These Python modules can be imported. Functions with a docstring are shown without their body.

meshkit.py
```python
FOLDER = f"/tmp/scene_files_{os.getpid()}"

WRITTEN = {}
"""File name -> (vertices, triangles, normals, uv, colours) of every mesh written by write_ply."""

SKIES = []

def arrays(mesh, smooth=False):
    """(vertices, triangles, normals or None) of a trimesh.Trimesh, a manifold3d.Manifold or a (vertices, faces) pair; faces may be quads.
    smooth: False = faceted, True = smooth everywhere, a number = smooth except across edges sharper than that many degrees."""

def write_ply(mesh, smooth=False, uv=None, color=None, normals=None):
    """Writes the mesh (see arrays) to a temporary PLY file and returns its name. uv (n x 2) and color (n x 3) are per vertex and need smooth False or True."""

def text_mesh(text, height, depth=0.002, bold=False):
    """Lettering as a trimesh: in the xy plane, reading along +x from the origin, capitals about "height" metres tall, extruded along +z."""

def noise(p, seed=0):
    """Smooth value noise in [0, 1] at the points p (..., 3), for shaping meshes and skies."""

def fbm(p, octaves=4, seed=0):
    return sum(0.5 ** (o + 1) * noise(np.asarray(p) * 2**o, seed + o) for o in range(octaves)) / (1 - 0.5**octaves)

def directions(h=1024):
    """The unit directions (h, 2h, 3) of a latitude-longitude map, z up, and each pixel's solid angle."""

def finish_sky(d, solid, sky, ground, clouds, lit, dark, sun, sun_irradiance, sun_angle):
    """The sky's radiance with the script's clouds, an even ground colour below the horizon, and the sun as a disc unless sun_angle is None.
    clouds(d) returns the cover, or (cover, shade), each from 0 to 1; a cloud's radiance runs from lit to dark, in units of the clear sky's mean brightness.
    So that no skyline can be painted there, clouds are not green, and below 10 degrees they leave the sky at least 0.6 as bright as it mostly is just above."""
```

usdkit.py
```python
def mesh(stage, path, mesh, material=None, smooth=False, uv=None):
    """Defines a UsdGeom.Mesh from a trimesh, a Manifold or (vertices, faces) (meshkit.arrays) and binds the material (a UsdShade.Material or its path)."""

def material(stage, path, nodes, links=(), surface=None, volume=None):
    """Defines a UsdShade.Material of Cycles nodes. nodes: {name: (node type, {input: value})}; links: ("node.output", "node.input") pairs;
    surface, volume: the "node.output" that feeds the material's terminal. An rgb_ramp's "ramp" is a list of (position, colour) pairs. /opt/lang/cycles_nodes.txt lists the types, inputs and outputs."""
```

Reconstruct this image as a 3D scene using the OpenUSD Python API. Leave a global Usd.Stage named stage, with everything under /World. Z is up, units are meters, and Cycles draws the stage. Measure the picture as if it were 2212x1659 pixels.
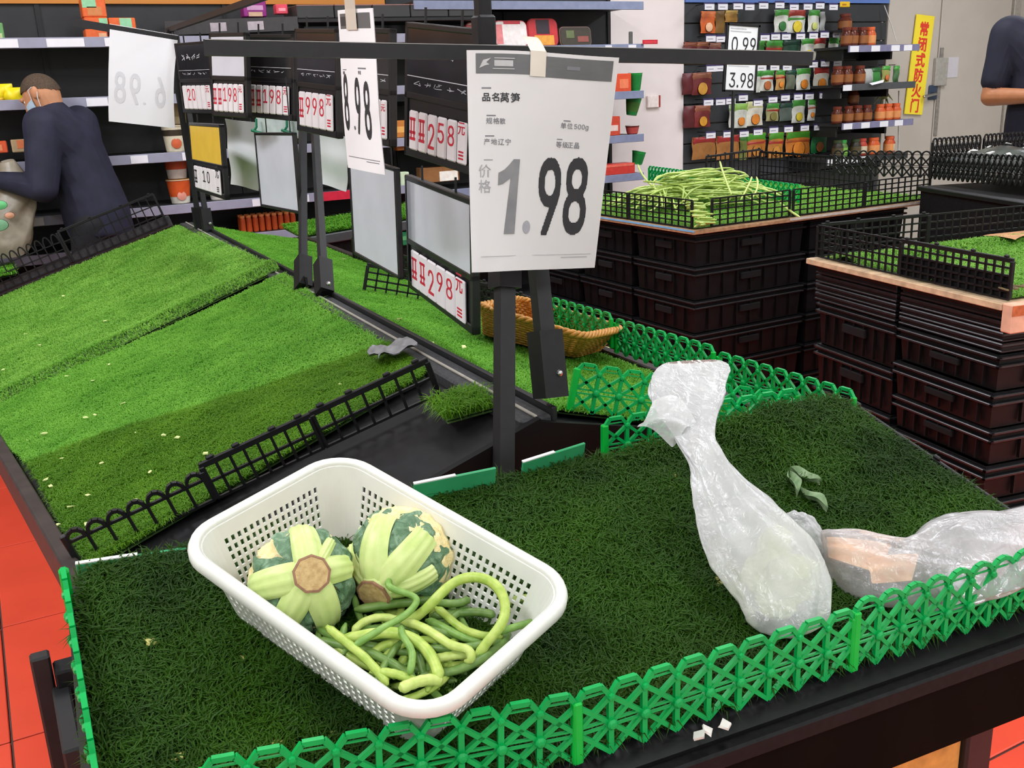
import math, random
import numpy as np, trimesh, manifold3d, shapely.geometry as sg
import usdkit, meshkit
from pxr import Usd, UsdGeom, UsdLux, UsdShade, Gf, Sdf, Vt

stage = Usd.Stage.CreateInMemory()
UsdGeom.SetStageUpAxis(stage, UsdGeom.Tokens.z)
UsdGeom.SetStageMetersPerUnit(stage, 1.0)
UsdGeom.Xform.Define(stage, '/World')
UsdGeom.Scope.Define(stage, '/World/Looks')

# ---------------------------------------------------------------- camera, exposure
cam = UsdGeom.Camera.Define(stage, '/World/camera')
_r = [(0.8774, -0.478, -0.0402), (0.1698, 0.2312, 0.958), (-0.4487, -0.8474, 0.284)]
_c = (0.0, 0.0, 1.4)
cam.AddTransformOp().Set(Gf.Matrix4d(*_r[0], 0, *_r[1], 0, *_r[2], 0, *_c, 1))
cam.CreateHorizontalApertureAttr(36.0)
cam.CreateFocalLengthAttr(36.0 * 2130 / 2212)
cam.CreateVerticalApertureAttr(36.0 * 1659 / 2212)
cam.CreateClippingRangeAttr(Gf.Vec2f(0.05, 100))
cam.CreateExposureAttr(-0.10)

# ---------------------------------------------------------------- ceiling lamps (rows of fluorescent panels over the aisles)
def lamp(x, y, sx, sy, power):
    l = UsdLux.RectLight.Define(stage, f'/World/ceiling_lamp_{len(LAMPS):03d}')
    LAMPS.append(l)
    l.AddTranslateOp().Set((x, y, 3.25))
    l.CreateWidthAttr(sx); l.CreateHeightAttr(sy)
    l.CreateIntensityAttr(power)
    l.CreateColorAttr(Gf.Vec3f(0.95, 0.985, 1.06))
LAMPS = []
LP = 20.0
for x, k in ((-1.4, 1.55), (1.3, .92), (3.9, 1.0), (6.6, 1.0)):
    for y, q in ((-1.9, 1.25), (1.2, .85), (3.9, 1.25)):
        lamp(x, y, 0.45, 1.5, LP * k * q)

# ================================================================ helpers
PI = math.pi
rnd = random.Random(7)
nrg = np.random.default_rng(11)
used = {}
def uniq(parent, name):
    k = (parent, name)
    n = used.get(k, -1) + 1
    used[k] = n
    return f'{parent}/{name}' + (f'_{n:03d}' if n else '')
def C(r, g, b):
    return tuple(((v / 255 / 12.92) if v <= 10.3 else ((v / 255 + .055) / 1.055) ** 2.4) for v in (r, g, b))
_mats = {}
def M(name, col, rough=.5, var=.12, scale=40., bump=0., bscale=300., spec=.4, metal=0., coat=0., trans=0., emit=0., col2=None, detail=3.):
    """a principled material whose colour wanders a little with noise"""
    if name in _mats: return _mats[name]
    a = tuple(max(0, c * (1 - var)) for c in col) if col2 is None else col
    b = tuple(min(1, c * (1 + var)) for c in col) if col2 is None else col2
    n = {'g': ('geometry', {}), 'n': ('noise_texture', {'scale': scale, 'detail': detail}),
         'r': ('rgb_ramp', {'ramp': [(.3, a), (.7, b)]}),
         'p': ('principled_bsdf', {'roughness': rough, 'specular_ior_level': spec, 'metallic': metal, 'coat_weight': coat})}
    L = [('g.position', 'n.vector'), ('n.fac', 'r.fac'), ('r.color', 'p.base_color')]
    if bump:
        n['n2'] = ('noise_texture', {'scale': bscale, 'detail': 2.}); n['b'] = ('bump', {'strength': bump, 'distance': .002})
        L += [('g.position', 'n2.vector'), ('n2.fac', 'b.height'), ('b.normal', 'p.normal')]
    out = 'p.BSDF'
    if trans:
        n['t'] = ('translucent_bsdf', {}); n['m'] = ('mix_closure', {'fac': trans})
        L += [('r.color', 't.color'), ('p.BSDF', 'm.closure1'), ('t.BSDF', 'm.closure2')]; out = 'm.closure'
    _mats[name] = usdkit.material(stage, f'/World/Looks/{name}', n, L, surface=out)
    return _mats[name]
def Mglass(name, tint=(1, 1, 1), fac=.75, rough=.08, body=None, frost=0.):
    """thin clear plastic: transparent, with a fresnel gloss and a little body"""
    n = {'t': ('transparent_bsdf', {'color': tint}), 'g': ('glossy_bsdf', {'roughness': rough}), 'd': ('diffuse_bsdf', {'color': body or (.8, .8, .8)}),
         'tr': ('translucent_bsdf', {'color': body or (.8, .8, .8)}), 'dm': ('mix_closure', {'fac': .45}),
         'lw': ('layer_weight', {'blend': .35}), 'nz': ('noise_texture', {'scale': 26., 'detail': 4.}), 'ge': ('geometry', {}),
         'ma': ('math', {'math_type': 'multiply_add', 'value2': .55, 'value3': fac}), 'mb': ('math', {'math_type': 'multiply_add', 'value2': frost, 'value3': -frost * .5}),
         'mc': ('math', {'math_type': 'add', 'use_clamp': True}),
         'wn': ('noise_texture', {'scale': 48., 'detail': 3., 'distortion': 1.5}), 'bp': ('bump', {'strength': .38, 'distance': .006}), 'm1': ('mix_closure', {}), 'fr': ('fresnel', {'IOR': 1.45}), 'm2': ('mix_closure', {})}
    L = [('ge.position', 'nz.vector'), ('ge.position', 'wn.vector'), ('wn.fac', 'bp.height'), ('bp.normal', 'g.normal'), ('bp.normal', 'd.normal'), ('d.BSDF', 'dm.closure1'), ('tr.BSDF', 'dm.closure2'), ('lw.facing', 'ma.value1'), ('nz.fac', 'mb.value1'), ('ma.value', 'mc.value1'), ('mb.value', 'mc.value2'),
         ('mc.value', 'm1.fac'), ('t.BSDF', 'm1.closure1'), ('dm.closure', 'm1.closure2'), ('fr.fac', 'm2.fac'), ('m1.closure', 'm2.closure1'), ('g.BSDF', 'm2.closure2')]
    _mats[name] = usdkit.material(stage, f'/World/Looks/{name}', n, L, surface='m2.closure')
    return _mats[name]

# ---- mesh collecting
class MB:
    def __init__(s): s.v = []; s.f = []; s.n = 0
    def add(s, v, f, X=None):
        v = np.asarray(v, float)
        if X is not None: v = v @ X[:3, :3].T + X[:3, 3]
        s.v.append(v); s.f.append(np.asarray(f, int).reshape(-1, 3) + s.n); s.n += len(v); return s
    def arr(s): return np.vstack(s.v), np.vstack(s.f)
    def box(s, lo, hi, X=None): return s.add(*box_vf(lo, hi), X)
    def cbox(s, lo, hi, c, X=None): return s.add(*cbox_vf(lo, hi, c), X)
    def bar(s, a, b, w, t, up=(0, 0, 1)):
        a, b = np.array(a, float), np.array(b, float); d = b - a; L = np.linalg.norm(d); d /= L
        y = np.cross(up, d)
        if np.linalg.norm(y) < 1e-6: y = np.cross((1, 0, 0), d)
        y /= np.linalg.norm(y); z = np.cross(d, y)
        X = np.eye(4); X[:3, 0] = d; X[:3, 1] = y; X[:3, 2] = z; X[:3, 3] = a
        return s.box((0, -w / 2, -t / 2), (L, w / 2, t / 2), X)
    def tube(s, pts, r, n=8, cap=True): return s.add(*tube_vf(pts, r, n, cap))
    def lathe(s, prof, n=20, X=None): return s.add(*lathe_vf(prof, n), X)
def box_vf(lo, hi):
    a, b, c = lo; d, e, g = hi
    v = [(a, b, c), (d, b, c), (d, e, c), (a, e, c), (a, b, g), (d, b, g), (d, e, g), (a, e, g)]
    q = [(0, 3, 2, 1), (4, 5, 6, 7), (0, 1, 5, 4), (1, 2, 6, 5), (2, 3, 7, 6), (3, 0, 4, 7)]
    return np.array(v, float), np.array([t for k in q for t in ((k[0], k[1], k[2]), (k[0], k[2], k[3]))])
def cbox_vf(lo, hi, c):
    """box with chamfered edges"""
    lo, hi = np.array(lo, float), np.array(hi, float)
    c = min(c, .45 * float((hi - lo).min()))
    P = []
    for i in range(8):
        s = np.array([(i & 1), (i >> 1) & 1, (i >> 2) & 1]); p = np.where(s, hi, lo); d = np.where(s, -c, c)
        for ax in range(3):
            q = p + d; q[ax] = p[ax]; P.append(q)
    h = trimesh.Trimesh(P, process=False).convex_hull if False else manifold3d.Manifold.hull_points(np.array(P, np.float64))
    m = h.to_mesh(); return np.array(m.vert_properties[:, :3], float), np.array(m.tri_verts)
def tube_vf(pts, r, n=8, cap=True):
    pts = np.array(pts, float); k = len(pts); r = np.broadcast_to(np.asarray(r, float), (k,))
    t = np.gradient(pts, axis=0); t /= np.linalg.norm(t, axis=1)[:, None] + 1e-12
    a = np.cross(t[0], (0, 0, 1.)); 
    if np.linalg.norm(a) < 1e-3: a = np.cross(t[0], (1., 0, 0))
    a /= np.linalg.norm(a); V = []
    th = np.arange(n) / n * 2 * PI
    for i in range(k):
        a = a - t[i] * (a @ t[i]); a /= np.linalg.norm(a); b = np.cross(t[i], a)
        V.append(pts[i] + r[i] * (np.cos(th)[:, None] * a + np.sin(th)[:, None] * b))
    V = np.vstack(V); F = []
    for i in range(k - 1):
        for j in range(n):
            p, q = i * n + j, i * n + (j + 1) % n
            F += [(p, q, q + n), (p, q + n, p + n)]
    if cap:
        V = np.vstack([V, pts[:1], pts[-1:]]); c0, c1 = k * n, k * n + 1
        for j in range(n):
            F += [(c0, (j + 1) % n, j), (c1, (k - 1) * n + j, (k - 1) * n + (j + 1) % n)]
    return V, np.array(F)
def lathe_vf(prof, n=20):
    """profile [(r, z)] from bottom to top, closed where r = 0"""
    V, F = [], []; th = np.arange(n) / n * 2 * PI
    for r, z in prof: V.append(np.stack([r * np.cos(th), r * np.sin(th), np.full(n, z)], 1))
    for i in range(len(prof) - 1):
        for j in range(n):
            p, q = i * n + j, i * n + (j + 1) % n
            F += [(p, q, q + n), (p, q + n, p + n)]
    V = np.vstack(V); k = len(prof)
    if prof[0][0] > 1e-6:
        V = np.vstack([V, [[0, 0, prof[0][1]]]]); F += [(len(V) - 1, (j + 1) % n, j) for j in range(n)]
    if prof[-1][0] > 1e-6:
        V = np.vstack([V, [[0, 0, prof[-1][1]]]]); F += [(len(V) - 1, (k - 1) * n + j, (k - 1) * n + (j + 1) % n) for j in range(n)]
    return V, np.array(F)
def grid_vf(nu, nv, fn):
    """open grid sheet; fn(U, V) -> (n, 3)"""
    U, V = np.meshgrid(np.linspace(0, 1, nu + 1), np.linspace(0, 1, nv + 1), indexing='ij')
    P = fn(U.ravel(), V.ravel()); F = []
    i, j = np.meshgrid(np.arange(nu), np.arange(nv), indexing='ij'); a = (i * (nv + 1) + j).ravel()
    return P, np.vstack([np.stack([a, a + nv + 1, a + nv + 2], 1), np.stack([a, a + nv + 2, a + 1], 1)])
def thick_grid(P, N, mask, th):
    """P (nu+1, nv+1, 3) surface nodes, N normals, mask (nu, nv) of cells that exist: a plate of thickness th with real holes"""
    nu, nv = mask.shape; A = P.reshape(-1, 3); B = (P - N * th).reshape(-1, 3); n = len(A); F = []
    id_ = lambda i, j: i * (nv + 1) + j
    for i in range(nu):
        for j in range(nv):
            if not mask[i, j]: continue
            a, b, c, d = id_(i, j), id_(i + 1, j), id_(i + 1, j + 1), id_(i, j + 1)
            F += [(a, b, c), (a, c, d), (n + a, n + c, n + b), (n + a, n + d, n + c)]
            for (di, dj, p, q) in ((-1, 0, d, a), (1, 0, b, c), (0, -1, a, b), (0, 1, c, d)):
                x, y = i + di, j + dj
                if x < 0 or y < 0 or x >= nu or y >= nv or not mask[x, y]:
                    F += [(p, n + p, n + q), (p, n + q, q)]
    return np.vstack([A, B]), np.array(F)
def prism_vf(poly, depth, holes=()):
    m = trimesh.creation.extrude_polygon(sg.Polygon(poly, holes), depth, engine='earcut')
    return np.array(m.vertices), np.array(m.faces)
_txt = {}
def text_vf(text, h, depth=.0006, bold=False, squeeze=1.):
    k = (text, bold)
    if k not in _txt:
        m = meshkit.text_mesh(text, 1.0, 1.0, bold); v = np.array(m.vertices); v[:, 0] -= v[:, 0].min(); _txt[k] = (v, np.array(m.faces))
    v, f = _txt[k]; return v * np.array([h * squeeze, h, depth]), f
GL = {'常':[[[4,27,3,43,4,45,11,45,9,49,10,53,17,54,22,45,28,45,29,55,37,54,37,45,42,45,47,54,55,53,56,50,53,45,61,44,61,28,51,28,50,18,57,16,56,-4,53,-6,41,-6,39,2,48,2,48,9,38,9,37,-8,29,-9,28,9,18,9,16,-6,9,-6,8,17,14,17,13,28],[52,37,50,35,52,35],[22,28,22,26,42,26,42,28],[12,37,14,34,14,37]]],'闭':[[[4,40,11,40,5,48,5,52,9,54,12,54,20,45,21,51,60,51,60,-5,57,-8,45,-7,44,0,52,0,52,24,43,25,43,1,40,-2,27,-3,25,0,24,5,34,6,33,15,17,3,12,5,12,-9,5,-9],[43,42,43,34,52,33,52,43],[13,31,15,34,34,34,34,43,20,43,20,41,15,38,12,39],[13,27,12,12,14,11,28,25,14,25]]],'式':[[[2,-3,3,2,15,4,15,19,5,19,5,28,35,28,35,34,2,34,3,43,34,43,34,54,36,55,42,55,43,52,51,54,60,46,60,43,63,41,62,34,44,34,46,16,51,2,55,1,56,12,64,9,63,-2,59,-8,51,-9,45,-5,39,7,37,20,24,19,24,6,37,8,37,0,8,-7,4,-7],[43,44,49,43,49,44,44,48]]],'防':[[[3,-8,4,52,24,52,27,49,26,44,38,44,36,52,44,55,48,44,63,43,63,36,61,35,41,35,40,33,41,29,59,29,58,1,53,-8,39,-8,37,-3,38,0,49,1,50,21,39,21,38,11,34,2,25,-7,20,-8,16,-4,16,-2,26,6,31,19,32,35,24,36,21,30,25,25,26,11,24,7,20,5,12,5,12,-8],[13,27,12,13,17,13,18,19],[12,35,14,35,16,44,12,44]]],'火':[[[1,-3,3,0,14,5,22,14,27,31,27,53,36,54,36,29,38,19,47,7,63,0,62,-5,57,-8,44,-2,32,12,27,5,15,-5,5,-8]],[[43,24,53,42,60,39,60,35,50,18,44,19]],[[3,21,10,33,11,40,13,42,20,40,19,32,12,18,7,18]]],'门':[[[4,41,11,42,6,50,10,55,13,55,20,47,21,52,23,53,59,53,60,-5,56,-8,43,-9,39,-3,40,0,51,0,51,44,23,44,23,40,19,37,15,37,13,39,13,-8,5,-9]]],'品':[[[34,22,60,22,60,-8,54,-8,52,-5,41,-5,40,-8,34,-8],[41,2,53,2,53,16,41,16]],[[14,51,50,51,51,28,14,27],[20,44,20,34,44,34,44,44]],[[4,22,29,22,29,-7,22,-7,22,-5,11,-5,11,-8,4,-7],[11,2,22,2,22,16,11,16]]],'名':[[[2,15,4,18,12,19,24,24,16,34,7,30,4,33,4,36,14,41,25,54,32,53,30,47,51,48,55,45,45,30,34,22,55,21,55,-8,49,-8,48,-4,22,-4,21,-8,16,-8,15,13,4,11],[22,15,22,2,48,2,48,15],[20,37,33,29,44,41,23,41],[18,37,18,34,19,37]]],'莴':[[[3,43,3,49,17,49,17,54,24,54,24,49,40,49,41,54,46,54,47,49,61,49,61,43,47,43,47,38,53,37,53,22,35,21,35,18,58,18,58,-5,55,-7,45,-7,43,1,30,6,27,2,18,-2,13,0,13,-7,7,-8,6,18,29,18,29,21,12,21,11,37,17,38,17,43],[37,11,49,4,48,-1,52,-1,52,12],[18,28,46,27,46,32,18,32],[24,38,40,38,40,43,24,43],[13,4,25,9,26,12,13,12]]],'笋':[[[1,37,7,44,11,54,17,53,16,48,33,48,36,54,40,54,42,53,42,48,61,48,61,42,51,42,52,36,56,35,56,25,62,25,62,19,56,19,56,4,49,3,49,7,31,7,29,2,21,-4,7,-8,5,-2,13,0,22,6,10,7,9,13,27,13,27,19,3,19,2,24,28,25,28,29,27,30,10,30,10,36,18,36,16,42,12,42,7,34],[34,14,49,13,49,19,34,19],[34,26,49,25,49,30,34,30],[37,42,35,36,45,36,43,42],[23,42,25,36,27,36,28,42]]],'规':[[[24,-3,37,7,42,23,42,40,46,40,45,17,48,17,48,-1,56,-2,57,8,60,8,60,-4,57,-6,45,-5,44,9,39,2,28,-7]],[[30,50,58,50,58,15,53,15,52,46,35,46,35,15,30,15]],[[3,-2,11,9,13,18,13,22,3,22,3,27,13,27,13,38,4,38,4,42,13,42,13,52,18,52,18,42,27,42,27,38,18,38,18,27,27,27,27,22,17,22,17,18,27,8,27,5,24,3,16,12,9,-4,5,-6]]],'格':[[[2,9,12,32,12,34,4,34,3,39,13,39,13,53,17,53,17,39,26,39,26,37,34,45,37,53,42,52,40,46,57,45,53,35,47,28,52,23,62,19,60,15,57,15,56,-7,52,-7,52,-4,34,-4,34,-7,30,-7,30,15,24,14,18,24,17,-7,13,-7,13,20,6,7,4,6],[44,24,35,17,52,17],[34,0,52,0,52,13,34,13],[37,41,42,31,50,39,50,42],[17,32,25,23,24,18,39,27,34,36,28,30,24,34]]],'散':[[[3,29,3,33,10,33,10,41,4,41,4,45,10,45,10,52,14,52,14,45,23,45,23,52,27,52,27,45,34,45,34,41,27,41,27,33,34,33,40,53,45,52,43,41,61,41,61,37,57,36,54,19,50,12,53,4,61,-2,60,-6,56,-6,46,4,34,-7,31,-4,27,-7,20,-7,19,-3,25,-3,26,4,12,4,12,-7,7,-7,7,25,30,25,30,-2,43,7,44,12,40,25,37,25,35,20,32,23,33,29],[42,36,44,22,48,16,52,37],[12,8,26,8,26,12,12,12],[12,21,12,16,26,16,26,21],[14,34,23,33,23,41,14,41]]],'称':[[[2,8,12,26,12,30,3,30,3,34,13,34,13,44,5,43,4,47,24,52,26,48,18,46,18,34,26,33,31,39,34,53,38,52,37,44,61,44,56,31,52,32,55,40,47,40,47,-2,45,-6,36,-7,34,-3,42,-2,41,40,35,39,30,27,25,30,18,30,18,26,26,17,23,14,18,20,18,-7,13,-7,13,17,5,5]],[[50,25,54,28,56,25,60,5,56,5]],[[25,7,30,15,32,26,37,27,30,4]]],'单':[[[3,5,3,9,29,9,29,16,9,16,9,42,20,42,15,51,20,52,26,42,38,42,45,53,49,52,50,49,45,42,55,42,55,16,34,16,34,10,61,9,61,5,34,5,34,-7,29,-7,29,5],[34,20,50,20,50,27,34,27],[34,32,50,31,50,38,34,38],[14,20,29,20,29,27,14,27],[14,32,29,31,29,38,14,38]]],'位':[[[21,-4,21,1,44,1,49,32,54,32,48,1,61,1,61,-4]],[[24,41,39,41,37,52,41,53,44,46,42,41,58,41,58,36,24,36]],[[32,4,28,32,33,31,37,9,35,4]],[[3,25,17,51,22,52,23,50,16,38,16,-7,12,-7,12,28,6,22]]],'产':[[[3,-5,8,12,8,29,22,29,17,37,18,40,7,40,7,45,30,45,28,50,30,53,37,45,58,45,57,40,47,40,49,36,45,29,59,29,59,24,13,24,10,-1,7,-7],[22,39,26,33,26,29,38,29,44,39]]],'地':[[[21,23,22,27,27,28,27,46,32,47,32,31,34,31,41,35,41,53,45,53,45,37,55,42,59,41,58,13,55,10,48,11,48,14,54,15,54,35,52,35,45,32,45,7,41,7,41,29,32,26,32,1,34,-1,55,-1,57,7,60,7,62,6,60,-3,57,-5,29,-4,27,23]],[[2,7,11,11,11,32,3,32,3,37,11,37,11,52,15,52,15,37,23,37,23,32,15,32,15,14,23,16,24,12,5,3]]],'辽':[[[2,-3,6,3,11,6,11,26,3,26,3,31,16,31,16,5,20,2,28,-1,62,0,61,-5,57,-6,29,-6,14,2,6,-7]],[[22,44,22,49,57,49,59,47,44,33,44,7,40,3,30,3,29,7,39,8,39,34,49,44]],[[5,48,9,51,18,40,14,38]]],'宁':[[[5,22,5,27,60,27,59,22,34,22,34,-5,30,-7,19,-7,17,-3,29,-2,29,22]],[[6,31,7,44,31,44,28,51,30,53,35,50,36,44,58,44,58,31,53,31,52,39,11,39,11,31]]],'等':[[[2,38,12,53,16,52,15,47,31,47,31,44,37,53,41,52,40,47,60,47,60,43,48,43,50,37,47,35,42,43,37,43,34,38,34,33,55,33,55,29,34,29,34,23,61,23,61,19,47,19,48,13,59,13,59,9,47,9,47,-5,44,-7,33,-7,32,-4,32,-2,41,-3,43,-1,43,9,20,9,29,0,24,-3,15,5,16,9,5,9,5,13,42,13,43,19,3,19,3,23,29,23,29,29,9,29,9,33,29,33,28,40,30,43,20,43,22,37,20,36,17,36,15,43,11,42,7,35]]],'级':[[[21,-4,27,5,32,27,33,44,26,44,26,48,53,48,49,31,58,31,59,27,50,6,61,-4,58,-7,46,2,33,-7,30,-3,43,6,36,19,26,-7],[37,28,43,15,48,12,53,26,43,27,47,44,37,43]],[[2,29,14,52,18,52,19,49,9,31,17,32,21,39,24,38,24,34,13,18,24,21,25,17,4,10,3,15,13,28,3,26]],[[3,2,23,10,25,10,25,5,5,-3]]],'正':[[[3,-4,4,1,12,1,12,31,17,31,17,1,31,1,31,43,6,43,6,48,59,48,59,43,36,43,36,26,56,26,56,21,36,21,36,2,61,1,61,-4]]],'价':[[[17,29,33,42,38,52,43,52,42,48,46,42,62,30,60,26,57,26,39,43,21,25]],[[46,-6,46,27,51,27,51,-6]],[[19,-5,27,7,28,27,33,27,31,4,25,-5,22,-7]],[[3,25,16,51,22,51,15,37,15,-6,11,-6,11,27,6,22]]],'元':[[[4,-2,14,4,20,20,20,25,4,25,4,30,60,30,60,25,42,25,42,0,55,-1,57,10,59,10,61,9,61,1,58,-5,43,-6,38,-4,37,25,25,25,23,10,18,1,8,-6,5,-6]],[[9,47,55,48,55,43,9,43]]],'斤':[[[4,-5,11,17,11,47,51,52,54,49,52,47,16,43,16,30,60,30,60,25,42,25,42,-6,37,-6,36,25,16,25,12,0,8,-7]]]}
def glyph_vf(s, h, depth=.0006, vertical=False, gap=1.08):
    """Chinese characters as flat print: square cells of height h, left to right or top to bottom"""
    V, F, n = [], [], 0
    for k, ch in enumerate(s):
        for rings in GL.get(ch, []):
            rr = [np.array(r, float).reshape(-1, 2) / 64 for r in rings]
            v, f = prism_vf(rr[0], 1.0, rr[1:])
            o = np.array([0, -k * gap, 0]) if vertical else np.array([k * gap, 0, 0])
            V.append((v * np.array([1, 1, 0]) + o) * h + np.array([0, 0, 1]) * v[:, 2:3] * depth); F.append(f + n); n += len(v)
    return np.vstack(V), np.vstack(F)
def T(x=0, y=0, z=0):
    X = np.eye(4); X[:3, 3] = (x, y, z); return X
def R(axis, deg):
    return trimesh.transformations.rotation_matrix(math.radians(deg), axis)
RX, RY, RZ = (lambda d: R((1, 0, 0), d)), (lambda d: R((0, 1, 0), d)), (lambda d: R((0, 0, 1), d))
def FR(o, x, z):
    """frame at o with x along x and z as near to z as may be"""
    x = np.array(x, float); x /= np.linalg.norm(x); z = np.array(z, float); z = z - x * (x @ z); z /= np.linalg.norm(z)
    X = np.eye(4); X[:3, 0] = x; X[:3, 1] = np.cross(z, x); X[:3, 2] = z; X[:3, 3] = o; return X
def FZ(o, z, up=(0, 0, 1)):
    """frame at o whose z looks along z"""
    z = np.array(z, float); z /= np.linalg.norm(z); x = np.cross(up, z); x /= np.linalg.norm(x)
    X = np.eye(4); X[:3, 0] = x; X[:3, 1] = np.cross(z, x); X[:3, 2] = z; X[:3, 3] = o; return X
STAND = np.array([[1, 0, 0, 0], [0, 0, -1, 0], [0, 1, 0, 0], [0, 0, 0, 1]], float)      # xy print stood up: y -> z, depth -> -y (towards the viewer)

# ---- prims
def tag(p, label=None, cat=None, group=None, kind=None):
    for k, v in (('label', label), ('category', cat), ('group', group), ('kind', kind)):
        if v: p.SetCustomDataByKey(k, v)
    return p
def setx(x, X):
    if X is not None:
        x.MakeMatrixXform().Set(Gf.Matrix4d(*np.asarray(X, float).T.ravel().tolist()))
def thing(name, label, cat, X=None, group=None):
    x = UsdGeom.Xform.Define(stage, uniq('/World', name)); setx(x, np.eye(4) if X is None else X)
    return tag(x.GetPrim(), label, cat, group)
def part(parent, name, mb, mat, smooth=30, label=None, kind=None):
    """a mesh under a thing (or a part)"""
    v = mb.arr() if isinstance(mb, MB) else mb
    pp = str(parent.GetPath()) if parent is not None else '/World'
    m = usdkit.mesh(stage, uniq(pp, name), v, mat, smooth)
    return tag(m.GetPrim(), label, None, None, kind)
def solo(name, mb, mat, label, cat, smooth=30, group=None, kind=None, X=None):
    p = part(None, name, mb, mat, smooth, label, kind)
    if X is not None: setx(UsdGeom.Xformable(p), X)
    return tag(p, None, cat, group)
def struct(name, mb, mat, smooth=False, parent=None):
    p = part(parent, name, mb, mat, smooth)
    return tag(p, kind='structure') if parent is None else p
def dup(src, label, X, group=None, cat=None):
    """a copy of a thing with its parts: an instanceable reference to the first one, placed and named anew"""
    name = src.GetName()
    if name[-4:-3] == '_' and name[-3:].isdigit(): name = name[:-4]
    x = UsdGeom.Xform.Define(stage, uniq('/World', name)); p = x.GetPrim()
    p.GetReferences().AddInternalReference(src.GetPath()); p.SetInstanceable(True)
    setx(x, X); return tag(p, label, cat, group)
ORD = ['first', 'second', 'third', 'fourth', 'fifth', 'sixth', 'seventh', 'eighth', 'ninth', 'tenth', 'eleventh', 'twelfth', 'thirteenth', 'fourteenth', 'fifteenth']

# ================================================================ materials
CRIM = M('crate_rim_plastic', C(30, 30, 32), .32, .3, 40, spec=.6)
BLK = M('black_plastic', C(20, 20, 21), .45, .25, 60, spec=.35)
BLKM = M('black_metal', C(30, 31, 32), .45, .15, 50, spec=.4)
BLKD = M('dull_black_board', C(20, 20, 21), .75, .4, 90, spec=.2)
GUT = M('grey_black_beam', C(52, 53, 54), .6, .4, 120, spec=.3)
CRATE = M('crate_plastic', C(15, 15, 16), .5, .3, 30, bump=.15, bscale=90, spec=.28)
GREEN = M('green_fence_plastic', C(0, 158, 74), .42, .10, 25, spec=.3)
GREEN2 = M('green_clip_plastic', C(0, 172, 58), .42, .1, 25, spec=.3)
WHITE = M('white_basket_plastic', C(218, 220, 210), .38, .04, 20, spec=.5)
PAPER = M('white_paper', C(238, 238, 238), .55, .03, 8, spec=.4)
PAPER2 = M('warm_white_paper', C(202, 200, 197), .5, .04, 7, spec=.4)
WBOARD = M('whiteboard_face', C(208, 210, 218), .25, .05, 9, spec=.5)
INK = M('black_ink', C(38, 38, 40), .6, .05)
INKG = M('grey_ink', C(112, 112, 116), .6, .05)
INKL = M('pale_grey_ink', C(205, 205, 205), .6, .03)
REDI = M('red_ink', C(196, 38, 58), .6, .08)
YEL = M('yellow_card', C(228, 188, 62), .45, .05, 20)
CHALK = M('white_chalk_ink', C(205, 205, 210), .7, .1)
GREYH = M('grey_header_print', C(92, 93, 92), .45, .12, 15)
TAPE = M('beige_tape', C(205, 196, 180), .4, .05, 12)
WOOD = M('plywood_edge', C(176, 138, 100), .7, .25, 60, bump=.2)
WOODO = M('orange_wood', C(206, 150, 74), .5, .2, 40)
WICK = M('wicker_cane', C(196, 138, 62), .5, .3, 120, bump=.3)
STEEL = M('shelf_strip_grey', C(150, 150, 168), .35, .06, 20, spec=.5)
STEELD = M('dark_shelf_metal', C(44, 45, 46), .5, .12, 15, spec=.4)
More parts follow.
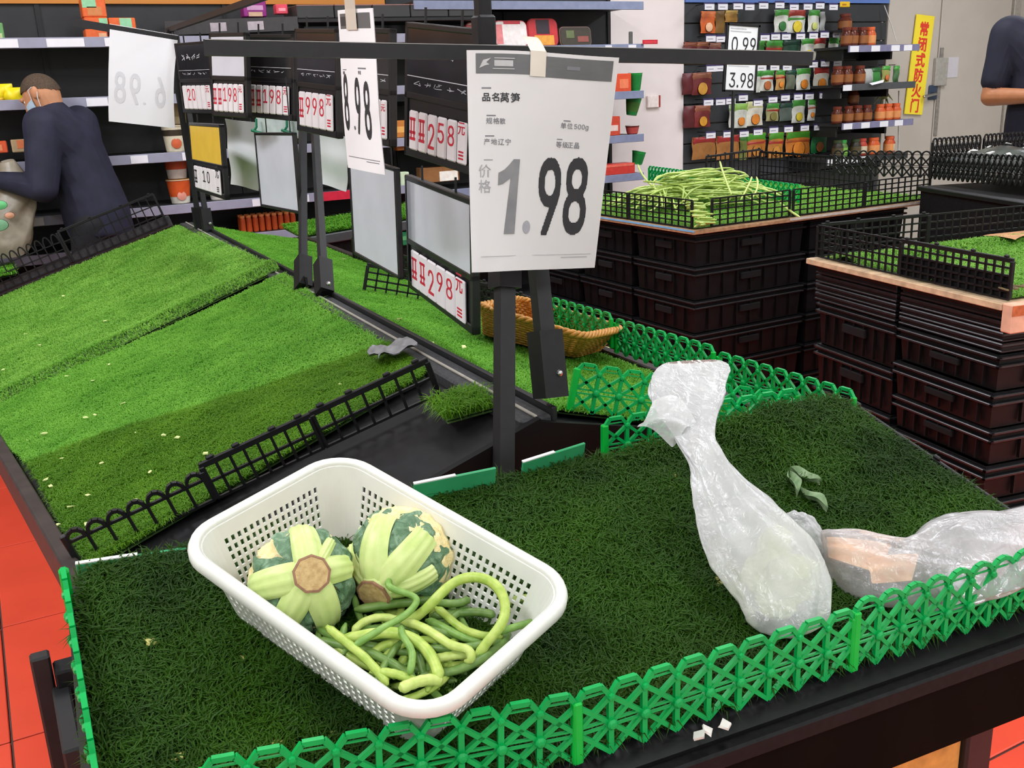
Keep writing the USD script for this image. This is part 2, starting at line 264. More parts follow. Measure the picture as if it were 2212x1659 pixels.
TAGW = M('price_tag_card', C(232, 230, 234), .4, .02)
TAGH = M('purple_tag_holder', C(58, 50, 92), .4, .1)
SCREW = M('bright_steel', C(200, 200, 200), .25, .05, metal=1.)
def mcol(r, g, b, rough=.4, **k):
    return M(f'print_{r}_{g}_{b}', C(r, g, b), rough, k.pop('var', .1), **k)
def turf_mat(name, a, b, c):
    n = {'ge': ('geometry', {}), 'n': ('noise_texture', {'scale': 7., 'detail': 5.}), 'ad': ('math', {'math_type': 'multiply_add', 'value2': .55}),
         'sc': ('math', {'math_type': 'multiply', 'value2': .55}),
         'r': ('rgb_ramp', {'ramp': [(.15, a), (.5, b), (.85, c)]}), 'p': ('principled_bsdf', {'roughness': .55, 'specular_ior_level': .25}),
         't': ('translucent_bsdf', {}), 'm': ('mix_closure', {'fac': .45})}
    L = [('ge.position', 'n.vector'), ('n.fac', 'sc.value1'), ('ge.random_per_island', 'ad.value1'), ('sc.value', 'ad.value3'), ('ad.value', 'r.fac'),
         ('r.color', 'p.base_color'), ('r.color', 't.color'), ('p.BSDF', 'm.closure1'), ('t.BSDF', 'm.closure2')]
    return usdkit.material(stage, f'/World/Looks/{name}', n, L, surface='m.closure')
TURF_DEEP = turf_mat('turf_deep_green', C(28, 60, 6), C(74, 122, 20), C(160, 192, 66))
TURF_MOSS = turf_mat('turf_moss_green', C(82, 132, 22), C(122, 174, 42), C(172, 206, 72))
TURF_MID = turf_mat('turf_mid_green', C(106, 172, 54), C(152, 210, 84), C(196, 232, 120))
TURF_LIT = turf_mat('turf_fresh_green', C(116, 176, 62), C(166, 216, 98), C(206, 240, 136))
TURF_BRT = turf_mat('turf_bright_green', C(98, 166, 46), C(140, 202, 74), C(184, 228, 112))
BACKING = M('turf_backing', C(62, 92, 36), .9, .4, 80)

# ================================================================ the setting
def plane_z(p, n): 
    p, n = np.array(p), np.array(n)
    return lambda x, y: p[2] - (n[0] * (x - p[0]) + n[1] * (y - p[1])) / n[2]
CN, LN, RN = np.array((-0.015, -0.261, 0.965)), np.array((-0.3019, 0.0099, 0.9533)), np.array((0.2414, -0.0067, 0.9704))
zC, zL, zR = plane_z((0.664, 1.001, 0.765), (-0.015, -0.261, 0.965)), plane_z((0.745, 1.72, 0.88), (-0.3019, 0.0099, 0.9533)), plane_z((0.79, 1.4, 0.875), (0.2414, -0.0067, 0.9704))
XW, XE, YS, YN, HZ = -3.2, 9.6, -3.2, 6.0, 3.4
fl = UsdGeom.Xform.Define(stage, '/World/floor').GetPrim(); tag(fl, kind='structure')
part(fl, 'subfloor', MB().box((XW, YS, -.08), (XE, YN, -.006)), M('floor_joint', C(90, 60, 52), .8), False)
TILES = [M(f'red_floor_tile_{k}', C(*c), .32, .05, 6, spec=.45) for k, c in enumerate(((238, 84, 58), (241, 89, 61), (235, 81, 56)))]
tile = MB().cbox((0, 0, -.006), (.594, .594, 0), .002).arr()
for i in range(21):
    for j in range(15):
        x, y = -3.13 + .6 * i, -3.09 + .6 * j
        if -1.4 < x < 3.5 and -.2 < y < 6 and not (.2 < x < .8 and 1.3 < y < 4.2):      # the tiles near what is seen; the rest of the floor below
            part(fl, 'tile', (tile[0] + np.array([x, y, 0]), tile[1]), TILES[rnd.randrange(3)], False)
m = MB()
for lo, hi in (((XW, YS), (-1.33, YN)), ((3.475, YS), (XE, YN)), ((-1.33, YS), (3.475, -.09))): m.box((*lo, -.006), (*hi, -.0005))
part(fl, 'far_flooring', m, M('cream_floor_tile', C(196, 190, 178), .35, .05, 6), False)
struct('ceiling', MB().box((XW, YS, HZ), (XE, YN, HZ + .1)), M('ceiling_paint', C(214, 214, 210), .8))
struct('wall_left', MB().box((XW - .1, YS, 0), (XW, YN, HZ)), M('side_wall_paint', C(196, 194, 188), .8))
struct('wall_right', MB().box((XE, YS, 0), (XE + .1, YN, HZ)), M('side_wall_paint', C(196, 194, 188), .8))
struct('wall_front', MB().box((XW, YS - .1, 0), (XE, YS, HZ)), M('side_wall_paint', C(196, 194, 188), .8))
XD = (6.69,5.98,1.6322)[0]                                                            # right end of the dark shelving wall
XC0, XC1 = (4.033,5.95,1.3659)[0], (4.6537,5.95,1.3438)[0]
struct('wall_back', MB().box((XW, YN, 0), (XE, YN + .12, HZ)), M('back_wall_paint', C(190, 181, 170), .6, .03, 3))
struct('column', MB().cbox((XC0 - .25, 5.93, 0), (XC1, 6.0, HZ), .015), M('white_column_sheet', C(240, 228, 224), .18, .03, 5, bump=.5, bscale=4, spec=.5), 20)
XA1_ = (2.3626,5.5,1.1564)[0]
# orange band over the long shelf, blue band over the peg wall
zo = (0.9613,5.9,1.9291)[2]; zb = (5.6019,5.93,1.9547)[2]
struct('trim_1', MB().box((XW, 5.88, zo), (XA1_, 5.99, zo + .4)), M('orange_band', C(206, 132, 52), .5, .04, 4))
struct('trim_2', MB().box((XC1, 5.93, zb), (XD, 5.98, zb + .5)), M('blue_band', C(92, 122, 186), .5, .06, 4))
# grey steel fire door in two leaves
door = UsdGeom.Xform.Define(stage, '/World/door_1').GetPrim(); tag(door, kind='structure')
DG = M('door_grey_paint', C(194, 184, 172), .45, .04, 4)
xs = (7.3255,5.95,1.3798)[0]; xr = (8.2389,5.95,1.6069)[0]
part(door, 'leaf', MB().cbox((XD + .02, 5.945, .02), (xs - .008, 5.99, 2.6), .004), DG, False)
part(door, 'leaf', MB().cbox((xs + .008, 5.945, .02), (xr - .02, 5.99, 2.6), .004), DG, False)
part(door, 'frame', MB().cbox((xr, 5.93, 0), (xr + .09, 5.995, 2.7), .006).cbox((XD - .06, 5.93, 2.62), (xr + .09, 5.995, 2.7), .006), M('door_frame_paint', C(168, 160, 148), .5), False)
p = (7.2514,5.93,1.2206)
m = MB().tube([(p[0] + .03, 5.945, p[2] + .02), (p[0] + .03, 5.90, p[2] + .02), (p[0] - .13, 5.89, p[2])], .013, 8)
hd = part(door, 'handle', m, SCREW, True, 'chrome lever handle')
part(door, 'handle_rose', MB().cbox((p[0] - .02, 5.925, p[2] - .03), (p[0] + .08, 5.946, p[2] + .09), .008), M('blue_grey_lock', C(52, 66, 86), .4), 30)
a, b = (7.2708,5.92,1.5283), (7.4012,5.92,1.3017)
part(door, 'security_plate', MB().cbox((a[0], 5.91, b[2]), (b[0] + .02, 5.946, a[2]), .006), M('dull_plate', C(168, 163, 154), .4), 30)
a, b = (7.3606,5.92,1.5376), (7.4758,5.92,0.8895)
part(door, 'astragal', MB().cbox((a[0] - .02, 5.935, b[2]), (a[0] + .02, 5.946, b[2] + .72), .003), M('worn_strip', C(138, 132, 124), .7, .25, 30), 30)
a, b = (7.3978,5.94,1.5304), (7.5815,5.94,1.3646)
n_ = thing('door_notice', 'small blank white paper notice taped to the grey steel door', 'notice')
part(n_, 'paper', MB().box((a[0], 5.941, b[2]), (b[0], 5.9445, a[2])), M('notice_paper', C(208, 203, 208), .6, .03), False)
# yellow fire-door sign with red characters
tl, bl, br = np.array((6.9721,5.93,1.8748)), np.array((6.946,5.93,1.091)), np.array((7.1604,5.93,1.0737))
S = FR(bl, br - bl, tl - bl); w, h = np.linalg.norm(br - bl), np.linalg.norm(tl - bl)
sg_ = thing('fire_door_sign', 'tall narrow yellow sign with six red Chinese characters on the grey door', 'sign', S)
part(sg_, 'panel', MB().box((0, -.004, 0), (w, .004, h)), M('sign_yellow', C(250, 226, 58), .4, .03, 4), False)
v, f = glyph_vf('常闭式防火门', w * .53, .001, True, gap=h * .93 / 6 / (w * .53))
part(sg_, 'lettering', MB().add(v, f, T(w * .24, -.0045, h * .95 - w * .5) @ STAND), M('sign_red', C(226, 66, 44), .5), False)

# ================================================================ the near produce stand (sloped end) and the ridged island behind it
CBL, CBR = np.array((0.0325,1.2769,0.8298)), np.array((1.3083,1.2047,0.8301))                # back corners of the sloped top
FA, FB = np.array((0.4694,0.7748,0.7008)), np.array((0.8488,0.7472,0.6992))               # two points on the foot of the front fence
fd = (FB - FA) / (FB[0] - FA[0])
CFL, CFR = FA + fd * (-.004 - FA[0]), FA + fd * (1.352 - FA[0])
CNn = CN / np.linalg.norm(CN)
def quad(a, b, c, d, t, nrm):
    """a plate of thickness t under the four corners"""
    P = np.array([a, b, c, d], float); Q = P - np.asarray(nrm) * t
    f = [(0, 1, 2), (0, 2, 3), (4, 6, 5), (4, 7, 6)]
    for i in range(4):
        j = (i + 1) % 4; f += [(i, 4 + i, 4 + j), (i, 4 + j, j)]
    return np.vstack([P, Q]), np.array(f)
stand = thing('produce_stand', 'black sloped produce stand with a dark brown front board in the foreground', 'display stand')
up = CNn * -.012
fy = (FA[1] + FB[1]) / 2
e_ = np.array([0, -.024, 0])
part(stand, 'deck', MB().add(*quad(CFL + up + e_, CFR + up + e_, CBR + up, CBL + up, .016, CNn)), BLK, False)
zf = float(FA[2] + FB[2]) / 2 - .016
FL, FRt = CFL + e_, CFR + e_
X = FR(FL + np.array([0, 0, -.03]), FRt - FL, (0, 0, 1)); Lw = np.linalg.norm(FRt - FL)
part(stand, 'front_lip', MB().cbox((-.01, -.012, -.012), (Lw + .01, .02, .012), .003, X), M('lip_black', C(14, 14, 14), .6, .5, 120, spec=.2), 30)
part(stand, 'front_board', MB().cbox((0, .002, (0.9842,0.7,0.5791)[2] - zf - .012), (Lw, .018, -.0125), .002, X), M('dark_brown_board', C(15, 9, 5), .8, .2, 8, spec=.06), False)
for q in (.0,):
    part(stand, 'leg', MB().cbox((q + .0, .03, -zf + .03), (q + .05, .08, -.05), .004, X), BLKM, 30)
a, b = (0.8348,0.83,0.5013), (1.1988,0.83,0.4085)
part(stand, 'lower_panel', MB().cbox((.985, .80, .10), (1.155, .82, .545), .003), WOODO, False, 'orange wooden lower panel')
a, b = (1.1614,0.8,0.446), (1.2336,0.8,0.4263)
part(stand, 'leg', MB().cbox((1.156, .79, 0), (1.215, .84, .545), .004), BLKM, 30)
for s_, P, Q in ((0, CFL, CBL), (1, CFR, CBR)):
    P, Q = P + up * 1.3, Q + up * 1.3; o = np.array([-.012, 0, 0]) if s_ == 0 else np.array([.012, 0, 0])
    v = np.array([P, Q, Q - [0, 0, .05], P - [0, 0, .05]]); v = np.vstack([v, v + o])
    f = [(0, 1, 2), (0, 2, 3), (4, 6, 5), (4, 7, 6)] + [t for i in range(4) for j in ((i + 1) % 4,) for t in ((i, 4 + i, 4 + j), (i, 4 + j, j))]
    part(stand, 'side_board', (v, np.array(f)), M('dusty_side_board', C(48, 46, 40), .7, .3, 30), False)
# upright square posts at the stand's outer corner
p = np.array((-0.025,1.4235,0.665))
part(stand, 'post', MB().cbox(p + [-.014, -.024, -.62], p + [.012, .0, 0], .003), BLKM, 30)
p2 = np.array((0.0061,1.4318,0.645))
part(stand, 'post', MB().cbox(p2 + [-.018, -.05, -.62], p2 + [.014, -.01, 0], .003), BLKD, 30)
part(stand, 'post', MB().cbox((p[0] + .006, p[1] - .20, .02), (p[0] + .03, p[1] - .03, p[2] - .045), .003), BLKM, 30)

# ---- the island
ridge = lambda y: np.array([.758 + .0255 * (y - 1.34), y, 0])
lowL = lambda y: np.array([.05 - .0944 * (y - 1.72), y, 0])
lowR = lambda y: np.array([1.345 + .006 * (y - 1.3), y, 0])
def onL(p, o=0): return np.array([p[0], p[1], zL(p[0], p[1]) + o])
def onR(p, o=0): return np.array([p[0], p[1], zR(p[0], p[1]) + o])
Y0, Y1 = 1.35, 4.72
isl = thing('produce_island', 'long black double-sloped produce island with a bare front end and ridge beam', 'display island')
dl, dr = -.016, -.016
part(isl, 'left_deck', MB().add(*quad(onL(lowL(Y0), dl), onL(ridge(Y0), dl), onL(ridge(Y1), dl), onL(lowL(Y1), dl), .018, (0, 0, 1))), M('bare_black_deck', C(20, 20, 21), .6, .3, 40, spec=.2), False)
part(isl, 'right_deck', MB().add(*quad(onR(ridge(Y0), dr), onR(lowR(Y0), dr), onR(lowR(Y1), dr), onR(ridge(Y1), dr), .018, (0, 0, 1))), BLKM, False)
for side, fn, lo in (('left', onL, lowL), ('right', onR, lowR)):
    a, b = fn(lo(Y0), -.004), fn(ridge(Y0), -.004)
    P = np.array([a * [1, 1, 0] + [0, 0, .02], b * [1, 1, 0] + [0, 0, .02], b, a])
    if side == 'right': P = P[::-1]
    part(isl, 'end_panel', MB().add(*quad(*(P + [0, -.014, 0]), .014, (0, -1, 0))), M('end_panel_black', C(9, 9, 9), .6, .2, 20, spec=.15), False)
    a, b = fn(lo(Y0)), fn(lo(Y1)); o = -.03 if side == 'left' else .03
    d = b - a; Xs = FR(a, d, (0, 0, 1)); L = np.linalg.norm(d)
    sgn = 1 if side == 'left' else -1
    part(isl, 'side_board', MB().cbox((-.02, min(0, .028 * sgn), -.05), (L, max(0, .028 * sgn), .018), .003, Xs), M('worn_brown_edge', C(46, 38, 34), .55, .35, 20), False)
a, b = ridge(Y0) + [0, 0, .882], ridge(Y1) + [0, 0, .885]
Xr = FR(a, b - a, (0, 0, 1)); L = np.linalg.norm(b - a)
part(isl, 'ridge_beam', MB().cbox((.0, -.030, -.05), (L, .030, .0), .004, Xr), GUT, False, 'grey-black ridge beam')
part(isl, 'beam_edge', MB().cbox((.0, -.002, .0), (L, .004, .004), .001, Xr), M('pale_edge_strip', C(150, 146, 134), .6), False, 'pale metal strip along the beam')
part(isl, 'beam_flange', MB().cbox((.0, -.040, -.03), (L, -.030, .012), .002, Xr), BLKM, False)
for y in (1.5, 3.0, 4.5):
    for q in (lowL(y) + [.30, 0, 0], lowR(y) + [-.06, 0, 0]):
        part(isl, 'leg', MB().cbox((q[0] - .025, y - .025, 0), (q[0] + .025, y + .025, .62), .004), BLKM, 30)
# silvery torn tape end on the ridge
q = np.array((0.7127,1.8671,0.8808))
m = MB(); v, f = grid_vf(10, 6, lambda u, v: np.stack([q[0] - .045 + .09 * u + .006 * np.sin(9 * v), q[1] - .03 + .07 * v + .01 * np.sin(7 * u), q[2] + .012 + .018 * u + .006 * np.sin(11 * u + 6 * v)], 1)); m.add(v, f); m.add(v - [0, 0, .002], f[:, ::-1])
solo('grey_tape_scrap', m, M('silver_grey_tape', C(120, 120, 120), .4, .25, 60), 'torn scrap of grey tape stuck on the ridge beam by the bare black end', 'tape', True)

# ---- artificial turf
def turf(name, label, q, mat, nb, ln, wd, seed, nrm, bulge=None, lean=1.4, base_t=.006):
    """a mat over the quad a, b, c, d (bilinear), with its blades"""
    a, b, c, d = (np.array(k, float) for k in q); nrm = np.array(nrm) / np.linalg.norm(nrm)
    bl = bulge or (lambda u, v: 0 * u)
    def pos(u, v):
        u, v = u[:, None], v[:, None]
        P = (a * (1 - u) + b * u) * (1 - v) + (d * (1 - u) + c * u) * v
        return P + nrm * bl(u[:, 0], v[:, 0])[:, None]
    th = thing(name, label, 'artificial turf')
    P, F = grid_vf(36, 36, pos); m = MB().add(P, F); m.add(P - nrm * base_t, F[:, ::-1])
    part(th, 'backing', m, BACKING, True)
    r = np.random.default_rng(seed)
    u, v = r.random(nb), r.random(nb)
    # keep the edge a little ragged
    u = np.clip(u + r.normal(0, .003, nb), -.004, 1.004); v = np.clip(v + r.normal(0, .003, nb), -.004, 1.004)
    O = pos(u, v)
    az = r.random(nb) * 2 * PI; t1 = np.cross(nrm, (0, 1, 0)); t1 /= np.linalg.norm(t1); t2 = np.cross(nrm, t1)
    clump = meshkit.noise(O * 45., seed)[:, None]
    dr = np.cos(az)[:, None] * t1 + np.sin(az)[:, None] * t2
    wv = -np.sin(az)[:, None] * t1 + np.cos(az)[:, None] * t2
    L = ln * (.55 + .7 * r.random(nb))[:, None] * (.7 + .6 * clump); k = (lean * (.4 + .9 * r.random(nb)))[:, None]
    mid = O + nrm * L * .55 + dr * L * k * .35
    tip = O + nrm * L * np.maximum(.95 - .42 * k, .12) + dr * L * np.minimum(k, 1.1)
    w = wd * (.6 + .7 * r.random(nb))[:, None] * .5
    V = np.stack([O - wv * w, O + wv * w, mid + wv * w * .8, mid - wv * w * .8, tip], 1).reshape(-1, 3)
    i = np.arange(nb)[:, None] * 5
    F = np.hstack([i, i + 1, i + 2, i, i + 2, i + 3, i + 3, i + 2, i + 4]).reshape(-1, 3)
    part(th, 'pile', (V, F), mat, False, kind='stuff')
    return th, pos
def hump(u, v):
    return .030 * np.exp(-((u - .86) / .16) ** 2) * np.clip((v - .25) / .75, 0, 1) ** 1.5 + .004 * np.sin(9 * u + 5 * v) * v - .05 * np.clip((u - .975) / .025, 0, 1) ** 2 * 1.0 + .006 * np.exp(-((u - .3) / .2) ** 2) * np.sin(PI * v)
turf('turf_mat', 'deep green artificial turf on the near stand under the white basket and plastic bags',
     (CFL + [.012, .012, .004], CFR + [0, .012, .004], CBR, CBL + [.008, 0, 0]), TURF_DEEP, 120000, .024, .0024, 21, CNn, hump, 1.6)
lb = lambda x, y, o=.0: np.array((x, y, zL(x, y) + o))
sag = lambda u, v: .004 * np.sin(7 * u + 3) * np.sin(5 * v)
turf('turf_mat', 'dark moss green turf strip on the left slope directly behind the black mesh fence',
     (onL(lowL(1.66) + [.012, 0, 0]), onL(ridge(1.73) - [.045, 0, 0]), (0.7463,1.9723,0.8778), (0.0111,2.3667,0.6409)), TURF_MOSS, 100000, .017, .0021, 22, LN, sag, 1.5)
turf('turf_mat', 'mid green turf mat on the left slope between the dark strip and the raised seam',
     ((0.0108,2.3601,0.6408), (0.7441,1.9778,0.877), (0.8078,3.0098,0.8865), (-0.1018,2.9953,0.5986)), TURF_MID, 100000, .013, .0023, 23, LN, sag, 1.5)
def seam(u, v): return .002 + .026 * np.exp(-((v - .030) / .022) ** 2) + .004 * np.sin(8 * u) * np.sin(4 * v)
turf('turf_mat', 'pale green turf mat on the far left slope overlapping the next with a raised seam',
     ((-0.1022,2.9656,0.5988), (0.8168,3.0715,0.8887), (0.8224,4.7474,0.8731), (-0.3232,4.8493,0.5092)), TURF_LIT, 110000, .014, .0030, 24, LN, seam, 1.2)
def rb(u, v): return .004 * np.sin(6 * u + 2) * np.sin(9 * v)
turf('turf_mat', 'bright green turf on the right slope running behind the sign posts under the wicker basket',
     (onR(ridge(1.42) + [.05, 0, 0]), onR(lowR(1.30) + [-.012, 0, 0]), onR(lowR(4.6) + [-.012, 0, 0]), onR(ridge(4.6) + [.05, 0, 0])), TURF_BRT, 150000, .015, .0028, 25, RN, rb, 1.5)
# tuft of loose turf in the black end
q = np.array((0.6959,1.503,0.8667))
turf('turf_scrap', 'small ragged scrap of turf lying on the bare black end near the ridge',
     (q + [-.05, -.04, 0], q + [.04, -.05, .01], q + [.045, .035, .015], q + [-.04, .045, .005]), TURF_MOSS, 1200, .03, .002, 26, LN, None, 1.3)

# ---- green plastic edging boards along the back of the near stand
gb = M('green_edging_board', C(52, 150, 96), .35, .1, 20)
for (p0, p1, hh, o, lab) in (((0.0371,1.2778,0.8301), (0.1849,1.2536,0.8259), .012, .004, 'thin green edging board with a white top at the left back of the near turf'),
                            ((0.4857,1.2277,0.8235), (0.6143,1.2194,0.8233), .046, .004, 'green edging board behind the white basket beside the sign post'),
                            ((0.6652,1.2279,0.8264), (0.7832,1.237,0.8307), .036, .010, 'short green edging board right of the sign post foot')):
    p0, p1 = np.array(p0), np.array(p1); Xb = FR(p0 + [0, .012, 0], p1 - p0, (0, -.25, 1)); L = np.linalg.norm(p1 - p0)
    t = thing('edging_board', lab, 'board', Xb)
    part(t, 'board', MB().cbox((0, -.002, -.03), (L, .003, hh), .001), gb, False)
    part(t, 'top_edge', MB().box((0, -.0022, hh), (L * .5, .0032, hh + .0018)), M('white_board_edge', C(225, 228, 220), .5), False, 'white cut edge')

# ---- fence panels
def fence_lattice(name, label, cat_group, n, L, H, mat, clip, X, arch='hat', t=.0055):
    """moulded edging: posts, crossing struts, double mid rail, studs and a row of arches"""
    th = thing(name, label, 'fence panel', X, cat_group)
    c = L / n; m = MB(); w = .0052; zt = H * .80; zm = H * .42
    Y = (0, 1, 0)
    bar = lambda mm, p, q, ww=w, tt=t: mm.bar((p[0], 0, p[1]), (q[0], 0, q[1]), tt, ww, (0, 0, 1)) if abs(p[0] - q[0]) < 1e-6 else mm.bar((p[0], 0, p[1]), (q[0], 0, q[1]), tt, ww)
    for i in range(n + 1):
        x = i * c
        if 0 < i < n: bar(m, (x, 0), (x, zt), w * 1.25)
        if i < n:
            bar(m, (x, zm), (x + c, zt)); bar(m, (x, zt), (x + c, zm)); bar(m, (x, 0), (x + c, zm)); bar(m, (x, zm), (x + c, 0))
    part(th, 'lattice', m, mat, False)
    m = MB()
    for i in range(n):
        x = i * c
        if arch == 'hat': P = [(x, zt), (x + c * .25, H * .965), (x + c * .25, H * .965), (x + c * .75, H * .965), (x + c, zt)]
        else: P = [(x + c / 2 - c / 2 * math.cos(a), zt + (H - zt) * math.sin(a)) for a in np.linspace(0, PI, 7)]
        for p, q in zip(P[:-1], P[1:]):
            if p != q: bar(m, p, q, w * 1.1, t * 1.1)
        bar(m, (x + c * .1, zt + (H - zt) * .35), (x + c * .9, zt + (H - zt) * .35), .002, .002)
    part(th, 'top_arches', m, mat, False)
    for z in (zm - .0035, zm + .0035): part(th, 'mid_rail', MB().bar((0, 0, z), (L, 0, z), .003, .0026), mat, False)
    m = MB()
    st = lathe_vf([(.0065, 0), (.0065, .003), (.004, .0055), (0, .0062)], 10)
    for i in range(1, n): m.add(*st, T(i * c, -t / 2, zm) @ RX(90)); m.add(*lathe_vf([(.005, 0), (.004, .003), (0, .004)], 8), T(i * c, -t / 2, zt) @ RX(90))
    part(th, 'studs', m, mat, 30, None, 'stuff')
    part(th, 'end_post', MB().cbox((-.004, -.006, 0), (.007, .006, zt + .006), .002), clip, False)
    part(th, 'end_post', MB().cbox((L - .006, -.005, 0), (L + .004, .005, zt + .004), .002), clip, False)
    return th
def fence_grid(name, label, group, n, rows, L, H, mat, X, solid_top=True, arches=0, t=.005, solid_low=0):
    """square-mesh edging with a solid top bar and knobs, or with a row of arches"""
    th = thing(name, label, 'fence panel', X, group)
    m = MB(); w = .005; hh = H - (.0 if not arches else H * .3); r0 = hh / rows
    for i in range(n + 1): m.bar((i * L / n, 0, 0), (i * L / n, 0, hh), t, w)
    for k in range(rows + 1): m.bar((0, 0, k * r0), (L, 0, k * r0), t, w)
    if solid_low: part(th, 'backing_strip', MB().box((0, -.0075, 0), (L, -.005, solid_low * r0 - .004)), BLKD, False)
    part(th, 'mesh_grid', m, mat, False)
    m = MB()
    if arches:
        c = L / arches
        for i in range(arches):
            P = [(i * c + c / 2 - c * .42 * math.cos(a), hh + H * .3 * math.sin(a)) for a in np.linspace(0, PI, 7)]
            for p, q in zip(P[:-1], P[1:]): m.bar((p[0], 0, p[1]), (q[0], 0, q[1]), t * 1.5, w * 1.2)
        part(th, 'top_arches', m, mat, False)
    elif solid_top:
        m.cbox((-.003, -t * .7, hh - .006), (L + .003, t * .7, hh + .006), .0015)
        for q in (.02, L * .33, L * .66, L - .02): m.cbox((q - .007, -t * .8, hh + .005), (q + .007, t * .8, hh + .012), .002)
        part(th, 'top_bar', m, mat, False)
    part(th, 'end_post', MB().cbox((-.005, -t, 0), (.005, t, H - .002), .0015), mat, False)
    part(th, 'end_post', MB().cbox((L - .005, -t, 0), (L + .005, t, H - .002), .0015), mat, False)
    return th
GF = 'green lattice edging panels'
d3 = np.array([fd[0], fd[1], fd[2]]); PL = .382; dn = d3 / np.linalg.norm(d3)
fence0 = None
fl0 = np.array((0.1195,0.8471,0.7149)); dl0 = fl0 - FA; dl0 /= np.linalg.norm(dl0)
for k, lab in ((-1, 'green lattice fence panel at the front edge, nearest the white basket'), (0, 'green lattice fence panel at the middle of the front edge before the tall bag'),
               (1, 'green lattice fence panel at the right of the front edge before the lying bag')):
    o = FA + dn * PL * k + np.array([0, 0, .002]); Xf = FR(o, dn, (0, 0, 1))
    if k == -1: Xf = FR(FA + dl0 * PL + [0, 0, .002], -dl0, (0, 0, 1))
    if k == 1: fence_lattice('fence_panel', lab, GF, 10, PL, .094, GREEN, GREEN2, Xf, 'round')
    elif fence0 is None: fence0 = fence_lattice('fence_panel', lab, GF, 9, PL, .088, GREEN, GREEN2, Xf)
    else: dup(fence0, lab, Xf, GF)
# left side of the near stand: seen along its edge
p0, p1 = np.array((0.0128,0.9818,0.7497)), np.array((0.0218,1.2534,0.8233))
dup(fence0, 'green lattice fence panel along the left side of the near stand', FR(p1 + (p0 - p1) / np.linalg.norm(p0 - p1) * .0 + [0, 0, -.035], p0 - p1, (0, 0, 1)), GF)
# right edge of the island, near part green, far part black
for k in range(3):
    y = 1.185 + k * (PL + .004); a, b = onR(lowR(y + PL), .030) - [.02, 0, 0], onR(lowR(y), .042) - [.03, 0, 0]
    dup(fence0, ('green lattice fence panel on the right island edge, at the corner with the near turf', 'green lattice fence panel on the right island edge beside the turf and bag mouth', 'green lattice fence panel on the right island edge beside the wicker basket')[k], FR(a + [0, 0, .004], b - a, (0, 0, 1)), GF)
bf = None
for k in range(4):
    y = 1.185 + 3 * (PL + .004) + k * .40; a, b = onR(lowR(y + .39)), onR(lowR(y)); Xf = FR(a + [0, 0, .004], b - a, (0, 0, 1))
    lab = ('black mesh fence panel on the right island edge just behind the wicker basket', 'black mesh fence panel on the right island edge under the large price sign', 'black mesh fence panel on the far right island edge behind the boards', 'black mesh fence panel at the far end of the right island edge')[k]
    if bf is None: bf = fence_grid('fence_panel', lab, 'black mesh edging panels', 12, 4, .39, .085, BLK, Xf)
    else: dup(bf, lab, Xf)
a, b = np.array((0.855,1.4074,0.861)), np.array((1.0098,1.357,0.8221))
dup(fence0, 'green lattice fence panel standing across the right slope by the bare black end', FR(a, b - a, (0, .05, 1)), GF)
a, b = np.array((0.8349,1.2325,0.8303)), np.array((1.1088,1.2026,0.8264))
dup(fence0, 'green lattice fence panel behind the top edge of the near turf, behind the bag mouth', FR(a + [0, .035, -.03], b - a, (0, 0, 1)), GF)
# black fence across the right slope
a, b = np.array((0.99,2.8001,0.8369)), np.array((1.1389,2.7325,0.7994)); d = (b - a) / np.linalg.norm(b - a)
dup(bf, 'black mesh fence panel across the bright right slope under the tall whiteboard', FR(a, d, (0, .06, 1)), 'black mesh edging panels')
# black fence along the front of the left slope: an arched piece and two mesh pieces
a, b = np.array((0.0553,1.6971,0.6639)), np.array((0.6954,1.6122,0.8675)); d = (b - a); L = np.linalg.norm(d); d /= L
zup = (0, -.1, 1)
fence_grid('fence_panel', 'black arched fence panel on the left slope front, left of the white basket', 'black fence on the left slope', 7, 1, L * .36, .062, BLK, FR(a, d, zup), False, 7, .006)
fence_grid('fence_panel', 'black mesh fence panel on the left slope front, behind the white basket', 'black fence on the left slope', 8, 2, L * .30, .070, BLK, FR(a + d * L * .365, d, zup))
fence_grid('fence_panel', 'black mesh fence panel on the left slope front, ending at the ridge', 'black fence on the left slope', 7, 2, L * .335, .072, BLK, FR(a + d * L * .67, d, zup))
# far end of the left slope
a, b = np.array((-0.0788,5.0089,0.5849)), np.array((0.8175,4.929,0.8696)); d = b - a; L = np.linalg.norm(d); d /= L
solo('end_board', MB().cbox((0, 0, -.02), (L, .03, .035), .004, FR(a + [0, .01, 0], d, (0, 0, 1))), GUT, 'grey-black board closing the far end of the left slope', 'board', False)
for k in range(2):
    fence_grid('fence_panel', ('black mesh fence panel at the far end of the left slope, nearest the picture edge', 'black mesh fence panel at the far end of the left slope, by the stooping man')[k], 'far black fence', 12, 3, L * .48, .15, BLK,
               FR(a + d * L * (.005 + .49 * k) + [0, .005, .0], d, (0, 0, 1)), k == 1, 0 if k else 12)
turf('turf_mat', 'yellow-green turf patch beyond the far fence at the left', ((-1.0, 4.98, .60), (.12, 4.98, .70), (.12, 5.36, .70), (-1.0, 5.36, .60)), TURF_BRT, 12000, .02, .005, 28, (0, 0, 1))
solo('far_display', MB().cbox((-1.02, 4.97, .0), (.14, 5.38, .585), .006), BLKD, 'low black display base beyond the far fence at the left', 'display stand', False)
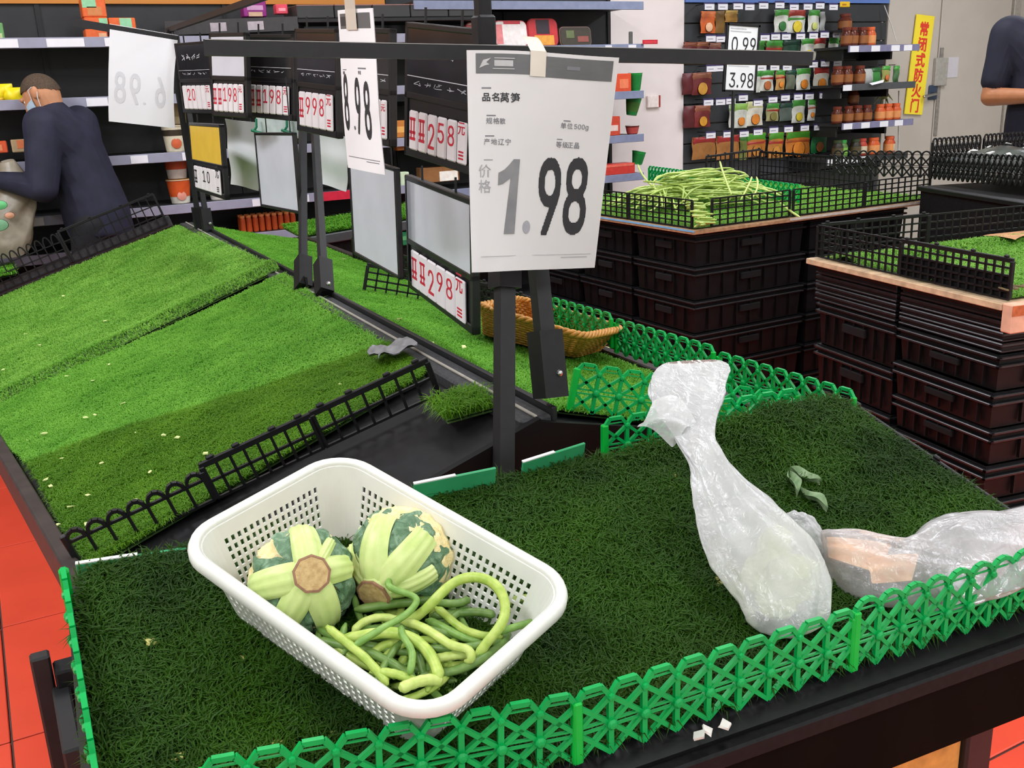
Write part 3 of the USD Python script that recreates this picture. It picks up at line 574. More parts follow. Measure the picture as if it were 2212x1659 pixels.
# low stand with turf beyond the second sign post
a, b = np.array((1.3677,4.6679,0.7632)), np.array((1.6406,4.5359,0.8002)); d = b - a; Xb = FR(a, d, (0, 0, 1)); L = np.linalg.norm(d)
t = thing('low_stand', 'low grey-edged turf stand behind the second sign post, right of the island', 'display stand', Xb)
part(t, 'front_rail', MB().cbox((0, 0, -.045), (L * 2.6, .03, .0), .004), M('grey_rail_paint', C(74, 78, 80), .45), 30)
part(t, 'base', MB().cbox((0.02, .03, -.80), (L * 2.55, .40, -.01), .004), BLKD, False)
turf('turf_mat', 'narrow turf on the low grey-edged stand behind the second sign post', (a + [0, .03, .004], a + d * 2.6 + [0, .03, .004], a + d * 2.6 + [0, .34, .02], a + [0, .34, .02]), TURF_BRT, 16000, .03, .005, 29, (0, 0, 1))

# ================================================================ sign posts, rails, price boards
def clamp(mb, p, q, s, w): 
    p, q = np.array(p), np.array(q); a, b = p + (q - p) * s[0], p + (q - p) * s[1]; mb.bar(a, b, w, w, (0, 1, 0))
# front post: two splayed legs and a cross rail
tp = np.array((0.8142,1.4795,1.4668)); f1 = np.array((0.6665,1.3029,0.7846)); f2 = np.array((0.7887,1.3603,0.8976)) + [.004, .0, .01]
m1 = tp + [-.012, .01, -.02]; m2 = tp + [.022, .03, -.02]
st = thing('sign_post', 'nearest black A-shaped sign post with long cross rail holding the 1.98 sign', 'sign post')
part(st, 'leg', MB().bar(f1, m1, .027, .024, (0, 1, 0)), BLKM, False)
part(st, 'leg', MB().bar(f2, m2, .027, .024, (0, 1, 0)), BLKM, False)
m = MB(); clamp(m, f1, m1, (.47, .60), .040); part(st, 'clamp', m, BLK, False)
m = MB(); clamp(m, f2, m2, (.0, .2), .044); part(st, 'clamp', m, BLK, False)
m = MB(); q = f1 + (m1 - f1) * .60
for dx in (.012, .026): part(st, 'knob', MB().add(*lathe_vf([(.009, 0), (.009, .012), (.004, .016), (0, .017)], 10), T(q[0] + dx, q[1] - .02, q[2] + .004 - dx * .3) @ RX(90)), M('dark_knob', C(46, 47, 48), .3), 30)
part(st, 'bolt', MB().add(*lathe_vf([(.006, 0), (.005, .006), (0, .008)], 8), T(*(f2 + (m2 - f2) * .08 + [.008, -.02, 0])) @ RX(90)), SCREW, 30)
ra, rb_ = np.array((0.3524,1.6293,1.4837)), np.array((1.3428,1.3599,1.4346))
part(st, 'cross_rail', MB().bar(ra, rb_, .022, .0235), BLKM, False)
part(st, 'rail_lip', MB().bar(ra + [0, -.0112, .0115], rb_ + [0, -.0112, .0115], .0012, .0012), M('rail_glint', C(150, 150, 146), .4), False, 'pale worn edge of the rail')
hp = np.array((0.8056,1.5676,1.5049))
part(st, 'upper_pole', MB().cbox((hp[0] - .012, hp[1] - .01, hp[2] - .09), (hp[0] + .012, hp[1] + .014, hp[2] + .30), .003).cbox((hp[0] - .017, hp[1] - .014, hp[2] - .05), (hp[0] + .017, hp[1] + .018, hp[2] + .02), .004), BLK, False)
# long upper rail along the ridge on two more posts
RZ_ = 1.70
def post(label, ft1, ft2, top, px):
    st = thing('sign_post', label, 'sign post')
    top = np.array(top); ft1, ft2 = np.array(ft1), np.array(ft2)
    a, b = top + [-.014, 0, 0], top + [.014, .0, 0]
    part(st, 'leg', MB().bar(ft1, a, .02, .02, (0, 1, 0)), BLKM, False); part(st, 'leg', MB().bar(ft2, b, .02, .02, (0, 1, 0)), BLKM, False)
    m = MB(); clamp(m, ft1, a, (.0, .11), .040); part(st, 'clamp', m, BLK, False); m = MB(); clamp(m, ft2, b, (.0, .11), .040); part(st, 'clamp', m, BLK, False)
    part(st, 'foot_socket', MB().cbox((ft1[0] + .005, ft1[1] - .02, ft1[2] - .02), (ft2[0] - .004, ft1[1] + .03, ft1[2] + .035), .004), M('socket_black', C(12, 12, 12), .6), 30)
    part(st, 'bolt', MB().add(*lathe_vf([(.007, 0), (.006, .006), (0, .008)], 8), T(ft2[0] + .006, ft2[1] - .022, ft2[2] + .03) @ RX(90)), SCREW, 30)
    return st
post('second black A-shaped sign post, between the tilted whiteboards halfway along the ridge', (0.7869,2.7348,0.8869), (0.8005,2.5824,0.8928), (1.0636,3.3793,1.5434), 655)
s3 = post('farthest black A-shaped sign post, at the far end of the ridge under the yellow board', (0.8472,4.4316,0.8884), (0.8531,4.2904,0.8917), (.835, 4.42, RZ_), 435)
ra3, rb3 = np.array((0.4826,4.5551,1.7395)), np.array((0.8378,4.3386,1.6547))
part(s3, 'cross_rail', MB().bar(ra3, rb3, .022, .030), BLKM, False)
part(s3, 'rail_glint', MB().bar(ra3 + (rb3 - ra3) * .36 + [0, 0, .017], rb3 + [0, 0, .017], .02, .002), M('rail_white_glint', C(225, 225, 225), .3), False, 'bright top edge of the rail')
lr = thing('sign_rail', 'black rail running above the row of price boards along the ridge', 'rail')
part(lr, 'rail', MB().bar((.795, 1.42, 1.665), (.83, 4.5, RZ_), .018, .018), BLKM, False)

# ---- flip price boards
BF = M('board_frame_black', C(24, 24, 25), .35, .15, 30, spec=.5)
BG = M('board_gloss_black', C(38, 38, 40), .16, .2, 12, spec=.6)
STRIP = M('flip_strip_white', C(232, 226, 228), .45, .04, 30)
def bframe(L, R):
    (bl, tl), (br, tr) = [tuple(np.array(q) for q in e) for e in (L, R)]
    X = FR(bl, br - bl, (tl - bl) + (tr - br)); return X, float(np.linalg.norm(br - bl)), float((np.linalg.norm(tl - bl) + np.linalg.norm(tr - br)) / 2)
def scribble(m, x0, x1, z, h, n, seed):
    r = random.Random(seed)
    for i in range(n):
        cx = x0 + (x1 - x0) * (i + .5) / n; s = (x1 - x0) / n * .4
        for _ in range(4):
            a = (cx + r.uniform(-s, s), z + r.uniform(-h, h) * .5); b = (cx + r.uniform(-s, s), z + r.uniform(-h, h) * .5)
            if math.dist(a, b) > .004: m.bar((a[0], -.0085, a[1]), (b[0], -.0085, b[1]), .0008, h * .11)
def strips(th, w, z0, z1, texts, ink, x0=.10, x1=.93):
    n = len(texts); c = (x1 - x0) * w / n; H = z1 - z0; ib = MB()
    for i, s in enumerate(texts):
        xa = x0 * w + i * c
        part(th, 'flip_strip', MB().cbox((xa + c * .06, -.014, z0), (xa + c * .94, -.007, z1), c * .18), STRIP, 30)
        if s == '=':
            for zz in (.80, .46, .30): ib.box((xa + c * .2, -.0147, z0 + H * zz - .0035), (xa + c * .8, -.0138, z0 + H * zz + .0025))
            for xx in (.3, .62): ib.box((xa + c * xx, -.0147, z0 + H * .3), (xa + c * (xx + .1), -.0138, z0 + H * .8))
        elif s and s[0] > '~':
            v, f = glyph_vf(s, c * .7, .0008, True); ib.add(v, f, T(xa + c * .16, -.014, z0 + H * .74) @ STAND)
            for zz in (.12, .2, .28): ib.box((xa + c * .3, -.0147, z0 + H * zz), (xa + c * .75, -.0138, z0 + H * (zz + .04)))
        elif s:
            big = s[-1] == '!'; s = s.strip('!')
            v, f = text_vf(s, 1.0); hh = H * (.62 if big else .48); v = v * np.array([c * .62 / max(v[:, 0].max(), .2), hh, 1.4])
            ib.add(v, f, T(xa + c * .2, -.0138, z0 + H * (.16 if big else .38)) @ STAND)
    part(th, 'flip_print', ib, ink, False)
def board(label, L, R, cfg, texts, ink=REDI, seed=0, upper=None, split=.47, group='price boards on the ridge rail', strips_h=(.06, .40)):
    X, w, h = bframe(L, R)
    th = thing('price_board', label, 'price board', X, None)
    m = MB(); b = .012
    m.cbox((0, -.009, 0), (w, .009, b * 1.6), .002).cbox((0, -.009, h - b), (w, .009, h), .002).cbox((0, -.009, 0), (b, .009, h), .002).cbox((w - b, -.009, 0), (w, .009, h), .002).cbox((0, -.009, h * split - .008), (w, .009, h * split + .006), .002)
    part(th, 'frame', m, BF, 30)
    part(th, 'back_plate', MB().box((b * .6, -.004, b), (w - b * .6, .004, h - b * .6)), BF, False)
    part(th, 'write_panel', MB().box((b, -.0075, h * split + .006), (w - b, -.003, h - b)), upper or BG, False, None if upper is None else 'plain coloured upper panel')
    if upper is None:
        m = MB(); scribble(m, w * .16, w * .75, h * .80, h * .09, 4, seed); m.box((b, -.0086, h * .61), (w - b, -.0074, h * .616)); scribble(m, w * .1, w * .9, h * .565, h * .035, 5, seed + 9)
        part(th, 'chalk_writing', m, CHALK, False)
    strips(th, w, h * strips_h[0], h * strips_h[1], texts, ink)
    for q in (.25, .75): part(th, 'hanger', MB().bar((w * q, 0, h), (w * q, 0, h + .03), .004, .004), BLKM, False)
    return th
U = .27
board('black flip price board with scribbled header, next to the reversed 6.98 sheet', ((0.7662,4.0062,1.3724),(0.762,4.007,1.6223)), ((0.8331,3.7488,1.3657),(0.8301,3.7495,1.6157)), 0, ['', '2', '0', '', '', '元'], seed=1)
board('black flip price board with a blank white upper panel, second in the upper row', ((0.7238,3.3257,1.3646),(0.7437,3.3213,1.6129)), ((0.7893,3.1322,1.3534),(0.8072,3.1277,1.6021)), 0, ['=', '=', '1', '9', '8', '元'], seed=2, upper=WBOARD)
board('black flip price board with white dotted writing, third in the upper row', ((0.8217,3.27,1.3572),(0.842,3.2649,1.6055)), ((0.9035,3.0329,1.3402),(0.9184,3.0285,1.5892)), 0, ['=', '=', '1', '9', '8', '元'], seed=3)
board('black flip price board with five strips, left of the 8.98 sheet', ((0.8401,2.7934,1.3194),(0.8551,2.7889,1.5885)), ((0.8665,2.5293,1.3004),(0.8782,2.5253,1.5699)), 0, ['=', '9', '9', '8', '元'], seed=4)
board('black flip price board mostly hidden behind the hanging 8.98 sheet', ((0.8472,2.3828,1.3044),(0.8577,2.3791,1.564)), ((0.8828,2.2023,1.2872),(0.8852,2.2013,1.5471)), 0, ['=', '', '2', '9', '8', '元'], seed=5)
board('large black flip price board with black upper panel and red 2 5 8', ((0.8442,2.0339,1.2794),(0.851,2.0311,1.5492)), ((0.869,1.7512,1.2458),(0.8781,1.7467,1.5154)), 0, ['=', '=', '2!', '5', '8', '元'], seed=6, strips_h=(.06, .36))
board('flip price board with a yellow upper panel and black figures, lowest at the far end', ((0.7585,3.9441,1.089),(0.7665,3.9426,1.3387)), ((0.7622,3.4463,1.0861),(0.7763,3.4431,1.3352)), 0, ['=', '', '1', '0', '', '元'], INK, 7, YEL, .44, strips_h=(.05, .38))
board('large flip price board with white upper panel and red 2 9 8', ((0.9028,2.2062,0.9541),(0.9129,2.202,1.2237)), ((0.8426,1.7334,0.9347),(0.8468,1.7314,1.2046)), 0, ['=', '=', '2!', '9', '8', '元'], seed=8, upper=WBOARD, split=.43, strips_h=(.05, .38))
def wboard(label, L, R, framed=True):
    X, w, h = bframe(L, R)
    th = thing('whiteboard' if framed else 'paper_sleeve', label, 'whiteboard' if framed else 'paper sign', X, None)
    for q in (.2, .8): part(th, 'hanger', MB().bar((w * q, .012, h - .01), (w * q, .012, h + .16), .003, .003), BLKM, False)
    if framed:
        b = .009
        part(th, 'frame', MB().cbox((0, -.007, 0), (w, .007, b), .002).cbox((0, -.007, h - b), (w, .007, h), .002).cbox((0, -.007, 0), (b, .007, h), .002).cbox((w - b, -.007, 0), (w, .007, h), .002), BF, 30)
        part(th, 'panel', MB().box((b * .6, -.004, b * .6), (w - b * .6, .004, h - b * .6)), WBOARD, False)
    else:
        P, F = grid_vf(12, 14, lambda u, v: np.stack([w * u, .006 * np.sin(5 * u + 3 * v) + .004 * np.sin(9 * v), h * v], 1))
        part(th, 'sheet', MB().add(P, F).add(P + [0, .0015, 0], F[:, ::-1]), PAPER, True)
        v, f = text_vf('9.98', h * .2, .0005, True, .8); m = MB().add(v, f, T(w * .2, -.0022, h * .38) @ STAND)
    return th
wboard('white paper sleeve hanging right of the yellow board', ((0.8998,3.987,1.0964),(0.8914,3.9889,1.3461)), ((0.9573,3.7744,1.0803),(0.9581,3.7742,1.3303)), False)
wboard('black-framed blank whiteboard tied with green clips, under the third price board', ((0.8469,3.3258,1.0662),(0.848,3.3255,1.3062)), ((0.8695,2.961,1.0703),(0.8806,2.9577,1.3098)))
wboard('white paper sleeve hanging under the fourth price board, left of the 8.98 sheet', ((1.128,3.6224,1.1068),(1.1262,3.6229,1.2968)), ((1.1858,3.4404,1.08),(1.2042,3.4339,1.268)), False)
wboard('tall black-framed blank whiteboard hanging below the 8.98 sheet', ((0.8695,2.499,1.0043),(0.8704,2.4987,1.2543)), ((0.8599,2.1585,0.9845),(0.8661,2.156,1.2543)))
# pale sheet behind the third board, with green clips
X, w, h = bframe(((0.8841,3.471,1.2929),(0.9105,3.4641,1.5652)), ((0.9801,3.2845,1.2908),(1.0027,3.2777,1.5567)))
t = thing('pale_sheet', 'pale green-white plastic sheet with two green clips, under the third price board', 'sheet', X @ T(0, .012, 0))
part(t, 'sheet', MB().box((0, -.002, -.01), (w, .001, h)), M('pale_green_sheet', C(206, 220, 216), .35), False)
for q in (.08, .78):
    part(t, 'clip', MB().tube([(w * q, -.016, h * .20), (w * q + .004, -.020, h * .10), (w * q - .012, -.020, h * .04)], .004, 6).tube([(w * q - .02, -.020, h * .06), (w * q + .03, -.020, h * .02)], .005, 6), M('teal_clip', C(28, 130, 92), .4), True, 'small green clip')

# ---- hanging A4 price sheets: bent plastic sleeves
def sheet_fn(TL, TR, BR, BL, curl):
    TL, TR, BR, BL = (np.array(q, float) for q in (TL, TR, BR, BL))
    nr = np.cross(TR - TL, BL - TL); nr /= np.linalg.norm(nr)              # towards the viewer side
    if nr[1] > 0: nr = -nr
    def fn(u, v, off=0.):
        u, v = np.asarray(u, float), np.asarray(v, float)
        P = (BL * (1 - u)[:, None] + BR * u[:, None]) * (1 - v)[:, None] + (TL * (1 - u)[:, None] + TR * u[:, None]) * v[:, None]
        return P + nr * (curl(u, v) + off)[:, None]
    return fn
def price_sheet(name, label, fn, texts, paper=PAPER2, cat='price sign', sleeve=None):
    th = thing(name, label, cat)
    P, F = grid_vf(28, 28, lambda u, v: fn(u, v))
    Pb = grid_vf(28, 28, lambda u, v: fn(u, v, -.0012))[0]
    f = np.vstack([F, F[:, ::-1] + len(P)])
    part(th, 'sheet', (np.vstack([P, Pb]), f), paper, True)
    for nm, ink, prints in texts:
        m = MB()
        for v, f in prints: m.add(fn(v[:, 0], v[:, 1], .0003 + v[:, 2]), f)
        part(th, nm, m, ink, False)
    return th
AS = 1.45
def pt(s, u, v, h, bold=False, sq=1.): 
    a, f = text_vf(s, 1.0, 1.0, bold); a = a.copy(); a[:, 0] = u + a[:, 0] * h * sq * AS; a[:, 1] = v + a[:, 1] * h; a[:, 2] *= .0004; return a, f
def pg(s, u, v, h, vert=False, gap=1.08):
    a, f = glyph_vf(s, h, .0004, vert, gap); a[:, 0] = u + a[:, 0] * AS; a[:, 1] = v + a[:, 1]; return a, f
def sub(vf, n=2):
    """finer triangles, so that the print follows the bend of the sheet"""
    v, f = vf
    for _ in range(n): v, f = trimesh.remesh.subdivide(v, f)
    return v, f
def rect(u0, v0, u1, v1, t=.0002):
    v, f = box_vf((u0, v0, 0), (u1, v1, t)); return sub((v, f), 2)
def prism_sc(poly):
    v, f = prism_vf(poly, 1.0); v = v * np.array([1, 1, .0007]); return v, f
def ell(u, v, ru, rv):
    return prism_sc([(u + ru * math.cos(a), v + rv * math.sin(a)) for a in np.linspace(0, 2 * PI, 25)[:-1]])
big = sheet_fn((0.6871,1.3978,1.4624), (0.9187,1.334,1.4442), (0.8679,1.3352,1.1212), (0.6359,1.3177,1.1424),
               lambda u, v: .006 * np.sin(PI * u) - .012 * np.exp(-((1 - v) / .03) ** 2) * 0 + .008 * np.exp(-(u / .08) ** 2) * (1 - v) ** 2 + .003 * np.sin(6 * u))
price_sheet('price_sign', 'large white price sign reading 1.98 clipped to the front cross rail', big, [
    ('header_print', GREYH, [rect(.055, .895, .405, .985), rect(.505, .888, .965, .982)]),
    ('header_logo', M('logo_pale_print', C(170, 170, 168), .5), [rect(.17, .928, .29, .955, .0007), rect(.17, .962, .30, .966, .0007), rect(.16, .915, .30, .919, .0007)] + [sub(prism_sc([(.075, .918), (.10, .955), (.15, .965), (.12, .945), (.14, .935), (.11, .93)]), 1)]),
    ('header_mark', INKG, [rect(.65, .928, .74, .945, .0007)]),
    ('tape_print', REDI, [sub(prism_sc([(.47, .905 + k * .022), (.492, .905 + k * .022), (.492, .917 + k * .022), (.47, .917 + k * .022)]), 0) for k in range(1)]),
    ('small_print', INKG, [sub(pg('规格', .115, .672, .030), 0), sub(pg('散', .205, .672, .028), 0), sub(pg('单位', .63, .663, .030), 0), sub(pt('500g', .73, .662, .022), 0),
                           sub(pg('产地', .10, .578, .030), 0), sub(pg('辽宁', .195, .577, .030), 0), sub(pg('等级', .605, .575, .030), 0), sub(pg('正品', .69, .575, .030), 0),
                           rect(.12, .704, .18, .709), rect(.65, .694, .70, .699), rect(.11, .612, .17, .617), rect(.61, .608, .65, .612), rect(.09, .827, .15, .833)]),
    ('price_label', M('faint_grey_ink', C(150, 150, 150), .6), [sub(pg('价', .060, .435, .062), 0), sub(pg('格', .060, .365, .062), 0), rect(.10, .505, .16, .509)]),
    ('name_print', INK, [sub(pg('品名', .09, .775, .040), 0), sub(pg('莴笋', .205, .772, .045), 0)]),
    ('price_figure', M('faded_black_ink', C(118, 118, 118), .6), [sub(prism_sc([(.240, .170), (.318, .170), (.348, .510), (.305, .510), (.275, .485), (.240, .462), (.200, .448), (.197, .392), (.230, .398), (.285, .425)]), 2)]),
    ('decimal_point', M('worn_grey_ink', C(150, 150, 154), .6), [sub(ell(.408, .200, .028, .030), 1)]),
    ('price_figure', INK, [sub(pt('9', .490, .172, .340, True, .50)), sub(pt('8', .690, .178, .340, True, .50))]),
    ('foot_line', M('hairline_print', C(165, 165, 165), .6), [rect(.07, .068, .95, .0705), rect(.70, .054, .92, .058)])])
c = big(np.array([.445]), np.array([1.0]), .004)[0]
tp_ = thing('tape_strip', 'beige tape strip fixing the 1.98 sign to the front rail', 'tape')
m = MB(); v, f = grid_vf(8, 14, lambda u, v: big(.40 + .105 * u, .888 + .115 * v, .0016)); m.add(v, f)
a, b = big(np.array([.40]), np.array([1.0]), .0016)[0], big(np.array([.505]), np.array([1.0]), .0016)[0]
w2 = np.array([0, .035, .022]); v, f = grid_vf(2, 8, lambda u, v: (a * (1 - u)[:, None] + b * u[:, None]) + np.stack([0 * v, .034 * v, .024 * np.sin(v * PI / 2)], 1)); m.add(v, f)
part(tp_, 'tape', m, TAPE, True)
s8 = sheet_fn((0.6888,1.9687,1.5666), (0.6995,1.8064,1.5568), (0.6692,1.7242,1.2636), (0.6564,1.8867,1.2705), lambda u, v: .004 * np.sin(PI * u) + .002 * np.sin(5 * v))
price_sheet('price_sign', 'narrow-looking white price sheet reading 8.98, hanging behind the front rail', s8, [
    ('header_print', GREYH, [rect(.08, .88, .92, .975)]), ('header_logo', M('logo_dark_print', C(52, 52, 54), .5), [rect(.10, .90, .30, .955, .0007)]),
    ('small_print', INKG, [rect(.08, .72, .2, .727), rect(.08, .62, .2, .625), rect(.55, .63, .75, .638), sub(pg('规格', .08, .595, .022), 0), sub(pg('单位', .55, .598, .026), 0), rect(.08, .075, .92, .079), rect(.6, .06, .9, .064)]),
    ('price_figure', INK, [sub(pt('8', .07, .255, .33, True, .42)), sub(pt('9', .43, .235, .33, True, .42)), sub(pt('8', .66, .215, .33, True, .42))]),
    ('decimal_point', INKG, [sub(ell(.37, .262, .02, .012), 1)])], PAPER)
m = MB(); q = s8(np.array([.32, .62]), np.array([.87, .87]), .003); q2 = s8(np.array([.32, .62]), np.array([1.0, 1.0]), .003)
m.add(*quad(q[0], q[1], q2[1], q2[0], .001, (0, -1, 0))); m.add(*quad(q2[0], q2[1], q2[1] + [0, .0, .10], q2[0] + [0, .0, .10], .001, (0, -1, 0)))
solo('tape_strip', m, TAPE, 'beige tape strip hanging the 8.98 sheet from above', 'tape', False)
s6 = sheet_fn((0.5907,4.3911,1.7025), (0.8194,4.2523,1.6496), (0.752,4.1758,1.315), (0.5269,4.3073,1.3518), lambda u, v: .02 * np.exp(-((u - 1) / .1) ** 2) * np.sin(PI * v) + .006 * np.sin(4 * v))
def mir(vf):
    v, f = vf; v = v.copy(); v[:, 0] = 1 - v[:, 0]; return v, f[:, ::-1]
price_sheet('price_sign', 'white price sheet seen from behind with a faint reversed 6.98, at the upper left', s6, [
    ('price_show_through', M('show_through_ink', C(182, 182, 183), .6, .03), [mir(sub(pt('6', .14, .22, .32, True, .5))), mir(sub(pt('9', .52, .22, .32, True, .5))), mir(sub(pt('8', .74, .22, .32, True, .5))), mir(sub(ell(.46, .235, .02, .012), 1))])], M('backlit_paper', C(200, 200, 200), .5, .02, 5))

# ================================================================ white perforated basket on the near turf
Bh = .108
bL, bF, bR, bB = (np.array(q) for q in ((0.1307,1.1312,0.9079), (0.3039,0.793,0.8192), (0.5358,0.859,0.8406), (0.3923,1.2219,0.9365)))
bc = (bL + bF + bR + bB) / 4 - CNn * (Bh - .0)
bx = (bF - bL) + (bR - bB); by = (bR - bF) + (bB - bL)
BX = FR(bc, bx, CNn)
LX, LY = float(np.linalg.norm(bx) / 2), float(np.linalg.norm(by) / 2)
def rrect(lx, ly, r, xs, ys, nc=8):
    """rounded rectangle sampled with the given fractions along its straight sides, counter-clockwise from -x,-y side start"""
    out = []; hx, hy = lx / 2, ly / 2
    def side(p, q, fr): return [(p[0] + (q[0] - p[0]) * t, p[1] + (q[1] - p[1]) * t) for t in fr]
    def arc(cx, cy, a0): return [(cx + r * math.cos(math.radians(a0 + 90 * t / nc)), cy + r * math.sin(math.radians(a0 + 90 * t / nc))) for t in range(1, nc)]
    out += side((-hx + r, -hy), (hx - r, -hy), xs) + arc(hx - r, -hy + r, -90)
    out += side((hx, -hy + r), (hx, hy - r), ys) + arc(hx - r, hy - r, 0)
    out += side((hx - r, hy), (-hx + r, hy), xs) + arc(-hx + r, hy - r, 90)
    out += side((-hx, hy - r), (-hx, -hy + r), ys) + arc(-hx + r, -hy + r, 180)
    return np.array(out)
def fr_cells(n, hole=.52):
    xs = [0.]
    for i in range(n): xs += [(i + .5 - hole / 2) / n, (i + .5 + hole / 2) / n]
    return xs + [1.]
nx_, ny_, nr_ = 27, 16, 7
fx, fy = fr_cells(nx_), fr_cells(ny_)
top = rrect(LX - .012, LY - .012, .045, fx, fy); bot = rrect(LX - .075, LY - .07, .030, fx, fy)
ts = [0., .06]
zs = np.linspace(.10, .84, nr_ + 1)
for k in range(nr_): g = zs[k + 1] - zs[k]; ts += [zs[k] + g * .15, zs[k] + g * .85]
ts += [.90, 1.]
ts = np.array(ts)
Pn = len(top); Pg = np.zeros((Pn + 1, len(ts), 3)); Ng = np.zeros_like(Pg)
for j, t_ in enumerate(ts):
    e = t_ ** .8 if t_ < .12 else t_
    r2 = bot * (1 - t_) + top * t_; Pg[:Pn, j, :2] = r2; Pg[Pn, j, :2] = r2[0]; Pg[:, j, 2] = t_ * Bh
d_ = np.roll(Pg[:Pn], -1, 0) - np.roll(Pg[:Pn], 1, 0)
Nn = np.stack([d_[..., 1], -d_[..., 0], 0 * d_[..., 0]], -1); Nn /= np.linalg.norm(Nn, axis=-1, keepdims=True)
Ng[:Pn] = Nn; Ng[Pn] = Nn[0]
mask = np.ones((Pn, len(ts) - 1), bool)
starts = []; o = 0
for n_, extra in ((nx_, 7), (ny_, 7), (nx_, 7), (ny_, 7)):
    starts.append((o, n_)); o += 2 * n_ + 2 + extra
for s0, n_ in starts:
    for i in range(n_):
        for k in range(nr_):
            stag = k % 2 and False
            mask[s0 + 1 + 2 * i, 2 + 2 * k] = False
bk = thing('plastic_basket', 'white perforated plastic basket with rolled rim holding cauliflower and beans', 'basket', BX)
part(bk, 'wall', MB().add(*thick_grid(Pg, Ng, mask, .0022)), WHITE, False)
pb = [tuple(q) for q in bot]
part(bk, 'bottom', MB().add(*prism_vf(pb, .003)), WHITE, False)
# rolled rim: a lip turned outwards and down
rim = []
prof = [(0, -.002), (.0, .003), (.003, .0055), (.008, .0062), (.0125, .004), (.0145, -.001), (.0142, -.008), (.0125, -.008), (.0118, -.001), (.008, .002), (.004, .001), (.003, -.003)]
tn = Nn[:, -1]
RM = np.array([[np.r_[top[i] + tn[i, :2] * a_, Bh + b_] for (a_, b_) in prof] for i in range(Pn)])
k = len(prof); F = []
for i in range(Pn):
    for j in range(k):
        a, b = i * k + j, i * k + (j + 1) % k; c, d = ((i + 1) % Pn) * k + j, ((i + 1) % Pn) * k + (j + 1) % k
        F += [(a, c, d), (a, d, b)]
part(bk, 'rim', (RM.reshape(-1, 3), np.array(F)), WHITE, True)

# ---- vegetables in the basket
LEAFG = M('cauliflower_leaf', C(70, 112, 74), .5, .3, 60, col2=C(150, 176, 140), spec=.4)
LEAFG = usdkit.material(stage, '/World/Looks/cauliflower_leaf_veined', {'g': ('geometry', {}), 'v': ('noise_texture', {'scale': 55., 'detail': 6., 'roughness': .65, 'distortion': 1.2}), 'r': ('rgb_ramp', {'ramp': [(.30, C(58, 96, 62)), (.5, C(92, 128, 92)), (.66, C(134, 164, 132)), (.78, C(178, 196, 160))]}),
    'b': ('bump', {'strength': .9, 'distance': .004}), 'p': ('principled_bsdf', {'roughness': .5})}, [('g.position', 'v.vector'), ('v.fac', 'r.fac'), ('v.fac', 'b.height'), ('b.normal', 'p.normal'), ('r.color', 'p.base_color')], surface='p.BSDF')
RIB = M('cauliflower_rib', C(182, 204, 118), .42, .14, 40, col2=C(206, 220, 146), spec=.45)
CURD = M('cauliflower_curd', C(226, 206, 138), .7, .1, 120, col2=C(244, 230, 176), bump=.8, bscale=420)
CUT = M('cauliflower_cut', C(168, 138, 88), .7, .15, 160, col2=C(196, 170, 116), bump=.3, bscale=500)
CUTE = M('cauliflower_cut_edge', C(140, 104, 78), .7, .15, 160)
def cauliflower(label, centre, stem_dir, rad, ribs, seed, roll):
    X = FZ(centre, stem_dir) @ RZ(roll)
    th = thing('cauliflower', label, 'cauliflower', X); r = random.Random(seed)
    s = trimesh.creation.icosphere(4, 1.0); v = np.array(s.vertices)
    d = 1 + .10 * (meshkit.noise(v * 4.2 + seed, seed) - .5) + .10 * (meshkit.noise(v * 11. + 5, seed) - .5)
    v = v * d[:, None] * rad * np.array([1.03, 1.03, .88]); v[:, 2] -= rad * .08
    part(th, 'curd', (v, np.array(s.faces)), CURD, True)
    def arc(pol, az, rr): return np.stack([rr * np.sin(pol) * np.cos(az), rr * np.sin(pol) * np.sin(az), rr * np.cos(pol) * .92], -1)
    n = len(ribs)
    for i, (az, wd, ln) in enumerate(ribs):
        az = math.radians(az)
        # leaf blade between the ribs
        def leaf(u, v):
            pol = .25 + v * (ln * 1.22 + .16 * np.sin(9 * u + seed + i) + .06 * np.sin(23 * u)); a = az + (u - .5) * (1.42 + .25 * np.sin(5 * v + i))
            rr = rad * (1.02 + .03 * np.sin(15 * u + 7 * v + i) + .025 * np.sin(21 * v - 7 * u) + .03 * v)
            return arc(pol, a, rr)
        P, F = grid_vf(18, 16, leaf); part(th, 'leaf', MB().add(P, F).add(P * .985, F[:, ::-1]), LEAFG, True)
        # thick ribbed stalk
        def stalk(u, v):
            pol = .20 + v * ln; a = az + (u - .5) * wd * 1.2 * (1 - .25 * v) / np.sin(np.maximum(pol, .32)) * .55
            rr = rad * (1.10 + .14 * np.sin(PI * u) ** .7 * (1 - .6 * v) + .012 * np.cos(u * 22)) * (1 - .02 * v)
            return arc(pol, a, rr)
        P, F = grid_vf(14, 14, stalk); part(th, 'stalk', MB().add(P, F).add(P * .93, F[:, ::-1]), RIB, True)
    rs = rad * .36
    st_ = []
    ring = [(rs * 1.25, rad * .72), (rs * 1.08, rad * .95), (rs * 1.0, rad * 1.17)]
    V, F = lathe_vf(ring, 9); part(th, 'stem', (V, F), RIB, True)
    V, F = lathe_vf([(rs * .99, rad * 1.165), (rs * .9, rad * 1.19), (rs * .4, rad * 1.2), (0, rad * 1.195)], 9); part(th, 'stem_cut', (V, F), CUT, 20, 'brownish cut face of the stem')
    V, F = lathe_vf([(rs * 1.03, rad * 1.13), (rs * 1.05, rad * 1.18), (rs * .93, rad * 1.195), (rs * .88, rad * 1.18)], 9); part(th, 'stem_rim', (V, F), CUTE, 20)
    return th
def cdir(p): 
    d = np.array((0.0, 0.0, 1.4)) - np.asarray(p); return d / np.linalg.norm(d)
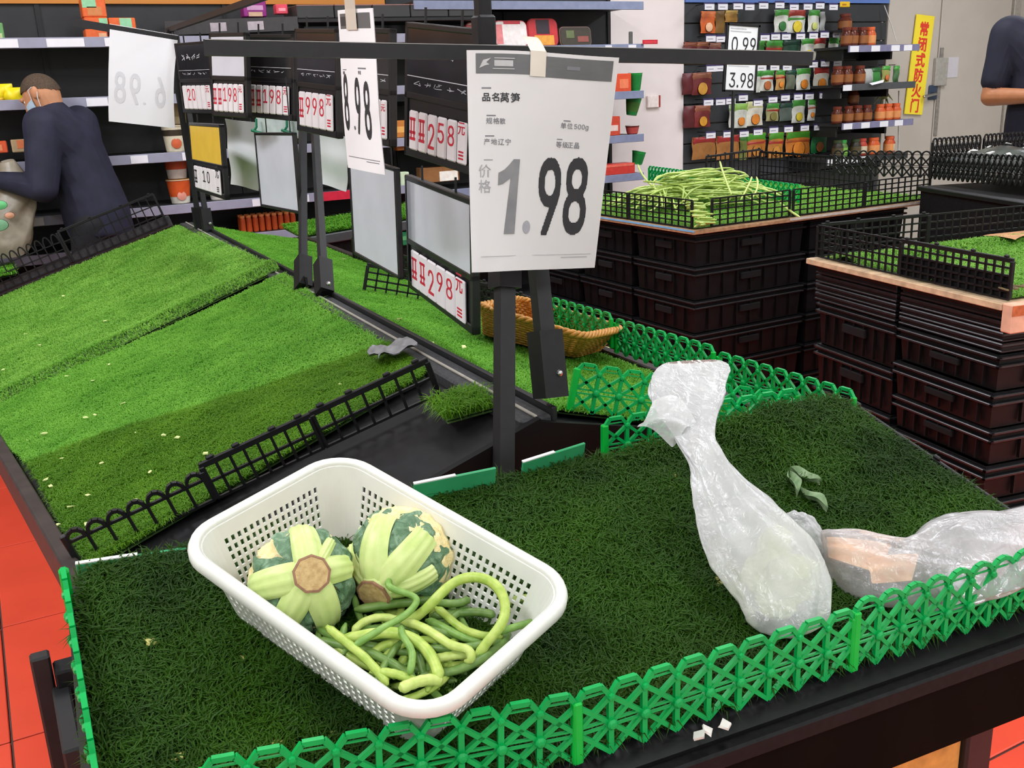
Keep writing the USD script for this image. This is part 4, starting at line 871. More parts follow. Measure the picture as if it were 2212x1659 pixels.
k1 = np.array((0.2744,1.0807,0.8427)); 
cauliflower('trimmed cauliflower lying stem-up, the one nearer the left corner of the white basket', k1, np.array(_r[2]) * .060 + np.array(_r[0]) * .022 + np.array(_r[1]) * .018, .060,
            [(84, .95, 1.05), (178, 1.0, 1.2), (232, .95, 1.15), (287, 1.0, 1.25), (2, .9, .75), (45, .4, .7)], 3, 0)
k2 = np.array((0.4001,1.0731,0.8405))
cauliflower('trimmed cauliflower with cream florets at its edge, against the basket back wall', k2, np.array(_r[2]) * .056 - np.array(_r[0]) * .028 - np.array(_r[1]) * .036, .062,
            [(98, 1.1, 1.35), (45, 1.0, 1.35), (8, .7, 1.0), (150, .6, .9), (200, .5, .8)], 8, 0)
BEAN = [M(f'bean_green_{i}', C(*a), .42, .2, 90, col2=C(*b), spec=.45) for i, (a, b) in enumerate((((150, 180, 70), (186, 204, 104)), ((104, 146, 62), (134, 172, 86)), ((86, 122, 52), (116, 146, 74)), ((168, 190, 88), (196, 210, 122))))]
def spl(pts, n):
    from scipy.interpolate import CubicSpline
    pts = np.array(pts, float); t = np.r_[0, np.cumsum(np.linalg.norm(np.diff(pts, axis=0), axis=1))]
    return CubicSpline(t, pts)(np.linspace(0, t[-1], n))
def bean_vf(pts, r, seed, n=8, seg=40):
    P = spl(pts, seg); u = np.linspace(0, 1, seg); rr = np.full(seg, r) * (1 + .035 * np.sin(u * 34 + seed)) 
    rr *= np.clip(u / .07, .22, 1) ** .6 * np.clip((1 - u) / .05, .2, 1) ** .6
    return tube_vf(P, rr, n)
def BB(seq): return [np.array(q) for q in seq]
traced = [
 ('long bean arching in a high open loop near the basket back right wall', 0, .0062, BB([(0.3589,0.9834,0.8021), (0.3805,0.9783,0.8114), (0.3989,0.9696,0.8301), (0.4269,0.9691,0.8459), (0.4471,0.9536,0.8524), (0.4607,0.9352,0.8476), (0.4637,0.9167,0.8323), (0.4518,0.9042,0.8132), (0.434,0.904,0.7973), (0.425,0.905,0.7871), (0.4128,0.9025,0.7811)])),
 ('yellowish bean crossing from the left wall of the basket down to the front corner', 0, .0068, BB([(0.2857,0.9812,0.8107), (0.3098,0.9672,0.8125), (0.337,0.9573,0.8123), (0.3589,0.9359,0.8048), (0.3649,0.9059,0.7947), (0.3606,0.8793,0.7843)])),
 ('thin dark green bean lying from the second cauliflower to the left wall of the basket', 1, .0042, BB([(0.3737,1.0273,0.8453), (0.3698,0.9946,0.8364), (0.3813,0.9867,0.8293), (0.3663,0.9702,0.8245), (0.3336,0.9616,0.8196), (0.3029,0.9558,0.8145), (0.289,0.9565,0.8093)])),
 ('pale bean with a hooked tip in the middle of the white basket', 3, .0054, BB([(0.3592,0.9805,0.8065), (0.371,0.9563,0.8105), (0.3841,0.9276,0.805), (0.3972,0.9067,0.7996), (0.4065,0.9,0.7958), (0.4067,0.8939,0.79), (0.4005,0.8985,0.785)])),
 ('short bluish-green bean hanging down across the front of the bean heap', 1, .0042, BB([(0.3503,0.9571,0.8166), (0.3449,0.9313,0.8116), (0.3437,0.9133,0.8067), (0.3363,0.8999,0.7989), (0.3321,0.8965,0.7917)])),
 ('bean curling over against the right corner of the white basket', 0, .0048, BB([(0.4847,0.9588,0.8026), (0.4995,0.9523,0.8093), (0.5119,0.9433,0.8092), (0.5125,0.9278,0.805), (0.5078,0.9191,0.7964)])),
 ('arched pale bean with ridges between the two cauliflowers and the left wall', 3, .0050, BB([(0.3028,0.9934,0.8039), (0.3216,0.9992,0.811), (0.3378,0.9959,0.8124), (0.3548,0.988,0.8085), (0.3722,0.9817,0.7988)])),
 ('long bean running along the left wall towards the front corner of the basket', 0, .0052, BB([(0.2708,0.986,0.8273), (0.2844,0.9656,0.8137), (0.2972,0.9433,0.8017), (0.3054,0.9241,0.7904), (0.3104,0.9069,0.7807)])),
 ('bean lying along the front right rim of the basket, lowest left', 0, .0052, BB([(0.3063,0.9223,0.7899), (0.3196,0.9118,0.7894), (0.3311,0.9003,0.7864), (0.3406,0.8909,0.782)])),
 ('flat bean pod in the front corner of the white basket', 3, .0066, BB([(0.3162,0.8887,0.7831), (0.3335,0.8865,0.7869), (0.3519,0.8845,0.7856), (0.3645,0.8824,0.7801)])),
 ('darker bean crossing diagonally under the looped bean', 1, .0050, BB([(0.3912,0.9844,0.7977), (0.4044,0.9603,0.7955), (0.4178,0.9385,0.7898), (0.4385,0.9259,0.7847)])),
 ('bean running from the looped bean down towards the right rim', 0, .0050, BB([(0.4056,0.9876,0.8092), (0.4133,0.9653,0.8032), (0.4207,0.9435,0.7975), (0.4359,0.9258,0.7929), (0.4603,0.9203,0.7866)])),
 ('bean curving beneath the yellowish bean near the left wall', 0, .0050, BB([(0.306,0.9512,0.7874), (0.3169,0.9574,0.7955), (0.336,0.9579,0.798), (0.3549,0.956,0.7915)])),
 ('green bean with a brown tip lying level below the second cauliflower', 2, .0050, BB([(0.4045,0.9982,0.812), (0.4204,0.9861,0.811), (0.4394,0.9805,0.8098), (0.4489,0.9804,0.812)])),
 ('dull green bean beneath the loop near the back right wall', 2, .0056, BB([(0.4014,0.9938,0.7963), (0.4267,0.9816,0.7975), (0.4472,0.9725,0.7974), (0.4712,0.9582,0.7919)])),
 ('pale bean lying level right of the yellowish bean in the basket', 3, .0054, BB([(0.3714,0.9219,0.7846), (0.3857,0.9149,0.7871), (0.4025,0.9098,0.786), (0.4142,0.9077,0.7815)])),
 ('bean tip poking over the right front rim area of the basket', 1, .0045, BB([(0.4554,0.9221,0.7922), (0.474,0.9161,0.7961), (0.4952,0.915,0.7961), (0.5103,0.9193,0.7923)])),
]
for i, (lab, ci, r_, pts) in enumerate(traced):
    solo('green_bean', bean_vf(pts, r_, i), BEAN[ci], lab, 'bean', True, 'beans in the white basket')
r = random.Random(5); Wp = lambda x, y, z: (BX @ np.array([x, y, z, 1]))[:3]
for i in range(42):
    cx, cy = r.uniform(.01, .125), r.uniform(-.07, .07); a = r.uniform(-.7, .7) + (PI / 2 if r.random() < .35 else 0); L = r.uniform(.10, .15); z = .012 + .028 * r.random() ; cv = r.uniform(-.035, .035)
    P = []
    for u in np.linspace(-.5, .5, 6):
        x = cx + L * u * math.cos(a) - cv * (1 - 4 * u * u) * math.sin(a); y = cy + L * u * math.sin(a) + cv * (1 - 4 * u * u) * math.cos(a)
        P.append(Wp(np.clip(x, -.04, .148), np.clip(y, -.088, .088), z + .006 * math.sin(5 * u + i)))
    solo('green_bean', bean_vf(P, r.uniform(.0042, .0056), i, 6, 20), BEAN[r.choice((1, 2, 2, 0))], 'darker green bean buried in the lower heap of beans in the white basket', 'bean', True, 'buried beans in the white basket')
# withered yellow leaf between the cauliflowers
q = np.array((0.3392,1.1004,0.849)); P, F = grid_vf(12, 8, lambda u, v: q + np.stack([.03 * (u - .5) + .006 * np.sin(9 * v), .018 * (v - .5) - .01 * np.sin(6 * u), .03 * (u - .5) * -1 + .006 * np.sin(12 * u + 5 * v)], 1))
solo('withered_leaf', MB().add(P, F).add(P - [0, .0008, 0], F[:, ::-1]), M('withered_leaf', C(150, 120, 48), .6, .5, 90, col2=C(206, 186, 74)), 'withered yellow-brown leaf wedged between the two cauliflowers', 'leaf', True)

# ================================================================ clear plastic produce bags
BAG = Mglass('bag_film', (.97, .985, .975), .52, .2, (.93, .95, .925), .5)
BAG2 = Mglass('bag_film_doubled', (.97, .97, .97), .40, .2, (.94, .93, .925), .5)
def spi(pts, n):
    from scipy.interpolate import PchipInterpolator
    pts = np.array(pts, float); return PchipInterpolator(np.arange(len(pts)), pts)(np.linspace(0, len(pts) - 1, n))
def bag_vf(loops, nth=72, nsub=6, wr=.10, seed=0, folds=9):
    """loops: (centre, half width vector, half depth vector); a film tube lofted through them with gathered folds"""
    Cn, A, B = (spi([l[k] for l in loops], (len(loops) - 1) * nsub + 1) for k in range(3))
    th = np.arange(nth) / nth * 2 * PI; V = []
    n = len(Cn)
    for i in range(n):
        t = i / (n - 1); q = np.stack([np.cos(th) * 3, np.sin(th) * 3, np.full(nth, t * 5)], 1)
        f = 1 + wr * (meshkit.fbm(q * 1.3 + seed, 3, seed) - .5) * 2 + wr * .55 * np.sin(folds * th + 3 * math.sin(t * 7 + seed)) * (.35 + .65 * math.sin(PI * min(1, t * 1.1)) ** 2) + wr * .5 * (meshkit.noise(np.stack([np.cos(th) * 9, np.sin(th) * 9, np.full(nth, t * 26)], 1), seed + 4) - .5)
        V.append(Cn[i] + (np.cos(th) * f)[:, None] * A[i] + (np.sin(th) * f)[:, None] * B[i])
    V = np.vstack(V); F = []
    for i in range(n - 1):
        for j in range(nth):
            p, q = i * nth + j, i * nth + (j + 1) % nth; F += [(p, q, q + nth), (p, q + nth, p + nth)]
    return V, np.array(F), n, nth
view = np.array([math.sin(math.radians(27.9)), math.cos(math.radians(27.9)), 0]); rightv = np.array([view[1], -view[0], 0])
def loop(L, R_, depth):
    L, R_ = np.array(L), np.array(R_); c = (L + R_) / 2; a = (R_ - L) / 2
    d = np.cross(a, (0, 0, 1.)); d /= np.linalg.norm(d)
    b = np.cross(d, a); b = d if False else np.array([view[0], view[1], .35]); b = b - a * (a @ b) / (a @ a); b /= np.linalg.norm(b)
    return c, a, b * depth
bl_ = [loop((0.8054,0.845,0.7333), (0.8279,0.8353,0.731), .010), loop((0.7761,0.8457,0.7454), (0.8476,0.8192,0.7394), .030), loop((0.7671,0.864,0.7658), (0.8825,0.8237,0.7567), .050), loop((0.761,0.8881,0.7929), (0.9036,0.8496,0.7847), .060),
       loop((0.7555,0.9079,0.8189), (0.9078,0.8789,0.8134), .055), loop((0.7662,0.9366,0.8476), (0.8885,0.9069,0.8414), .045), loop((0.7834,0.9703,0.8777), (0.8631,0.9489,0.8731), .034), loop((0.802,1.004,0.9026), (0.858,0.9933,0.9006), .024),
       loop((0.8057,1.0377,0.9221), (0.8648,1.0266,0.9201), .024), loop((0.8098,1.0795,0.9439), (0.9049,1.0755,0.9443), .030), loop((0.8141,1.1108,0.9628), (0.9381,1.0979,0.9612), .030), loop((0.8492,1.1506,0.9844), (0.9684,1.1236,0.979), .016), loop((0.8859,1.1674,0.9947), (0.9708,1.1451,0.99), .004)]
V, F, n, nth = bag_vf(bl_, wr=.125, seed=2, folds=7)
tb = thing('plastic_bag', 'tall clear plastic bag of pale greens with twisted neck and open mouth', 'plastic bag')
part(tb, 'film', (V, F), BAG, True)
# loose flap of the mouth hanging to the left
def flap(u, v):
    a, b, c, d = (np.array(q) for q in ((0.8213,1.1061,0.9647), (0.7641,1.0753,0.9368), (0.7999,1.0406,0.9177), (0.8153,1.0108,0.9078)))
    e = np.array((0.7822,1.075,0.9505))
    P = (a * (1 - u)[:, None] + b * u[:, None]) * (1 - v)[:, None] + (np.array((0.8529,1.0533,0.9426)) * (1 - u)[:, None] + c * u[:, None]) * v[:, None]
    return P + CNn * (.014 * np.sin(PI * v) + .006 * np.sin(8 * u + 4 * v))[:, None] + np.array([-.4, -.3, 0]) * (.02 * np.sin(PI * u) * np.sin(PI * v))[:, None]
P, F = grid_vf(16, 16, flap); part(tb, 'mouth_flap', (P, F), BAG, True)
PALE = M('pale_cabbage', C(196, 206, 150), .5, .15, 60, col2=C(226, 230, 192))
for k, (q, sc, sd) in enumerate((((0.852,0.8626,0.7667), (.052, .026, .040), 1), ((0.8307,0.8852,0.7777), (.032, .018, .036), 2), ((0.868,0.9055,0.7962), (.028, .016, .034), 3), ((0.8228,0.8476,0.7488), (.026, .020, .016), 5))):
    s = trimesh.creation.icosphere(4, 1.0); v = np.array(s.vertices); v = v * (1 + .35 * (meshkit.fbm(v * 2.2, 3, sd) - .5))[:, None]
    solo('pale_greens', (v * np.array(sc) + np.array(q), np.array(s.faces)), PALE, ('largest pale green vegetable lump low in the tall clear bag', 'pale green vegetable at the left side of the tall clear bag', 'pale green vegetable at the top of the filled part of the tall bag', 'small pale vegetable at the bottom tip of the tall clear bag')[k], 'vegetable', True)
# second bag lying towards the right edge
b2 = [loop((0.9587,0.9149,0.7929), (0.9598,0.9107,0.7659), .012), loop((0.965,0.9066,0.7959), (0.9386,0.8738,0.7556), .035), loop((0.9978,0.883,0.7952), (0.9421,0.8269,0.7409), .045), loop((1.0232,0.8489,0.7916), (0.9689,0.7923,0.7319), .05), loop((1.0485,0.8358,0.7936), (0.9976,0.7681,0.7279), .05),
      loop((1.0967,0.842,0.8012), (1.0337,0.7478,0.7333), .05), loop((1.1371,0.8333,0.8099), (1.058,0.7325,0.7399), .045), loop((1.186,0.8073,0.8088), (1.1016,0.7181,0.7471), .045), loop((1.2435,0.7912,0.8105), (1.1685,0.713,0.7571), .04), loop((1.3194,0.7715,0.8063), (1.2554,0.7186,0.7651), .03)]
V, F, n, nth = bag_vf(b2, wr=.09, seed=9, folds=6)
tb2 = thing('plastic_bag', 'cloudy plastic bag lying at the right edge of the near turf with peach-coloured pieces inside', 'plastic bag')
part(tb2, 'film', (V, F), BAG2, True)
b3 = [loop((0.9381,0.9648,0.8061), (0.9403,0.9568,0.7884), .012), loop((0.9516,0.9498,0.8126), (0.9342,0.9242,0.7743), .025), loop((0.9641,0.935,0.8036), (0.9463,0.9059,0.7644), .022), loop((0.9688,0.9185,0.7889), (0.9611,0.9049,0.7643), .012)]
V, F, n, nth = bag_vf(b3, wr=.16, seed=4, folds=5); part(tb2, 'gathered_end', (V, F), BAG, True)
PEACH = M('peach_flesh', C(250, 176, 108), .5, .1, 60, col2=C(255, 214, 164))
for k, (L_, lab) in enumerate(((((0.9618,0.903,0.7897), (1.0308,0.8508,0.7819), (0.9902,0.8324,0.7555), (0.9489,0.8847,0.769)), 'larger peach-coloured slab nearest the tall bag inside the lying plastic bag'), (((0.9862,0.854,0.7717), (1.0582,0.8264,0.7705), (1.0211,0.8047,0.7485), (0.9711,0.8264,0.7485)), 'smaller peach-coloured slab deeper inside the lying plastic bag'))):
    P4 = [np.array(q) for q in L_]
    def slab(u, v):
        P = (P4[0] * (1 - u)[:, None] + P4[1] * u[:, None]) * (1 - v)[:, None] + (P4[3] * (1 - u)[:, None] + P4[2] * u[:, None]) * v[:, None]
        return P + CNn * (.008 * np.sin(PI * u) ** .5 * np.sin(PI * v) ** .5 + .002 * np.sin(13 * v))[:, None]
    P, F = grid_vf(14, 12, slab); m = MB().add(P, F); Q = grid_vf(14, 12, lambda u, v: slab(u, v) - CNn * (.016 * np.sin(PI * u) ** .5 * np.sin(PI * v) ** .5)[:, None])[0]; m.add(Q, F[:, ::-1])
    solo('peach_slice', m, PEACH, lab, 'fruit', True)
P4 = [np.array(q) for q in ((0.9523,0.9,0.7546), (0.9827,0.8402,0.7389), (0.9649,0.8314,0.7321), (0.9481,0.8824,0.7456))]
solo('foam_tray', MB().add(*quad(P4[0], P4[1], P4[2], P4[3], .006, CNn)), M('foam_tray_white', C(226, 222, 224), .6), 'white foam tray edge under the peach-coloured slabs in the lying bag', 'tray', False)

# ---- leaves and crumbs left on the turf
LF = M('loose_leaf', C(104, 134, 92), .55, .25, 80, col2=C(150, 172, 132))
def leaf(label, o, d, L, w, seed, curl=.004):
    d = np.array(d, float); d /= np.linalg.norm(d); s = np.cross(CNn, d)
    def fn(u, v): 
        ww = w * np.sin(PI * np.clip(u, .02, 1)) ** .8 * (1 - .25 * u)
        return np.array(o) + d * (L * (u - .5))[:, None] + s * (ww * (v - .5))[:, None] + CNn * (curl * np.sin(PI * u) + .006 * np.cos(2 * PI * v) + .004 * np.sin(7 * u + seed))[:, None]
    P, F = grid_vf(14, 6, fn); t = thing('loose_leaf', label, 'leaf')
    part(t, 'blade', MB().add(P, F).add(P - CNn * .0006, F[:, ::-1]), LF, True)
    part(t, 'midrib', MB().tube(fn(np.linspace(0, 1, 12), np.full(12, .5)) + CNn * .0008, .0009, 5), M('leaf_midrib', C(168, 186, 136), .5), True)
leaf('upper of two flat grey-green leaves on the near turf by the tall bag', (1.0622,1.048,0.8067), (1.0967,1.0548,0.7863) - np.array((1.0784,1.0923,0.7961)), .050, .026, 1)
leaf('curled grey-green leaf on the near turf behind the tall bag', (1.0287,1.0388,0.8037), (1.034,1.0301,0.7786) - np.array((1.0685,1.0923,0.796)), .055, .022, 2, .012)
leaf('lower of two flat grey-green leaves on the near turf by the tall bag', (1.0339,1.0001,0.7933), (1.0623,1.0004,0.771) - np.array((1.0579,1.0451,0.7831)), .055, .022, 3)
def crumbs(name, label, pts, mat, r0, nrm, seed):
    m = MB(); r = np.random.default_rng(seed)
    for q in pts:
        v, f = box_vf((-1, -1, -.25), (1, 1, .25)); v = v * (1 + .5 * (r.random((8, 1)) - .5)) * r0 * r.uniform(.5, 1.3)
        m.add(v, f, T(*(np.array(q) + np.array(nrm) * .012)) @ RZ(r.uniform(0, 360)) @ RX(r.uniform(-30, 30)))
    solo(name, m, mat, label, 'crumbs', False, None, 'stuff')
CRM = M('vegetable_crumbs', C(206, 216, 142), .6, .15, 200)
crumbs('leaf_crumbs', 'pale yellow-green vegetable crumbs scattered over the left slope turf', [(0.0392,1.8876,0.6547), (0.0859,1.8218,0.6702), (0.1029,1.9591,0.6742), (0.0393,2.1638,0.6519), (0.2002,3.1404,0.6927), (0.2036,2.7578,0.6977), (0.2576,2.8443,0.7139), (0.0886,3.7443,0.6511), (0.1164,3.4742,0.6627), (-0.0001,3.3555,0.627), (0.5423,3.1426,0.801), (0.1532,2.465,0.6848), (0.1731,2.4486,0.6913), (0.0589,2.4937,0.6547), (0.1244,2.2954,0.6775), (0.2303,2.1778,0.7123), (0.0798,2.2475,0.6639), (0.2736,2.0799,0.727),
   (0.2929,2.0267,0.7336), (0.1461,2.0994,0.6864), (0.0446,2.1118,0.6541), (0.0698,1.9433,0.6639), (0.3166,1.8678,0.7428), (0.1743,1.8181,0.6982), (0.5584,1.7719,0.8204), (0.5986,1.8708,0.8321), (0.3158,3.405,0.7266), (0.153,2.9242,0.68), (0.0221,2.4998,0.643), (0.2512,4.1616,0.6982), (0.2371,2.4352,0.7117), (0.2167,1.9168,0.7106)], CRM, .0045, LN / np.linalg.norm(LN), 3)
crumbs('leaf_crumbs', 'yellowish vegetable crumbs scattered over the near turf', [(0.7947,0.9374,0.7498), (0.79,0.9269,0.7469), (0.1056,0.9943,0.7545), (0.0901,0.9469,0.7414), (0.8783,0.9439,0.7529), (0.1881,1.0504,0.771), (0.244,0.9092,0.7336), (0.1867,0.922,0.7362), (0.7543,1.1151,0.7973), (0.8813,1.1482,0.8082), (0.6643,1.0752,0.7851), (0.6399,1.1621,0.8082), (0.5937,1.2041,0.8188), (0.0972,1.1172,0.7876)], M('dry_crumbs', C(176, 172, 96), .7, .2, 200), .005, CNn, 4)
crumbs('paper_scraps', 'white scraps of paper on the black front lip below the green fence', [np.array((0.6063,0.7492,0.696)) + [0, -.012, .012], np.array((0.6189,0.751,0.6967)) + [0, -.012, .012], np.array((0.6434,0.7483,0.6963)) + [0, -.012, .012]], M('paper_scrap', C(214, 210, 202), .7), .006, (0, 0, .0), 6)
crumbs('leaf_crumbs', 'pale crumbs scattered over the bright right slope turf', [(0.8267,1.9306,0.8695), (1.2615,3.7786,0.774), (1.5537,3.1416,0.697), (0.8733,2.2382,0.86), (1.4187,2.1328,0.7236), (0.8974,1.9208,0.8519)], CRM, .006, RN / np.linalg.norm(RN), 8)

# ================================================================ wicker basket on the right slope
wq = [np.array(q) for q in ((1.0264,2.0955,0.9086), (1.1134,1.7633,0.8846), (1.3735,1.9865,0.8215), (1.3121,2.417,0.8397))]
wb = [np.array(q) for q in ((1.0497,2.133,0.8278), (1.1842,1.9181,0.7929), (1.3642,2.0765,0.7492), (1.312,2.4092,0.7644))]
wt = thing('wicker_basket', 'tan woven wicker basket with braided rim on the bright right slope', 'basket')
def ring4(q, n=160, r=.16):
    P = []; q = [np.array(k) for k in q]
    for i in range(4):
        a, b, c = q[i], q[(i + 1) % 4], q[(i + 2) % 4]
        La = np.linalg.norm(b - a); Lb = np.linalg.norm(c - b); rr = r * min(La, Lb)
        s, e = a + (b - a) * min(.45, rr / La), b - (b - a) * min(.45, rr / La); e2 = b + (c - b) * min(.45, rr / Lb)
        P += [s + (e - s) * t for t in np.linspace(0, 1, 26)[:-1]] + [(1 - t) ** 2 * e + 2 * t * (1 - t) * b + t * t * e2 for t in np.linspace(0, 1, 14)[:-1]]
    return np.array(P)
Rt, Rb = ring4(wq), ring4(wb); nP = len(Rt)
cen = (Rt.mean(0) + Rb.mean(0)) / 2
nrm = Rt - Rt.mean(0); nrm /= np.linalg.norm(nrm, axis=1)[:, None]
m = MB(); ph = np.arange(nP) * (2 * PI / 4.0)
for k in range(11):
    t_ = (k + .5) / 11; P = Rb * (1 - t_) + Rt * t_ + nrm * (.0026 * np.sin(ph + PI * (k % 2)))[:, None]
    P = np.vstack([P, P[:1]]); m.tube(P, .0048, 5, False)
part(wt, 'weave', m, WICK, True, None, 'stuff')
m = MB()
for i in range(0, nP, 4): m.tube([Rb[i], Rt[i]], .0026, 5)
part(wt, 'stakes', m, WICK, True, None, 'stuff')
m = MB()
for s_ in (0, 1, 2):
    P = Rt + nrm * (.006 * np.cos(np.arange(nP) * .8 + s_ * 2.1))[:, None] + np.array([0, 0, 1]) * (.005 * np.sin(np.arange(nP) * .8 + s_ * 2.1))[:, None]
    m.tube(np.vstack([P, P[:1]]), .0048, 6, False)
part(wt, 'braided_rim', m, WICK, True)
Rb2 = Rb * .85 + Rt * .15 + (Rt - Rb) * .08; c0 = Rb2.mean(0); m = MB()
for i in range(nP): m.add([c0, Rb2[i], Rb2[(i + 1) % nP]], [(0, 1, 2)])
v_, f_ = m.arr(); m.add(v_ - RN * .002, f_[:, ::-1])
part(wt, 'bottom', m, WICK, False)

# ================================================================ crate stacks on the right
def crate_parts(th, w, d, h):
    m = MB(); t = .006; tp = .012
    for (a, b) in (((0, 0), (w, 0)), ((w, 0), (w, d)), ((w, d), (0, d)), ((0, d), (0, 0))):
        pass
    o = [(tp, tp), (w - tp, tp), (w - tp, d - tp), (tp, d - tp)]; q = [(0.004, .004), (w - .004, .004), (w - .004, d - .004), (.004, d - .004)]
    for i in range(4):
        j = (i + 1) % 4; P = [(*o[i], 0), (*o[j], 0), (*q[j], h), (*q[i], h)]
        n = np.cross(np.subtract(P[1], P[0]), np.subtract(P[3], P[0])); n /= np.linalg.norm(n)
        m.add(*quad(*P, t, n))
    m.box((tp, tp, 0), (w - tp, d - tp, .006))
    part(th, 'body', m, CRATE, False)
    for z in (h - .012, h - .034):
        m = MB()
        e = .006
        for lo, hi in (((-e, -e), (w + e, .006)), ((-e, d - .006), (w + e, d + e)), ((-e, -e), (.006, d + e)), ((w - .006, -e), (w + e, d + e))):
            m.cbox((*lo, z), (*hi, z + .008), .002)
        part(th, 'rim', m, CRIM, False)
    m = MB()
    for k in range(1, 8):
        for y, s in ((0.0, 1), (d, -1)): m.box((w * k / 8 - .002, y + .002 * s - .005, .01), (w * k / 8 + .002, y + .002 * s + .005, h - .03))
    for k in range(1, 6):
        for x, s in ((0.0, 1), (w, -1)): m.box((x + .002 * s - .005, d * k / 6 - .002, .01), (x + .002 * s + .005, d * k / 6 + .002, h - .03))
    part(th, 'ribs', m, CRATE, False, None, 'stuff')
    SL = M('slot_shadow_black', C(6, 6, 6), .9)
    for x in (0.001, w - .001): part(th, 'hand_slot', MB().cbox((x - .006, d / 2 - .055, h - .075 if h > .11 else h - .06), (x + .006, d / 2 + .055, h - .046 if h > .11 else h - .04), .003), SL, False)
    for y in (0.001, d - .001): part(th, 'hand_slot', MB().cbox((w / 2 - .055, y - .006, h - .075 if h > .11 else h - .06), (w / 2 + .055, y + .006, h - .046 if h > .11 else h - .04), .003), SL, False)
z1 = .85
c0 = np.array((2.479,3.0918,0.85)); S1 = FR(c0, np.array((3.8647,3.1168,0.85)) - c0, (0, 0, 1)); S1i = np.linalg.inv(S1)
loc1 = lambda p: (S1i @ np.r_[np.array(p), 1])[:3]
CH = .138
LEV = ['bottom', 'second from bottom', 'third from bottom', 'fourth from bottom', 'second from top', 'topmost']
cr0 = None
for (ci, cx, cy, cn) in ((0, .03, .03, 'near corner stack'), (1, .03, .46, 'middle left stack'), (2, .03, .89, 'rear left stack'), (3, .66, .03, 'right front stack')):
    for k in range(6):
        X = S1 @ T(cx, cy, -z1 + .0 + k * CH); lab = f'black folding crate under the green bean table, {LEV[k]} in the {cn}'
        if cr0 is None:
            cr0 = thing('plastic_crate', lab, 'crate', X, 'crates under the bean table'); crate_parts(cr0, .60, .40, CH - .003)
        else: dup(cr0, lab, X, 'crates under the bean table')
tb1 = thing('table_board', 'wooden board with a pale blue edge lying on the crates under the green beans', 'board', S1)
part(tb1, 'board', MB().cbox((-.01, -.01, -.020), (1.46, 1.36, -.004), .002), WOOD, False)
part(tb1, 'blue_edge', MB().box((-.0125, -.01, -.010), (-.0095, 1.36, -.003)), M('pale_blue_edge', C(120, 176, 216), .5), False, 'pale blue strip along the left edge')
part(tb1, 'white_edge', MB().box((.5, -.0125, -.013), (1.46, -.0095, -.003)), M('white_edge', C(206, 200, 188), .5), False, 'white strip along the front edge')
turf('turf_mat', 'green turf on the bean table inside the black mesh fence', ((S1 @ [.02, .02, .0, 1])[:3], (S1 @ [1.44, .02, .0, 1])[:3], (S1 @ [1.44, 1.34, .0, 1])[:3], (S1 @ [.02, 1.34, .0, 1])[:3]), TURF_LIT, 26000, .018, .005, 41, (0, 0, 1))
FB_ = 'black mesh fence around the bean table'
pr = fence_grid('fence_panel', 'black mesh fence panel on the left side of the bean table, nearest its front corner', FB_, 10, 5, .42, .108, BLK, S1 @ T(.012, .45, .003) @ RZ(-90), False)
dup(pr, 'black mesh fence panel on the left side of the bean table, farther back', S1 @ T(.012, .88, .003) @ RZ(-90))
dup(pr, 'black mesh fence panel on the left side of the bean table, hindmost', S1 @ T(.012, 1.31, .003) @ RZ(-90))
q = loc1((2.5763,3.1256,0.85))[0]
dup(pr, 'black mesh fence panel on the front of the bean table, right of the spilling gap', S1 @ T(q, .012, .003))
dup(pr, 'black mesh fence panel on the front of the bean table, middle of three', S1 @ T(q + .44, .012, .003))
dup(pr, 'black mesh fence panel on the front of the bean table, rightmost', S1 @ T(q + .87, .012, .003))
a, b = np.array((3.5903,4.9122,0.945)), np.array((3.3004,3.2501,0.945)); d = (b - a) / np.linalg.norm(b - a); n = int(np.linalg.norm(b - a) / .386)
for k in range(max(2, min(4, n))):
    dup(fence0, f'green lattice fence panel standing behind the bean heap, {ORD[k]} from the back', FR(a + d * .386 * k - [0, 0, .09], d, (0, 0, 1)), 'green panels on the bean table')
# heap of long beans
hc = loc1((2.8799,3.512,0.86)); hx, hy = hc[0], hc[1]
r = random.Random(31)
PB = [M(f'pale_bean_{k}', C(*c), .45, .12, 60, spec=.45) for k, c in enumerate(((172, 196, 96), (194, 214, 120), (156, 180, 84)))]
for i in range(150):
    f = (i + .5) / 150; rad = .30 * math.sqrt(r.random()) ; a = r.uniform(0, 2 * PI)
    cx, cy = hx + .10 + rad * math.cos(a) * 1.0, hy + .18 + rad * math.sin(a) * .75
    hgt = .155 * max(0, 1 - (rad / .36) ** 2)
    z = .012 + hgt * (.35 + .65 * r.random()); th_ = r.gauss(.3, .8); L = r.uniform(.24, .42); cv = r.uniform(-.05, .05)
    P = []
    for u in np.linspace(-.5, .5, 6):
        x = cx + L * u * math.cos(th_) - cv * (1 - 4 * u * u) * math.sin(th_); y = cy + L * u * math.sin(th_) + cv * (1 - 4 * u * u) * math.cos(th_)
        rr = math.hypot(x - hx - .10, (y - hy - .18) / .75)
        zz = min(z, .018 + .155 * max(0, 1 - (rr / .40) ** 2) + .02) + .006 * math.sin(6 * u + i)
        P.append((S1 @ [max(.03, x), max(.035, y), max(.01, zz), 1])[:3])
    solo('long_bean', bean_vf(P, r.uniform(.0042, .0056), i, 5, 16), PB[r.randrange(3)], 'pale green long bean in the big heap on the mesh-walled bean table', 'bean', True, 'long beans heaped on the table')
sp = [loc1((2.5697,3.1911,0.88)), loc1((2.5036,3.1311,0.84))]
